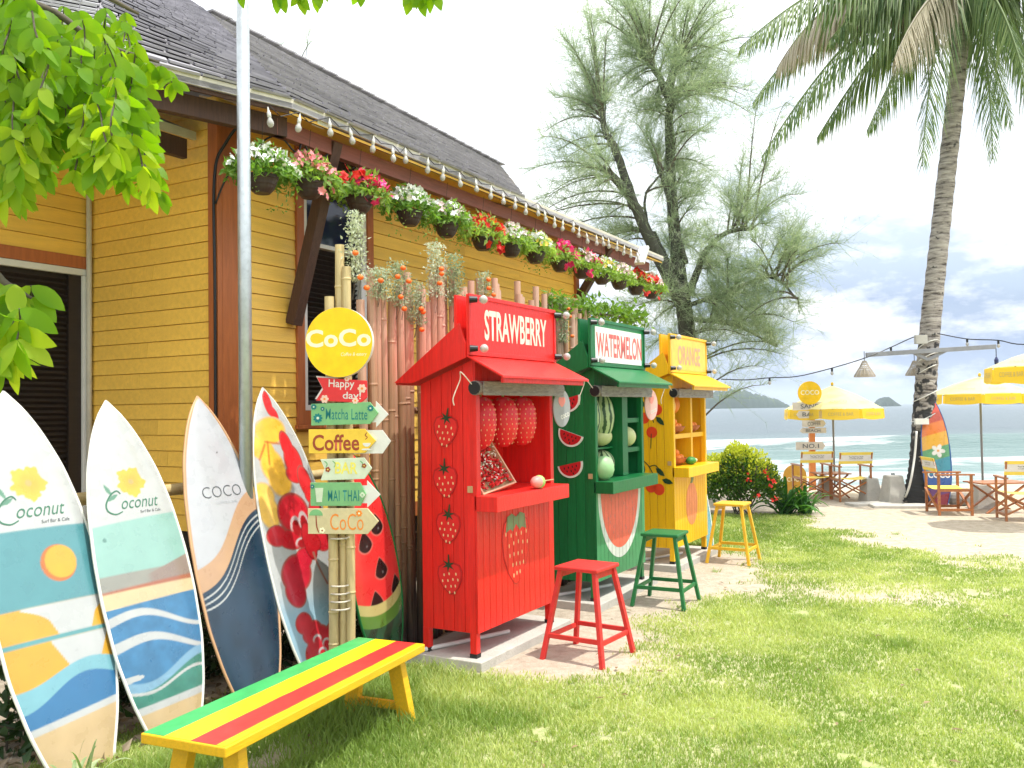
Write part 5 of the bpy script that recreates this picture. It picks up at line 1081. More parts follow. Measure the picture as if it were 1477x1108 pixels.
# ============================================================ SURFBOARDS
HWP = ([0,.04,.12,.25,.40,.52,.66,.78,.88,.94,.98,1.0],[.50,.60,.77,.94,1.0,.985,.90,.74,.50,.30,.11,.0])
_tt = np.linspace(0, 1, 401); _hw = np.interp(_tt, *HWP)
for _ in range(3): _k = np.ones(17)/17; _p = np.pad(_hw, 8, mode='edge'); _n = np.convolve(_p, _k, 'valid'); _n[_tt > .965] = np.interp(_tt[_tt > .965], *HWP); _hw = _n
def halfw(t): return np.interp(t, _tt, _hw)
M['board'] = attrmat('glossy painted surfboard'); 
def mixa(c, m_, col): m_ = m_[..., None]; return c*(1-m_)+np.array(col)*(.72 if max(col) < .81 and col is not WHITE else 1)*m_
def board(u, w, tw, tz, W, art, label, rim, rev=False, base=None, rz=0, NXY=(96, 330), cat='surfboard', group='painted surfboards standing on end', th=.055):
    L_ = math.hypot(tw-w, tz); th_ = math.atan2(w-tw, tz)
    t = empty('surfboard', base if base is not None else HW(u, w), (RZ if base is None else 0)+rz, label=label, cat=cat, group=group); t.rotation_euler = (-th_, 0, t.rotation_euler[2])
    nx_, nz_ = NXY; a = np.sin(np.linspace(-1, 1, nx_)*PI/2*.82)/math.sin(PI/2*.82); tt = np.linspace(0, 1, nz_)
    A, T = np.meshgrid(a, tt); Hh = halfw(T)*W/2; X = A*Hh; Z = T*L_; rock = .05*(T-.45)**2*2
    thk = th/2*(.35+.65*np.clip(Hh/(W/2), 0, 1)); Y = -thk*(1-np.abs(A)**3.2)-.004+rock
    colr = art(X, T, X/(W/2)); c4 = np.concatenate([colr, np.ones(colr.shape[:2]+(1,))], 2).reshape(-1, 4)
    ii, jj = np.meshgrid(np.arange(nx_-1), np.arange(nz_-1)); q0 = (jj*nx_+ii).ravel(); Fq = np.stack([q0, q0+1, q0+1+nx_, q0+nx_], 1)
    dk = npmesh('deck', np.stack([X.ravel(), Y.ravel(), Z.ravel()], 1), Fq, M['board'], t, {'paint': c4}, True)
    # hull and rail on the back, coarser
    tb = np.linspace(0, 1, 60); ab = np.linspace(-1, 1, 15); A2, T2 = np.meshgrid(ab, tb); H2 = halfw(T2)*W/2*1.004; r2 = .05*(T2-.45)**2*2; k2 = th/2*(.35+.65*np.clip(H2/(W/2), 0, 1))
    Y2 = k2*(1-np.abs(A2)**3)+r2-.002; i2, j2 = np.meshgrid(np.arange(14), np.arange(59)); q2 = (j2*15+i2).ravel()
    npmesh('hull', np.stack([(A2*H2).ravel(), Y2.ravel(), (T2*L_).ravel()], 1), np.stack([q2, q2+15, q2+16, q2+1], 1), rim, t, None, True)
    for s in (-1, 1):
        q = MB(); pts = [(s*(float(halfw(v))*W/2), .05*(v-.45)**2*2-.003, v*L_) for v in np.linspace(0, 1, 46)]; q.tube(pts, [.009 if v < .97 else .006 for v in np.linspace(0, 1, 46)], 8); q.build('rail_edge', rim, t, smooth=True)
    q = MB(); q.box(-.5*W/2, .5*W/2, -.012+.02, .014+.02, -.002, .006); q.build('tail_edge', rim, t)
    def conf(o, off=.0022):
        for v in o.data.vertices:
            tv = min(max(v.co.z/L_, 0), 1); hh = float(halfw(tv))*W/2+1e-5; av = min(abs(v.co.x)/hh, 1); v.co.y = -th/2*(.35+.65*min(hh/(W/2), 1))*(1-av**3.2)-.004+.05*(tv-.45)**2*2-off
        return o
    return t, L_, conf
def paint_text(bd_, conf, L_, body, m_, x, t, w, h, **k): return conf(lettering(body, bd_, m_, x, t*L_, w, h, **k))
WHITE = (.42, .435, .43)
def base_c(X, c): return np.ones(X.shape+(3,))*np.array(c)
def soft(d, w=.004): return sst(-w, w, d)
def disc(X, Z, cx, cz, rx, rz=None): return soft(1-np.hypot((X-cx)/rx, (Z-cz)/(rz or rx)), .04)
L1 = 2.02
def flower_art(c, X, Z, cx, cz, s=1.0):
    an = np.arctan2(Z-cz, X-cx); rd = np.hypot(X-cx, Z-cz)*(1+.2*fbm(X*40, Z*40, 2)-.1)
    rr = .098*s*(.78+.22*np.abs(np.cos(an*2.5+.4))+.06*np.cos(an*13)); c = mixa(c, soft(rr-rd, .004), (.80, .52, .06)); c = mixa(c, soft(.05*s-rd, .02)*.5, (.78, .40, .05)); c = mixa(c, soft(.018*s-rd, .004), (.55, .42, .14)); return c
def leaf_art(c, X, Z, cx, cz, an, l, wd, col):
    x = (X-cx)*math.cos(an)+(Z-cz)*math.sin(an); z = -(X-cx)*math.sin(an)+(Z-cz)*math.cos(an); return mixa(c, soft(1-(np.abs(x)/l)**1.6-(np.abs(z)/wd), .15), col)
def art1(X, T, a):
    Z = T*L1; c = base_c(X, WHITE); c = mixa(c, soft(.612-T, .003), (.10, .32, .36))
    c = mixa(c, disc(X, Z, .065, .515*L1, .098), (.60, .17, .03)); c = mixa(c, disc(X, Z, .078, .518*L1, .087), (.80, .42, .03))
    lo = soft(.415-T, .003); c = mixa(c, lo, (.74, .40, .035))
    d = (T-.345)/.06; wht = soft((1-np.abs(X-.08)/(.085+.075*np.clip((T-.33)/.08, 0, 1)+.10*np.clip((T-.37)/.04, 0, 1)**2)), .03); c = mixa(c, wht*lo*sst(.333, .335, T), WHITE)
    c = mixa(c, soft(.006-np.abs(T-.331), .0015), (.12, .36, .38)); low = soft(.325-T, .002)
    wht = soft(1-np.abs(X-.10)/(.07+.09*np.clip((T-.24)/.08, 0, 1)), .03); c = mixa(c, wht*low, WHITE)
    wv = .245+.018*np.sin(X*9+.6)+X*.02; c = mixa(c, soft(wv-T, .002), (.22, .50, .58)); wv = .205+.022*np.sin(X*10+.9)+X*.06; c = mixa(c, soft(wv-T, .002), (.04, .20, .42))
    c = mixa(c, soft(.142+X*.05-T, .002), WHITE); c = mixa(c, soft(.125+X*.05-T, .002), (.68, .50, .27))
    c = flower_art(c, X, Z, .0, .735*L1, 1.0); c = leaf_art(c, X, Z, -.15, .715*L1, 2.0, .05, .012, (.12, .30, .20)); c = leaf_art(c, X, Z, -.13, .690*L1, .5, .04, .012, (.12, .30, .20)); return c
RIMW = paint('board rail white', (.70, .70, .64), .4, .1, 6, .05); RIMT = paint('board rail tan', (.55, .32, .17), .4, .1, 6, .05); RIMB = paint('board rail blue', (.03, .10, .28), .4, .1, 6, .05)
t, L_, cf = board(2.76, -4.017, -4.707, 1.894, .61, art1, 'surfboard with orange sun disc over teal and sand bands, nearest the camera', RIMW)
paint_text(t, cf, L_, 'oconut', M['green_ink'], .035, .658, .27, .058, shear=.45, offset=-.006); cf(stroke(t, M['green_ink'], [(-.085,.692*L_),(-.105,.703*L_),(-.15,.692*L_),(-.19,.664*L_),(-.185,.640*L_),(-.14,.630*L_),(-.095,.638*L_)], .0045)); paint_text(t, cf, L_, 'Surf Bar & Cafe', M['grey_ink'], .10, .628, .16, .018, shear=.2)
def art2(X, T, a):
    Z = T*L1; c = base_c(X, WHITE); c = mixa(c, soft(.625+.01*a-T, .003), (.32, .56, .50)); c = mixa(c, disc(X, Z, -.22, .575*L1, .012), (.14, .30, .26))
    c = mixa(c, soft(.474+.0*a-T, .003)*soft(.9-np.abs(a*0), .1), (.34, .34, .30)); tri = soft(.49-.03*(1-a)*1.0+.012*a-T, .002); c = mixa(c, tri*soft(a-.0, .1), (.34, .26, .22))
    c = mixa(c, soft(.435+.004*a-T, .004), (.46, .16, .09)); c = mixa(c, soft(.425-T, .003), (.72, .58, .34)); c = mixa(c, soft(.385+.004*a-T, .002), (.055, .22, .42))
    br = fbm(X*22, Z*22, 4); c = np.where((T < .385)[..., None], c*(.78+.5*br[..., None]), c)
    def wave(c, t0, amp, th_, ph):
        yc = t0+amp*np.sin((a+ph)*2.6)-.02*a; tk = th_*(.35+.65*np.clip(1-(a+1)/2.3, 0, 1)); return mixa(c, soft(tk-np.abs(T-yc), .002), WHITE)
    c = wave(c, .330, .022, .013, .9); c = wave(c, .262, .020, .015, .8)
    lb = soft(.195+.03*np.sin(a*2.5-.5)-T, .003); c = mixa(c, lb, (.24, .45, .62)); c = mixa(c, disc(X, Z, -.24, .185*L1, .09, .018), WHITE)
    gr = soft(.172+.03*np.sin(a*2.2-.4)-T, .003); c = mixa(c, gr, (.06, .26, .20)); c = np.where(((T < .17) & (T > .1))[..., None], c*(.8+.45*br[..., None]), c)
    c = mixa(c, soft(.004-np.abs(T-(.155+.018*np.sin(a*3-.3))), .0015), WHITE); c = mixa(c, soft(.108+.006*a-T, .002), WHITE); c = mixa(c, soft(.088+.006*a-T, .002), (.68, .50, .27))
    c = flower_art(c, X, Z, .015, .738*L1, .95); c = leaf_art(c, X, Z, -.14, .718*L1, 2.0, .045, .012, (.12, .30, .20)); c = leaf_art(c, X, Z, -.12, .695*L1, .5, .04, .012, (.12, .30, .20)); return c
t, L_, cf = board(3.30, -4.0, -4.60, 1.841, .60, art2, 'surfboard with blue waves and yellow flower, second from the left', RIMW)
paint_text(t, cf, L_, 'oconut', M['green_ink'], .045, .672, .25, .055, shear=.45, offset=-.006); cf(stroke(t, M['green_ink'], [(-.07,.704*L_),(-.09,.714*L_),(-.13,.704*L_),(-.168,.678*L_),(-.165,.656*L_),(-.125,.645*L_),(-.08,.651*L_)], .0045)); paint_text(t, cf, L_, 'Surf Bar & Cafe', M['grey_ink'], .10, .645, .14, .016, shear=.2)
def art3(X, T, a):
    Z = T*L1; c = base_c(X, (.42, .43, .46)); b_ = .47+.105*np.tanh(a*1.9)+.02*a   # boundary rises to the right
    c = mixa(c, soft(b_+.085-T, .003), (.62, .38, .22)); c = mixa(c, soft(b_+.012-T, .002), (.018, .05, .09))
    n_ = fbm(X*9, Z*5, 4); c = np.where((T < b_+.01)[..., None], c*(.6+.9*n_[..., None]), c)
    for k in (0, .022, .044): c = mixa(c, soft(.0028-np.abs(T-(b_-.008-k*(1.25-.5*np.abs(a)))), .0015)*soft(a+.95, .1), WHITE)
    ed = soft(np.abs(a)-(halfw(T)-.045), .01); c = mixa(c, ed*sst(.10, .6, T+(a > 0)*0), (.66, .40, .24)); c = mixa(c, disc(X, Z, .03, .80*L1, .006), (.05, .05, .05)); return c
t, L_, cf = board(3.93, -4.03, -4.56, 1.869, .60, art3, 'white and navy surfboard with tan rim and thin COCO lettering', RIMT)
paint_text(t, cf, L_, 'COCO', M['grey_ink'], .0, .670, .31, .072, offset=-.016); paint_text(t, cf, L_, 'COFFEE & BAR', flat('pale_ink', (.45, .47, .5)), .02, .633, .17, .018)
def blob(c, X, Z, pts, col, dk=None, r=1.0):
    m_ = np.zeros_like(X)
    for cx, cz, rx, rz, an in pts:
        x = (X-cx)*math.cos(an)+(Z-cz)*math.sin(an); z = -(X-cx)*math.sin(an)+(Z-cz)*math.cos(an); d = 1-np.hypot(x/rx, z/rz); m_ = np.maximum(m_, np.clip(d*9, 0, 1))
        if dk is not None: c = mixa(c, soft(d+.07, .04), dk)
    sh = .8+.45*fbm(X*16, Z*16, 3)[..., None]; return c*(1-m_[..., None])+np.clip(np.array(col)*sh, 0, 1)*m_[..., None]
def art4(X, T, a):
    Z = T*L1; c = base_c(X, (.44, .45, .445)); c = mixa(c, sst(.32, .20, T)*(a > -2), (.38, .60, .74)); rdk = (.50, .10, .08); ydk = (.80, .55, .28); red = (.70, .025, .03); yl = (.80, .46, .05)
    dred = (.50, .012, .02)
    c = blob(c, X, Z, [(-.005, 1.90, .035, .09, .0), (.02, 1.83, .035, .06, .5)], red, rdk)
    c = blob(c, X, Z, [(-.045, 1.70, .14, .095, .2), (-.19, 1.585, .055, .09, .2), (-.12, 1.56, .06, .10, .35), (-.10, 1.44, .10, .13, .2), (-.07, 1.34, .10, .11, 0)], yl, ydk)
    for x0, z0, x1, z1 in ((-.10, 1.62, -.13, 1.46), (-.12, 1.62, .0, 1.60), (-.13, 1.60, -.2, 1.50)):
        tq = np.clip(((X-x0)*(x1-x0)+(Z-z0)*(z1-z0))/((x1-x0)**2+(z1-z0)**2), 0, 1); c = mixa(c, .75*sst(.014, .002, np.hypot(X-x0-tq*(x1-x0), Z-z0-tq*(z1-z0))), (.60, .16, .03))
    c = blob(c, X, Z, [(-.235, 1.25, .08, .09, .1), (-.22, 1.14, .075, .12, .1)], (.82, .50, .09), ydk)
    c = blob(c, X, Z, [(.07, 1.58, .055, .11, .15), (.10, 1.46, .085, .13, .1), (.09, 1.38, .09, .07, 0)], red, rdk); c = blob(c, X, Z, [(.17, 1.31, .065, .12, .15), (.19, 1.22, .06, .07, .1)], red, rdk)
    c = blob(c, X, Z, [(-.015, 1.10, .14, .14, .1), (.03, 1.0, .09, .10, .0)], (.62, .015, .03), rdk); c = blob(c, X, Z, [(-.20, .97, .08, .07, .0), (-.10, .93, .11, .065, -.3)], (.56, .012, .025), rdk)
    c = blob(c, X, Z, [(.20, 1.03, .085, .16, -.15), (.22, .88, .09, .07, .2)], (.60, .014, .03), rdk); c = blob(c, X, Z, [(-.10, .70, .13, .12, .5), (-.14, .58, .08, .10, .3), (-.02, .78, .10, .07, .6)], (.54, .015, .035), rdk)
    for cx, cz, rx_, rz_ in ((-.02, 1.00, .045, .07), (.06, 1.02, .04, .075), (.13, .98, .035, .06), (.0, .89, .05, .035)):
        rg = np.abs(np.hypot((X-cx)/rx_, (Z-cz)/rz_)-1); c = mixa(c, soft(.20-rg, .1)*soft(Z-cz+.01, .02), (.74, .60, .60)); c = mixa(c, disc(X, Z, cx, cz, rx_*.8, rz_*.8), dred)
    c = blob(c, X, Z, [(.075, .90, .06, .13, .1), (.13, .88, .05, .06, .5)], dred, (.33, .01, .015))
    tq = np.clip((.82-Z)/.24, 0, 1); c = mixa(c, soft(.010-np.abs(X-.09-.08*tq**1.5), .004)*((Z < .82) & (Z > .58)), (.50, .20, .14))
    c = blob(c, X, Z, [(-.12, .37, .07, .07, .2), (-.06, .30, .09, .07, .3), (-.01, .24, .11, .09, .2), (.02, .14, .12, .09, -.2), (-.08, .16, .07, .08, 0), (.12, .22, .07, .10, 0)], (.50, .018, .03), rdk)
    for cx, cz in ((-.03, .24), (.0, .15), (.05, .20)): rg = np.abs(np.hypot((X-cx)/.035, (Z-cz)/.03)-1); c = mixa(c, soft(.25-rg, .1)*soft(Z-cz, .02), (.74, .62, .62))
    return c
board(4.50, -4.02, -4.56, 1.93, .62, art4, 'white surfboard painted with red hibiscus and yellow petals beside the signpost', RIMW)
def art5(X, T, a):
    Z = T*1.85; c = base_c(X, (.74, .035, .035)); g = T-.05*a*a; 
    for cx, cz in ((.03, .83), (-.07, .58), (.17, .62), (-.08, 1.10), (.07, 1.20)):
        d = 1-np.hypot((X-cx)/(.056*np.clip(1.25-(Z-cz)/.115, .05, 1.6)/1.25), (Z-cz)/.088); c = mixa(c, soft(d+.14, .06), (.80, .20, .16)); c = mixa(c, soft(d, .05), (.015, .012, .012)); c = mixa(c, disc(X, Z, cx+.01, cz-.04, .008, .012)*.35, (.4, .4, .4))
    c = mixa(c, soft(.295-g, .003), (.72, .62, .24)); c = mixa(c, soft(.245-g, .003), (.14, .32, .045)); dk = soft(.185-g, .003); c = mixa(c, dk, (.025, .12, .05)); st = soft(np.sin(X*34+2.5*np.sin(Z*9))-.1, .2)*dk; c = mixa(c, st, (.022, .05, .022)); return c
board(4.94, -3.82, -3.90, 1.50, .50, art5, 'surfboard painted as a watermelon slice with black seeds behind the signpost', M['green'])[0].rotation_euler.y = -.19
def art6(X, T, a):
    Z = T*1.9; c = base_c(X, (.80, .55, .52)); n_ = fbm(X*14, Z*9, 4); an = np.arctan2(Z-.62, X+.05); c = mixa(c, soft(np.cos(an*14)*.5+n_-.6, .15)*soft(.75-T, .1), (.78, .10, .16)); c = mixa(c, soft(.30+.1*a-T, .02), (.20, .50, .58)); return c
board(10.62, -3.28, -3.62, 1.62, .52, art6, 'pink and teal surfboard leaning against the far side of the yellow kiosk', RIMW, NXY=(50, 160))

# ============================================================ COCONUT PALM
YP = 15.3
pb = OZ(1326, 727); palm = empty('coconut_palm', (pb.x, pb.y, 0), label='tall leaning coconut palm with grey ringed trunk by the beach', cat='palm tree')
O_ = Vector((pb.x, pb.y, 0))
path = smooth_path([OY(1324,728,YP)-O_, OY(1330,690,YP)-O_, OY(1333,600,YP)-O_, OY(1341,480,YP)-O_, OY(1360,300,YP)-O_, OY(1381,110,YP)-O_, OY(1393,-38,YP)-O_], 22)
V, Fq = [], []; nn = 20
prs = []
for i, p in enumerate(path):
    z = p.z; r_ = .172+.10*math.exp(-max(z,0)/.45)+.045*math.exp(-max(z,0)/1.8)-.004*z; r_ *= 1+.035*((i*1.0) % 3-1)+R.uniform(-.012,.012); prs.append(r_)
q = MB(); q.tube(path, prs, nn)
m, N, L, b = nm('ringed palm bark'); tcx = N.new('ShaderNodeTexCoord'); mp = N.new('ShaderNodeMapping'); mp.inputs['Scale'].default_value = (1.6, 1.6, 9); L.new(tcx.outputs['Object'], mp.inputs[0])
n1 = N.new('ShaderNodeTexNoise'); n1.inputs['Scale'].default_value = 2.4; n1.inputs['Detail'].default_value = 8; n1.inputs['Roughness'].default_value = .65; L.new(mp.outputs[0], n1.inputs['Vector'])
r = N.new('ShaderNodeValToRGB'); E_ = r.color_ramp.elements; E_[0].position = .36; E_[0].color = (.06, .05, .045, 1); E_[1].position = .62; E_[1].color = (.42, .39, .35, 1); e_ = E_.new(.47); e_.color = (.27, .245, .22, 1); L.new(n1.outputs[0], r.inputs[0])
n2 = N.new('ShaderNodeTexNoise'); n2.inputs['Scale'].default_value = 9; n2.inputs['Detail'].default_value = 6; L.new(tcx.outputs['Object'], n2.inputs['Vector']); sp = N.new('ShaderNodeSeparateXYZ'); L.new(tcx.outputs['Object'], sp.inputs[0])
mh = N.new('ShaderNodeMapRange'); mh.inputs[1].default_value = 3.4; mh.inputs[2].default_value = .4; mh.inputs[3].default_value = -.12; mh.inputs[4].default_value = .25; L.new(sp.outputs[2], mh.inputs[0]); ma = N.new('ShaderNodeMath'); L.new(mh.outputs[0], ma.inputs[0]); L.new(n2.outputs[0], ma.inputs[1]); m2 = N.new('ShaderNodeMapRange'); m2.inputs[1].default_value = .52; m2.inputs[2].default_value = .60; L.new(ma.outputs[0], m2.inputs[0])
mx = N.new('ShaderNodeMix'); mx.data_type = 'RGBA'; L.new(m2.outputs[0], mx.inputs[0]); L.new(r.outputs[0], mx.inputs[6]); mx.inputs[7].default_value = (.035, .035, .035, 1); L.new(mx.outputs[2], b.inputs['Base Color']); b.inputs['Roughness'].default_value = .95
bp = N.new('ShaderNodeBump'); bp.inputs['Strength'].default_value = .8; bp.inputs['Distance'].default_value = .04; L.new(n1.outputs[0], bp.inputs['Height']); L.new(bp.outputs[0], b.inputs['Normal'])
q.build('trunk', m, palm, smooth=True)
crown = path[-1]
def frond(p1, p2, seed, dead=0.0, n=110, ll=1.12, name='frond'):
    rg = random.Random(seed); p0 = crown+Vector((rg.uniform(-.1,.1), rg.uniform(-.1,.1), rg.uniform(-.1,.15)))
    B = [p0*(1-t)**2+p1*2*t*(1-t)+p2*t*t for t in [i/24 for i in range(25)]]
    q = MB(); q.tube(B, [.035*(1-i/26)+.004 for i in range(25)], 6)
    V = [list(v) for v in q.v]; F3 = []
    for f in q.f:
        for k in range(1, len(f)-1): F3.append((f[0], f[k], f[k+1]))
    T = [.55]*len(V)
    for i in range(n*2):
        s = 1 if i % 2 else -1; t = .10+.90*(i//2)/n; j = min(int(t*24), 23); p = B[j].lerp(B[j+1], t*24-j); d = (B[j+1]-B[j]).normalized(); sd_ = d.cross(Vector((0,0,1)))
        if sd_.length < .1: sd_ = Vector((1,0,0))
        sd_.normalize(); l = ll*math.sin(PI*min(1, .18+t*.80))**.7*rg.uniform(.8, 1.1); dr = sd_*s*rg.uniform(.3,.5)+d*rg.uniform(.35,.6)+Vector((0,0,-1))*rg.uniform(.5,.95)*(1+dead); dr.normalize()
        a = p+dr*l*.5+Vector((0,0,-.02)); e2 = p+dr*l*.85+Vector((0,0,-l*.32)); wv = d*(.018+.009*rg.random()); b0 = len(V)
        V += [list(p-wv*.6), list(p+wv*.6), list(a+wv), list(a-wv), list(e2)]; F3 += [(b0,b0+1,b0+2),(b0,b0+2,b0+3),(b0+3,b0+2,b0+4)]; tn = min(1, max(0, rg.gauss(.42,.2)+dead*.6)); T += [tn]*5
    T = np.array(T); npmesh(name, np.array(V), np.array(F3), M['frond_dead'] if dead else M['frond'], palm, {'tone': np.stack([T,T,T,T*0+1],1)})
M['frond_dead'] = leafmat('dry palm frond', (.22, .19, .13), (.50, .46, .36), .3, attr='tone', tint=(1.1, 1.0, .8))
def pc_(px, py, dy): return OY(px, py, YP+dy)-O_
for k, (a, b_, dy, dd) in enumerate([((1250,-100),(1066,70),-.8,0),((1262,-35),(1098,228),-.4,0),((1250,-90),(1085,150),1.0,0),((1300,0),(1178,200),.8,0),((1345,10),(1330,240),-.8,0),((1425,0),(1432,230),-.6,0),((1475,-40),(1492,210),.1,0),((1490,-90),(1590,90),.5,0),((1290,-130),(1150,-20),.2,0),((1335,-20),(1290,85),-1.1,.5),((1300,-70),(1195,60),-.2,0),((1440,-40),(1480,120),-1.0,0),((1450,-60),(1530,150),.8,0),((1410,0),(1460,180),1.2,0),((1335,0),(1250,190),1.4,0),((1400,-150),(1470,-260),0,0),((1340,-160),(1230,-240),.8,0),((1480,-160),(1640,-80),-.5,0),((1380,-90),(1370,60),2.4,0),((1380,-120),(1390,-40),-3.0,0),((1210,-60),(1120,100),.3,.4)]): frond(pc_(*a, dy*.6), pc_(*b_, dy*1.6), 40+k, dd)
for k in range(7): 
    a = k*2*PI/7; q = MB(); q.ell((0,0,0), .12, .12, .145, 12, 8); q.build('coconut', flat('coconut_husk', (.28, .24, .08)), palm, smooth=True, loc=crown+Vector((math.cos(a)*.26, math.sin(a)*.26, -.05)))
for z in (.9, 1.5, 1.9, 2.3, 2.5, 2.75): 
    q = MB(); j = min(range(len(path)), key=lambda i: abs(path[i].z-z)); c = path[j]; q.tube([c+Vector((math.cos(a*.4)*(prs[j]+.012), math.sin(a*.4)*(prs[j]+.012), .1*math.sin(a*.4+z))) for a in range(17)], .008, 5); q.build('rope_light', M['white'], palm)

# ============================================================ CASUARINA
def casuarina(name, base, Y, trunks, clouds, label, ntw, seed, mossy=True, needle_len=.16):
    rg = np.random.RandomState(seed); base0 = OZ(*base) if Y is None else OY(base[0], base[1], Y); O2 = Vector((base0.x, base0.y, 0)); t = empty(name, O2, label=label, cat='tree')
    sk = []; q = MB()
    for pts, r0, r1, dy in trunks:
        P = smooth_path([OY(a, b_, Y+dy*(i/max(1, len(pts)-1)))-O2 for i, (a, b_) in enumerate(pts)], 6); P = [p+Vector(rg.normal(0,.006,3)) for p in P]; q.tube(P, [.78*(r0+(r1-r0)*i/(len(P)-1)) for i in range(len(P))], 9); sk += P
    q.build('trunk', M['bark'], t, smooth=True)
    SK = np.array([list(p) for p in sk]); lb = MB(); V, T = [], []
    sc_ = Y/F_PX
    for (cx, cy, rx, ry, dens, dy) in clouds:
        nb = max(3, int(dens*rx*ry/640))
        for _ in range(nb):
            while True:
                a, b_ , c = rg.uniform(-1, 1, 3)
                if a*a+b_*b_+c*c < 1: break
            e = np.array(OY(cx+a*rx, cy+b_*ry, Y+dy+c*rx*sc_)-O2)
            below = SK[:, 2] < e[2]+.3; cand = SK[below] if below.any() else SK; k = np.argsort(np.linalg.norm((cand-e)*[1,1,.6], axis=1))[rg.randint(0, min(6, len(cand)))]; s = cand[k]
            dv = e-s; L_ = np.linalg.norm(dv)
            if L_ > 3.2: s = e-dv/L_*3.2; 
            up = np.array([0,0,.25*min(L_, 2)]); pts = [s*(1-u_)**2+(s+dv*.5+up)*2*u_*(1-u_)+e*u_*u_ for u_ in np.linspace(0, 1, 7)]
            lb.tube([Vector(p) for p in pts], [.022*(1-i/7.5) for i in range(7)], 5, False)
            for _k in range(ntw):
                u_ = rg.uniform(.25, 1.05); p = s*(1-u_)**2+(s+dv*.5+up)*2*u_*(1-u_)+e*u_*u_; od = (e-s)/max(np.linalg.norm(e-s), .1)*.6+rg.normal(0, .55, 3)+np.array([0,0,.45]); od /= np.linalg.norm(od); tl = rg.uniform(.3, 1.05)
                nn_ = 17; uu = rg.rand(nn_); c0 = p+od*tl*uu[:, None]+np.array([0,0,-1])*(.18*tl*uu**2)[:, None]; nd = od*.55+rg.normal(0, .42, (nn_, 3))+np.array([0,0,-.12]); nd /= np.linalg.norm(nd, axis=1)[:, None]
                ln = needle_len*rg.uniform(.6, 1.4, nn_)[:, None]; e1 = c0+nd*ln; sd_ = np.cross(nd, rg.normal(0, 1, (nn_, 3))); sd_ /= np.linalg.norm(sd_, axis=1)[:, None]; wdt = .0026*Y/15
                V.append(np.stack([c0-sd_*wdt, c0+sd_*wdt, e1+np.array([0,0,-.02])], 1)); T.append(np.full(nn_, np.clip(rg.normal(.5, .22), 0, 1)))
                sdt = np.cross(od, [0,1,0.1]); sdt /= np.linalg.norm(sdt)+1e-6; V.append(np.array([[p-sdt*.004, p+sdt*.004, p+od*tl+np.array([0,0,-.18*tl])]])); T.append(np.array([.1]))
    lb.build('branches', M['twig'], t)['kind'] = 'stuff'
    V = np.concatenate(V).reshape(-1, 3); n_ = len(V)//3; T = np.repeat(np.concatenate(T), 3); o = npmesh('foliage', V, np.arange(n_*3).reshape(-1, 3), M['needle'], t, {'tone': np.stack([T,T,T,T*0+1],1)}); o['kind'] = 'stuff'; print(name, n_); return t
YC = 16.0
casuarina('casuarina_tree', (1003, 720), YC, [
 ([(1003,722),(1000,600),(993,500),(985,430),(978,380),(970,300),(966,200),(968,120),(985,75)], .26, .06, .3),
 ([(985,440),(960,390),(935,340),(915,295),(897,268),(868,240)], .18, .08, -.4),
 ([(915,300),(903,260),(885,210),(873,190),(868,160)], .12, .06, -.2), ([(968,150),(950,110),(935,90)], .10, .05, -.1), ([(935,330),(930,285),(950,255),(965,245)], .035, .02, -.2),
 ([(985,400),(962,375),(945,340),(935,335)], .07, .05, .2), ([(990,430),(1005,395),(1020,360),(1050,335),(1085,330)], .10, .04, -.5), ([(990,380),(975,330),(955,250),(950,250)], .07, .05, .3), ([(995,440),(1050,420),(1110,400),(1150,430)], .06, .02, -.8), ([(995,460),(1060,470),(1120,500)], .06, .02, .5)],
 [(870,70,60,110,2.0,0),(900,150,60,60,1.5,.3),(980,110,75,95,2.7,.3),(940,40,60,60,1.4,0),(1010,60,70,70,1.3,.5),(820,190,60,80,1.1,.2),(835,100,50,70,.7,.2),(785,240,45,50,.6,.3),(770,330,40,30,.4,.3),(1060,90,50,70,.8,0),(880,-10,60,50,1.2,0),(980,-10,80,50,1.5,0),(1010,160,60,60,1.0,-.3),(930,230,50,60,.8,0),(860,260,80,60,1.3,-.2),(985,220,60,80,1.8,.3),(1040,300,70,80,1.6,-.3),(1100,360,90,70,1.4,-.5),(1010,350,60,60,1.9,.3),(1030,425,80,50,3.2,-.2),(1100,450,80,60,1.6,-.3),(940,430,50,50,2.0,.3),(1150,380,60,60,.9,-.6),(1175,345,45,50,.6,-.3),(1080,520,70,50,1.0,.2),(1045,480,60,40,2.4,0),(1075,180,70,90,.6,.2),(910,330,60,50,1.0,.5),(970,490,50,35,2.4,.6),(880,330,50,30,.7,.3),(1130,250,50,60,.3,.3),(760,300,50,60,.35,.4)],
 'big wispy casuarina tree with mossy forked trunk behind the kiosks', 30, 5)
casuarina('casuarina_tree', (430, 720), 30.0, [([(425,730),(430,300),(432,90)], .25, .05, 0)], [(432,70,45,35,1.6,0),(450,110,40,30,.8,0)], 'pale treetop just showing behind the grey roof ridge', 9, 9, needle_len=.25)

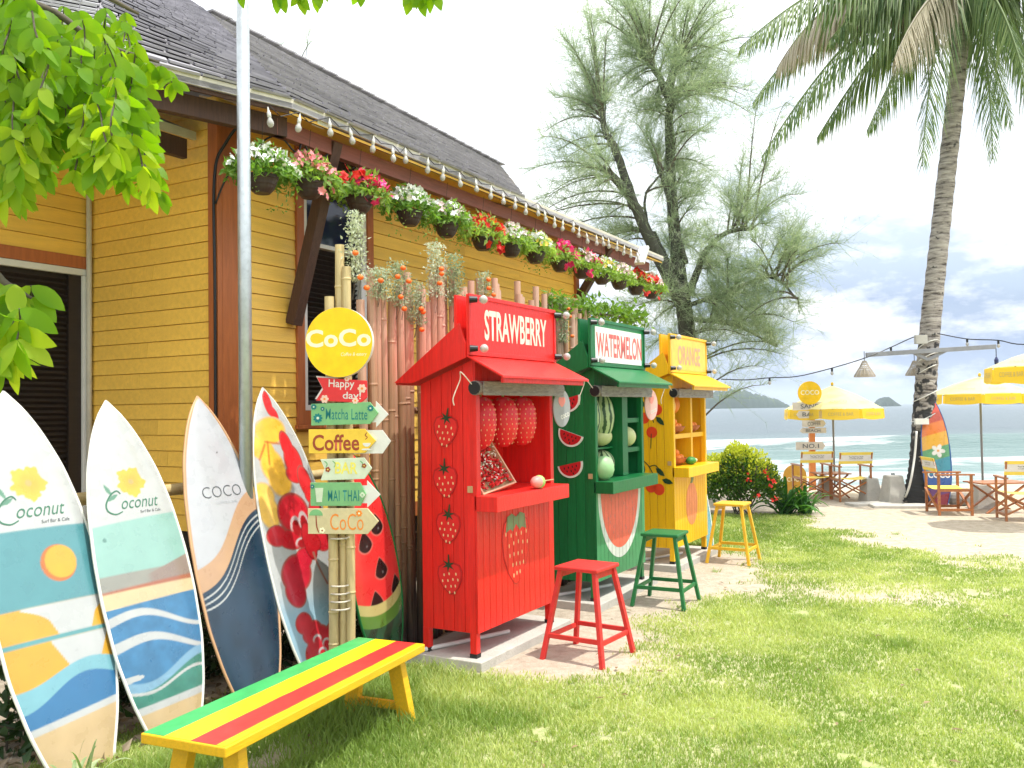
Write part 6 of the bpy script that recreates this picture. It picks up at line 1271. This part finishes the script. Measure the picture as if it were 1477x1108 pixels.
# ============================================================ BUSH AND LILY
def leaf_cloud(name, parent, lobes, n, size, mat_, top=(.3, .9), rg=None, O3=Vector((0,0,0))):
    rg = rg or np.random.RandomState(1); V, T = [], []
    for cx, cy, cz, rx, ry, rz_ in lobes:
        k = int(n*rx*rz_/sum(l[3]*l[5] for l in lobes)); d = rg.normal(0, 1, (k, 3)); d /= np.linalg.norm(d, axis=1)[:, None]; d[:, 2] = np.abs(d[:, 2])*1.0-.35*(rg.rand(k) < .4); rr = (.72+.33*rg.rand(k))*(1+.14*(fbm(d[:, 0]*4+9, d[:, 2]*4+cx*3, 3)-.5)*2)
        c = np.stack([cx+d[:, 0]*rx*rr, cy+d[:, 1]*ry*rr, cz+d[:, 2]*rz_*rr], 1); ax = d*.8+rg.normal(0, .6, (k, 3))+[0,0,.3]; ax /= np.linalg.norm(ax, axis=1)[:, None]; sd_ = np.cross(ax, rg.normal(0, 1, (k, 3))); sd_ /= np.linalg.norm(sd_, axis=1)[:, None]; s = size*rg.uniform(.6, 1.3, (k, 1))
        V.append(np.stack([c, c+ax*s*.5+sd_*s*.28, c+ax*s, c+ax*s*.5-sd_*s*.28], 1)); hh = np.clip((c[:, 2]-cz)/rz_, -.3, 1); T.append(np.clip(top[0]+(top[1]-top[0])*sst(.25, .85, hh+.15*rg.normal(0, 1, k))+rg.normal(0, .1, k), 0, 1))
    V = np.concatenate(V).reshape(-1, 3); T = np.repeat(np.concatenate(T), 4); return npmesh(name, V, np.arange(len(V)).reshape(-1, 4), mat_, parent, {'tone': np.stack([T,T,T,T*0+1],1)})
bc = OZ(1078, 744); bush = empty('flowering_bush', bc, label='rounded green and lime bush with red flowers beyond the yellow stool', cat='bush')
lobes = [(0,.2,.45,.55,.5,.62),(-.42,.3,.40,.45,.45,.55),(.28,.25,.38,.35,.4,.45),(-.1,.1,.75,.28,.3,.38)]
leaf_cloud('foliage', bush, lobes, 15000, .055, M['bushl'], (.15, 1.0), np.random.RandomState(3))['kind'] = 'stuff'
q = MB()
for k in range(14):
    a = R.uniform(0, 6.28); q.tube([(R.uniform(-.15,.15), .2, 0), (math.cos(a)*.3, .2+math.sin(a)*.3, .45), (math.cos(a)*.45, .2+math.sin(a)*.4, .8)], .012, 5)
q.build('stems', M['twig'], bush)['kind'] = 'stuff'; q = MB(); scatter(q, FB, [Vector((x+R.gauss(0,.03), -.30+R.gauss(0,.03), z+R.gauss(0,.03))) for x, z in ((.30,.62),(.36,.55),(.28,.5),(.1,.35),(.35,.3),(-.05,.6),(.2,.7)) for k in range(9)], .022, R, .2); q.build('red_flowers', M['fl_red'], bush)['kind'] = 'stuff'
def strap_plant(name, loc, n, ln, wd, mat_, label, seed, cat='plant', group=None):
    rg = random.Random(seed); t = empty(name, loc, label=label, cat=cat, group=group)
    for k in range(n):
        a = rg.uniform(0, 2*PI); l = ln*rg.uniform(.6, 1.15); el = rg.uniform(.55, 1.45); q = MB(); P = []; S = 7
        for i in range(S+1):
            u_ = i/S; P.append(Vector((math.cos(a)*l*u_*math.cos(el), math.sin(a)*l*u_*math.cos(el), l*u_*math.sin(el)-l*.55*u_**2.4*(1.3-el*.5))))
        sd_ = Vector((-math.sin(a), math.cos(a), 0)); vs = []
        for i, p in enumerate(P): w = wd*math.sin(PI*(.12+.86*i/S))**.6*.5; vs += [p-sd_*w+Vector((0,0,w*.5)), p, p+sd_*w+Vector((0,0,w*.5))]
        q.add(vs, [(3*i, 3*i+1, 3*i+4, 3*i+3) for i in range(S)]+[(3*i+1, 3*i+2, 3*i+5, 3*i+4) for i in range(S)])
        q.build('leaf', mat_, t, smooth=True, loc=(rg.uniform(-.12,.12)*ln, rg.uniform(-.12,.12)*ln, 0))
    return t
strap_plant('spider_lily', OZ(1132, 742), 46, .85, .07, M['lily'], 'clump of dark green strap leaves left of the beach signpost', 4); strap_plant('spider_lily', OZ(1160, 741), 34, .70, .06, M['lily'], 'smaller clump of arching strap leaves at the lawn corner', 8)
M['strip'] = leafmat('pale striped leaf', (.18, .28, .10), (.55, .60, .38), .4, 8)
strap_plant('spider_plant', HW(2.55, -3.78), 30, .34, .02, M['strip'], 'tuft of pale striped leaves at the foot of the first surfboard', 3)
# dark weeds and litter behind the boards
for i, (u, w, lab) in enumerate(((2.9,-4.6,'dark leafy weeds behind the first two surfboards'),(3.6,-4.75,'dark leafy weeds between the second and the navy surfboard'),(4.2,-4.75,'dark leafy weeds under the red petal surfboard'),(4.75,-4.5,'dark leafy weeds left of the watermelon surfboard'),(5.2,-4.25,'dark weeds at the foot of the bamboo fence'))):
    t = hempty('weed_clump', u, w, label=lab, cat='weeds', group='weeds along the foot of the house'); q = MB(); scatter(q, LB, [Vector((R.gauss(0,.22), R.gauss(0,.13), abs(R.gauss(0,.20))+.02)) for k in range(420)], .085, R, .4); q.build('foliage', M['leafd'], t)['kind'] = 'stuff'
    q = MB()
    for k in range(7): q.tube([(R.gauss(0,.12), R.gauss(0,.06), 0), (R.gauss(0,.2), R.gauss(0,.1), R.uniform(.2,.5))], .006, 4)
    q.build('stems', M['twig'], t)['kind'] = 'stuff'
q = MB(); scatter(q, LB, [Vector((0,0,0))+HW(R.uniform(2.4, 5.0), R.uniform(-4.8, -3.95), .012+R.random()*.03) for k in range(420)], .07, R, 1.5); tag(q.build('leaf_litter', leafmat('dry leaf litter', (.10,.06,.03), (.42,.34,.24), .15, 4)), 'dry fallen leaves scattered on the ground under the surfboards', 'leaf litter', kind='stuff')

# ============================================================ OVERHANGING LEAVES, TOP LEFT
lt = empty('leafy_tree', (-3.0, 1.5, 0), label='bright green tree branch with drooping leaves hanging in at the top left', cat='tree'); LO = Vector((-3.0, 1.5, 0))
q = MB(); q.tube([(0,0,0),(.05,.02,1.2),(.1,.1,2.4),(.05,.2,3.6)], [.12,.10,.09,.06], 12); q.build('trunk', M['bark'], lt, smooth=True)
br = []
for k, pts in enumerate([[(-700,0,1.9),(-100,-20,2.3),(60,10,2.4),(140,60,2.45),(230,90,2.5)],[(-300,60,2.1),(-20,90,2.2),(60,140,2.3),(150,170,2.3)],[(-300,-60,2.3),(100,-60,2.6),(350,-40,2.8),(560,-25,2.8),(640,-15,2.8)],[(-400,300,2.1),(-60,370,2.3),(10,410,2.35),(45,430,2.35)],[(-300,-100,2.0),(0,-60,2.2),(120,-20,2.3),(200,20,2.35)]]):
    P = smooth_path([OY(a, b_, y)-LO for a, b_, y in pts], 6); P = [Vector((.1,.1,2.3))]+P; q = MB(); q.tube(P, [.016*(1-i/len(P))+.003 for i in range(len(P))], 7); q.build('branch', M['twig'], lt, smooth=True)
def leafmesh(s):
    q = MB(); prof = [(0,0),(.12,.13),(.3,.22),(.5,.25),(.72,.20),(.9,.09),(1,0)]; vs = []
    for u_, w in prof: bend = -.22*u_*u_; vs += [(-w*.95, u_, bend+.10*w), (0, u_, bend), (w*.95, u_, bend+.10*w)]
    q.add(vs, [(3*i, 3*i+1, 3*i+4, 3*i+3) for i in range(6)]+[(3*i+1, 3*i+2, 3*i+5, 3*i+4) for i in range(6)]); q.v = [(a*s, b_*s, c*s) for a, b_, c in q.v]; return q
LM = [leafmesh(s) for s in (.056, .072, .105)]; LMe = [l.mesh('leaf', M['leafb'], True) for l in LM]
sp_ = []; envx = [-30,0,30,60,95,130,170,190,205,218,250]; envy = [335,325,318,290,292,298,262,298,326,240,130]
rq = random.Random(21); twig = MB()
def rachis(px, py, ln, Y, sz=(0,1)):
    x = px; k = 0; P = [OY(px, py, Y)-LO]; dxs = rq.uniform(-.25, .35); n_ = max(2, int(ln/13))
    for i in range(n_):
        y = py+ln*i/n_; xx = px+dxs*ln*(i/n_)+3*math.sin(i); p = OY(xx, y, Y+.02*math.sin(i))-LO; P.append(p)
        for s in (-1, 1):
            ang_ = rq.uniform(.25, 1.0)*s; d = Vector((math.sin(ang_), rq.uniform(-.5, .35), -math.cos(ang_)*rq.uniform(.7, 1.1))).normalized(); nrm = Vector((rq.gauss(0, .5), -1+rq.gauss(0, .5), rq.gauss(.25, .5))); sp_.append((p, d, nrm, rq.choice(sz)))
    sp_.append((P[-1], Vector((rq.uniform(-.3,.3), 0, -1)).normalized(), Vector((0,-1,.2)), sz[-1]))
    if len(P) > 2: twig.tube(P, .0025, 4, False)
for k in range(185):
    px = rq.uniform(-30, 205); e_ = np.interp(px, envx, envy); top = max(-25, -20+px*.42+rq.uniform(-40, 20)); ln = rq.uniform(50, 130); y0 = rq.uniform(top, max(top+5, e_-ln-28)); rachis(px, y0, min(ln, max(30, e_-28-y0)), rq.uniform(2.15, 2.9))
for px, py, ln in ((0,405,60),(22,410,75),(45,412,50),(10,430,80),(-15,420,90),(35,425,60),(-8,235,50),(-5,180,80),(5,455,75),(28,445,60),(-20,440,95),(12,470,60)): rachis(px, py, ln, rq.uniform(2.2, 2.5), (1, 2))
for px, py, ln in ((395,-25,25),(425,-20,20),(345,-30,20),(520,-30,15),(588,-25,30),(605,-20,25),(622,-20,15),(455,-25,22)): rachis(px, py-2, ln, 2.7, (0, 1))
for px, py, ln in ((212,88,12),(232,95,12),(250,112,15),(150,80,10)): rachis(px, py, ln, 2.5, (0,))
sp_.sort(key=lambda s: (s[0]+LO).length-.05*s[3]); extra = MB(); print('leaves', len(sp_))
for i, (p, d, nrm, s) in enumerate(sp_):
    y = d; x = y.cross(nrm).normalized(); z = x.cross(y); Mx = Matrix((x, y, z)).transposed().to_4x4(); Mx.translation = p; Mx = Mx @ Matrix.Rotation(rq.uniform(-.5,.5), 4, 'Y')
    if i < 298:
        o = bpy.data.objects.new('leaf', LMe[s]); C.objects.link(o); o.parent = lt; o.matrix_local = Mx
    else: extra.M = Mx; extra.add(LM[s].v, LM[s].f)
extra.M = None; extra.build('leaves', M['leafb'], lt, smooth=True)['kind'] = 'stuff'; twig.build('twigs', M['twig'], lt)['kind'] = 'stuff'

# ============================================================ BEACH THINGS
M['canvas'] = leafmat('yellow parasol canvas', (.84, .80, .38), (.86, .83, .46), .35, 2, tint=(1.05, 1.0, .6)); M['canvas2'] = leafmat('deep yellow valance', (.84, .60, .04), (.86, .66, .08), .3, 2, tint=(1.05, .9, .4))
flat('alu', (.20, .20, .21), .4)
def umbrella(loc, h, r_, rise, label, rz=0, val=.16):
    t = empty('beach_umbrella', loc, rz, label=label, cat='umbrella', group='yellow parasols on the beach'); n = 8; zr = h-rise; q = MB(); vs = [(0,0,h)]
    for k in range(n):
        for j, (f, zz) in enumerate(((.5, h-rise*.42), (1.0, zr))): a = 2*PI*k/n; vs.append((math.cos(a)*r_*f, math.sin(a)*r_*f, zz))
        a = 2*PI*(k+.5)/n; vs.append((math.cos(a)*r_*.97*math.cos(PI/n), math.sin(a)*r_*.97*math.cos(PI/n), zr+.015))
    F_ = []
    for k in range(n):
        a, b_ = 1+3*k, 1+3*((k+1) % n); F_ += [(0, a, b_), (a, a+1, a+2), (a, a+2, b_), (b_, a+2, b_+1)]
    q.add(vs, F_); ca = q.build('canopy', M['canvas'], t)
    for k in range(n):
        a0, a1 = 2*PI*(k+.04)/n, 2*PI*(k+.96)/n; q = MB(); R_ = r_*1.0; P = []
        for j in range(7): f = j/6; x = math.cos(a0)*(1-f)+math.cos(a1)*f; y = math.sin(a0)*(1-f)+math.sin(a1)*f; P.append((x*R_, y*R_)); 
        top = [(x*.995, y*.995, zr+.0) for x, y in P]; bot = [(x*1.01, y*1.01, zr-val*(.86+.14*math.sin(PI*j/6))) for j, (x, y) in enumerate(P)]; q.add(top+bot, [(j, j+1, j+8, j+7) for j in range(6)]); vl = q.build('valance', M['canvas2'], t)
        am = (a0+a1)/2; px_, py_ = math.cos(am)*r_*.945, math.sin(am)*r_*.945
        Mx = Matrix.Translation((px_, py_, zr-val*.45)) @ Matrix.Rotation(am+PI/2, 4, 'Z'); lettering('COFFEE & BAR', vl, M['faint_ink'], 0, 0, r_*.48, val*.30, y=-.004, Mx=Mx, depth=.002)
        am = 2*PI*(k+.5)/n; sl = math.atan2(rise*.58, r_*.48); Mx = Matrix.Translation((math.cos(am)*r_*.74*.96, math.sin(am)*r_*.74*.96, zr+rise*.30)) @ Matrix.Rotation(am+PI/2, 4, 'Z') @ Matrix.Rotation(-(PI/2-sl), 4, 'X'); lettering('COCO', ca, M['faint_ink'], 0, 0, r_*.32, r_*.10, y=-.012, Mx=Mx, depth=.002)
        q = MB(); q.tube([(0,0,h-.05), (math.cos(2*PI*k/n)*r_*.98, math.sin(2*PI*k/n)*r_*.98, zr-.015)], .007, 5); q.build('rib', M['alu'], t)
    q = MB(); q.tube([(0,0,0),(0,0,h+.02)], .021, 10); q.build('pole', M['alu'], t, smooth=True); q = MB(); q.ell((0,0,h+.03), .03, .03, .04, 10, 6); q.build('finial', M['canvas2'], t); return t
def scale_at(Y): return Y/F_PX
u1 = OZ(1204, 703); umbrella(u1, OY(1202, 556, u1.y).z, 69*scale_at(u1.y), .50, 'yellow parasol on the left, above the two beach chairs', .2, .22)
u2 = OZ(1418, 712); umbrella(u2, OY(1421, 543, u2.y).z, 69*scale_at(u2.y), .34, 'yellow parasol right of the palm trunk', .35, .20)
u3 = Vector((OY(1500, 505, 12.2).x, 12.2, 0)); umbrella(u3, OY(1500, 503, 12.2).z, 73*scale_at(12.2), .26, 'nearest yellow parasol cut off by the right edge', .1, .22)
# director chairs
M['cloth'] = paint('white sling cloth', (.72, .70, .66), .8, .06, 20, .1); M['clothy'] = paint('yellow sling cloth', (.82, .62, .10), .8, .06, 20, .1)
def chair(loc, rz, label):
    t = empty('director_chair', loc, rz, label=label, cat='chair', group='wooden director chairs on the beach'); w, d, sh, ah, bh = .28, .24, .42, .62, .88; wm = M['wood']
    for s in (-1, 1):
        for y in (-d, d): q = MB(); q.box(s*w-.015, s*w+.015, y-.02, y+.02, 0, ah); q.build('leg', wm, t, bevel=.003)
        q = MB(); q.box(s*w-.03, s*w+.03, -d-.05, d+.05, ah, ah+.025); q.build('armrest', wm, t, bevel=.003)
        q = MB(); q.box(s*w-.014, s*w+.014, -d+.02, d-.02, .07, .11); q.build('side_rail', wm, t); q = MB(); q.box(s*w-.014, s*w+.014, -d+.02, d-.02, sh-.05, sh-.01); q.build('seat_rail', wm, t)
        q = MB(); q.beam((s*w, d+.01, ah+.02), (s*w, d+.07, bh), .03, .025); q.build('back_post', wm, t, bevel=.003)
    for y in (-d, d):
        for s in (-1, 1): q = MB(); yy = y+.014*s; q.beam((-s*w, yy, .09), (s*w, yy, sh-.03), .022, .04, up=(0,1,0)); q.build('cross_leg', wm, t, bevel=.002)
    q = MB(); n_ = 8; vs = []
    for i in range(n_+1): x = -w+2*w*i/n_; z = sh-.03*math.sin(PI*i/n_); vs += [(x, -d+.01, z), (x, d-.01, z)]
    q.add(vs, [(2*i, 2*i+2, 2*i+3, 2*i+1) for i in range(n_)]); q.build('seat_sling', M['clothy'], t)
    z0, z1 = ah+.06, bh+.01; y0, y1 = d+.03, d+.075
    def strip(a, b_, m_, nm_, th=.006):
        f = lambda z: y0+(y1-y0)*(z-z0)/(z1-z0); q = MB(); q.hexa([(-w-.02, f(a)-th, a), (w+.02, f(a)-th, a), (w+.02, f(a)+th, a), (-w-.02, f(a)+th, a)], [(-w-.02, f(b_)-th, b_), (w+.02, f(b_)-th, b_), (w+.02, f(b_)+th, b_), (-w-.02, f(b_)+th, b_)]); return q.build(nm_, m_, t)
    strip(z0, z0+.05, M['clothy'], 'backrest_band'); c = strip(z0+.051, z1-.051, M['cloth'], 'backrest'); strip(z1-.05, z1, M['clothy'], 'backrest_band')
    for sg in (-1, 1):
        Mx = Matrix.Translation((0, (y0+y1)/2+sg*.013, z0+.125)) @ (Matrix.Rotation(PI, 4, 'Z') if sg > 0 else Matrix.Identity(4)); lettering('COCO', c, M['grey_ink'], 0, .02, .26, .055, y=0, Mx=Mx, offset=.01); lettering('COFFEE & BAR', c, M['grey_ink'], 0, -.03, .24, .02, y=0, Mx=Mx)
    return t
c2 = OZ(1227, 722); chair(c2, PI, 'director chair seen from behind, left of the concrete cones'); c1 = OZ(1172, 719); chair(c1, PI, 'director chair half hidden behind the orange signpost')
c3 = OZ(1369, 741); chair(c3, PI/2-.12, 'director chair seen from its side in front of the rainbow surfboard'); c4 = OZ(1475, 750); chair(c4, PI-.25, 'director chair at the right edge beside the low table')
def table(loc, rz, label, w=.42, h=.5):
    t = empty('folding_table', loc, rz, label=label, cat='table'); 
    for i in range(7): q = MB(); y = -.26+i*.076; q.box(-w, w, y, y+.068, h-.022, h); q.build('slat', M['wood'], t, bevel=.002)
    for y in (-.24, .24):
        for s in (-1, 1): q = MB(); q.beam((-s*w*.85, y+.012*s, 0), (s*w*.8, y+.012*s, h-.024), .025, .045, up=(0,1,0)); q.build('leg', M['wood'], t, bevel=.002)
    return t
table(OZ(1440, 738), .1, 'low slatted table between the parasol pole and the right edge chair', .42, .48); table(OZ(1199, 717), 0, 'low table between the two chairs under the left parasol', .3, .46)
# cones of concrete and paving pieces
def cone(px, py, hw, ht, h, label):
    loc = OZ(px, py); t = empty('concrete_block', loc, R.uniform(-.2,.2), label=label, cat='concrete block', group='tapered concrete umbrella weights'); q = MB(); q.hexa([(-hw,-hw,-.02),(hw,-hw,-.02),(hw,hw,-.02),(-hw,hw,-.02)], [(-ht,-ht,h),(ht,-ht,h),(ht,ht,h),(-ht,ht,h)]); q.build('block', M['concrete'], t, bevel=.02); q = MB(); q.tube([(0,0,h-.01),(0,0,h+.04)], .03, 10); q.build('socket', M['steel'], t)
cone(1256, 723, .17, .10, .42, 'smaller tapered concrete block left of the palm'); cone(1289, 727, .19, .12, .50, 'larger tapered concrete block right beside the palm'); cone(1417, 733, .17, .10, .40, 'tapered concrete block at the foot of the right parasol'); cone(1191, 715, .15, .10, .33, 'tapered concrete block under the left parasol'); cone(1020, 731, .15, .10, .5, 'tapered concrete block seen beyond the bush')
for (px, py, w, d, lab) in ((1252, 729, .35, .16, 'flat concrete piece in front of the smaller block'), (1303, 732, .52, .2, 'flat concrete piece at the foot of the palm')):
    t = empty('paving_piece', OZ(px, py), R.uniform(-.2,.2), label=lab, cat='paving slab'); q = MB(); q.box(-w, w, -d, d, -.02, .05); q.build('slab', M['concrete'], t, bevel=.012)
# rocks by the palm
q = MB(); q.ell((0,0,.10), .20, .14, .13, 10, 7); o = q.build('rock', flat('grey rock', (.22,.20,.18), .95), smooth=False); tag(o, 'grey rock at the foot of the rainbow surfboard', 'rock'); o.location = OZ(1383, 729)
# rainbow board leaning at the palm
rb_ = OZ(1356, 731)
def artR(X, T, a):
    Z = T*1.87; c = base_c(X, (.62, .06, .03))
    for tv, cl in ((.86,(.72,.09,.03)),(.76,(.80,.20,.02)),(.655,(.80,.42,.03)),(.53,(.10,.34,.13)),(.42,(.04,.28,.36)),(.30,(.04,.12,.38)),(.17,(.16,.06,.20)),(.10,(.30,.04,.06))): c = mixa(c, soft(tv+.035*a-T, .003), cl)
    cx, cz = .03, .50*1.87; an = np.arctan2(Z-cz, X-cx); rd = np.hypot(X-cx, Z-cz); c = mixa(c, soft(.115*(.45+.55*np.abs(np.cos(an*2.5+.2)))-rd, .006), (.80,.78,.72)); c = mixa(c, soft(.022-rd, .004), (.75,.35,.05)); c = mixa(c, soft(np.abs(a)-.92, .03), (.04,.10,.30)); return c
t, L_, cf = board(0, 0, -.30, 1.86, .47, artR, 'rainbow striped surfboard with white flower leaning on the palm', RIMB, base=Vector((rb_.x, rb_.y, 0)), rz=-.15, NXY=(60, 200))
cf(lettering('COCO', t, M['white'], .02, .285*L_, .36, .115, offset=.03))
# second signpost
s2 = OZ(1172, 707); Y2 = s2.y; sp2 = empty('beach_signpost', s2, label='orange signpost with round COCO sign and white boards by the sea', cat='signpost')
def q2(px, py): p = OY(px, py, Y2)-s2; return p.x, p.z
q = MB(); q.beam((0,0,0), (.02,0,q2(1170,585)[1]), .13, .09, up=(0,1,0), w2=.10); q.build('post', flat('post_orange', (.75,.25,.06)), sp2, bevel=.006)
x, z = q2(1166, 567); q = MB(); q.prism(ellip(x, z, .24, .24, 36), -.09, -.055); rs2 = q.build('round_sign', M['sign_yellow'], sp2); lettering('COCO', rs2, M['yellow_lt'], x, z+.01, .38, .10, y=-.092, offset=.02)
for px, py, w, h, tx, dr, tl in ((1167,586,.36,.16,'SAND',1,.02),(1165,598,.26,.15,'BAR',-1,-.04),(1171,611,.24,.14,'COFFEE',1,.05),(1171,621,.27,.11,'BEACH',-1,-.03),(1167,643,.30,.16,'NO.1',1,0)):
    x, z = q2(px, py); q = MB(); yo = .03*((py//3) % 3); q.prism([(x-w*dr, z-h/2), (x+w*.8*dr, z-h/2), (x+w*dr, z), (x+w*.8*dr, z+h/2), (x-w*dr, z+h/2)], -.075-yo, -.055-yo); sg = q.build('arrow_sign', flat('board_white', (.66,.60,.50)) if py != 612 else M['sign_beige'], sp2); lettering(tx, sg, M['grey_ink'], x, z, w*1.1, h*.55, y=-.077-yo, rot=tl, offset=.01)
a_ = OZ(1147, 712); t = empty('arched_board', a_, label='yellow arch topped sign board behind the strap leaves', cat='sign'); r_ = .23; P = [(-r_, 0), (r_, 0), (r_, .34)]+ellip(0, .34, r_, r_, 16, 0, PI)[1:]; q = MB(); q.prism(P, -.015, .015); bb = q.build('board', flat('board_amber', (.72,.38,.05)), t); lettering('COCO', bb, M['yellow_lt'], 0, .28, .32, .09, y=-.017, offset=.02); q = MB(); q.beam((0,.03,0),(0,.25,.02),.04,.03); q.build('stand', M['wood'], t)
# crossbar with lamps on the palm
A, B = OY(1249, 512, YP-.35), OY(1436, 500, YP-.35); t = empty('lamp_crossbar', (A+B)/2, label='grey wooden crossbar with braces fixed across the palm trunk', cat='crossbar'); c_ = (A+B)/2
flat('weathered_grey', (.24,.25,.27)); q = MB(); q.beam(A-c_, B-c_, .05, .075); q.build('beam', M['weathered_grey'], t, bevel=.004)
for dx in (-30, 22): q = MB(); q.beam(OY(1342+dx, 506, YP-.33)-c_, OY(1338, 519, YP-.33)-c_, .04, .05); q.build('brace', M['weathered_grey'], t)
p = OY(1329, 492, YP-.25)-c_; q = MB(); q.box(p.x-.12, p.x+.08, p.y-.06, p.y+.02, p.z-.05, p.z+.10); q.build('box', flat('box_grey', (.45,.44,.40)), t, bevel=.005)
p = OY(1330, 608, YP-.28)-c_; q = MB(); q.box(p.x-.13, p.x+.10, p.y-.04, p.y+.02, p.z-.05, p.z+.05); q.build('label_plate', M['white'], t)
def lamp(px, py, w, h, Y, label):
    p = OY(px, py, Y); t = empty('rattan_lamp', p-Vector((0,0,h/2)), label=label, cat='lamp', group='woven lamps hanging from the crossbar'); q = MB()
    prof = [(.16,1.0),(.22,.92),(.45,.62),(.75,.32),(.98,.08),(1.0,0)]; n_ = 16
    for k in range(n_): a = 2*PI*k/n_; q.tube([(math.cos(a)*w/2*r_, math.sin(a)*w/2*r_, h*z) for r_, z in prof], .006, 4, False)
    for r_, z in [(1.0,0),(.97,.08),(.9,.16),(.82,.24),(.75,.32),(.65,.41),(.55,.52),(.45,.62),(.34,.77),(.22,.92)]: q.tube([(math.cos(k*PI/8)*w/2*r_, math.sin(k*PI/8)*w/2*r_, h*z) for k in range(17)], .007, 4, False)
    q.build('shade', flat('rattan', (.38,.33,.26), .8), t); q = MB(); q.tube([(0,0,h*.9),(0,0,h+.16)], .006, 5); q.build('cord', M['black'], t); q = MB(); q.ell((0,0,h*.35), .035, .035, .05, 8, 6); q.build('bulb', M['glass'], t)
lamp(1247, 532, .34, .27, YP-.35, 'woven lamp hanging at the left end of the crossbar'); lamp(1319, 531, .30, .26, YP+.45, 'woven lamp half hidden behind the palm trunk')
p = OY(1437, 515, YP-.35); t = empty('hanging_socket', p, label='small dark lamp socket dangling at the right end of the crossbar', cat='lamp'); q = MB(); q.tube([(0,0,.16),(0,0,-.02)], .007, 5); q.build('cord', M['black'], t); q = MB(); q.lathe([(0,-.13),(.03,-.12),(.035,-.05),(.012,0)], 10); q.build('socket', flat('socket_blue', (.03,.04,.12)), t)
P = [OY(a, b_, y) for a, b_, y in ((1040,547,15.5),(1075,548,15.4),(1110,545,15.3),(1150,543,15.2),(1200,531,15.0),(1249,516,14.9),(1285,501,15.0),(1316,487,15.1),(1335,482,15.2))]
t = empty('festoon_cable', P[-1], label='thin festoon cable sagging from the casuarina to the palm', cat='cable'); q = MB(); q.tube(smooth_path([p-P[-1] for p in P], 5), .009, 5); q.build('wire', M['black'], t)
P2 = [OY(a, b_, y) for a, b_, y in ((1352,481,15.1),(1395,489,15.0),(1440,491,14.5),(1480,497,14.0),(1600,490,13))]; t2 = empty('festoon_cable', P2[0], label='festoon cable running from the palm to the right edge', cat='cable'); q = MB(); q.tube(smooth_path([p-P2[0] for p in P2], 5), .009, 5); q.build('wire', M['black'], t2)
for par, pts, o0 in ((t, P[2:8:2], P[-1]), (t2, P2[1:4], P2[0])):
    for p in pts: q = MB(); q.tube([p-o0, p-o0+Vector((0,0,-.06))], .018, 6); s = q.build('socket', M['black'], par); q = MB(); q.ell(p-o0+Vector((0,0,-.09)), .028, .028, .035, 8, 6); q.build('bulb', M['glass'], s)
p0 = OY(1322, 622, YP-.4); t = empty('white_pipe', OZ(1302, 726), label='thin white curved pipe resting against the palm trunk', cat='pipe'); o0 = OZ(1302, 726); q = MB(); q.tube(smooth_path([Vector((0,0,0)), OY(1312,700,YP-.45)-o0, OY(1319,660,YP-.42)-o0, p0-o0], 5), .018, 6); q.build('tube', M['white'], t, smooth=True)
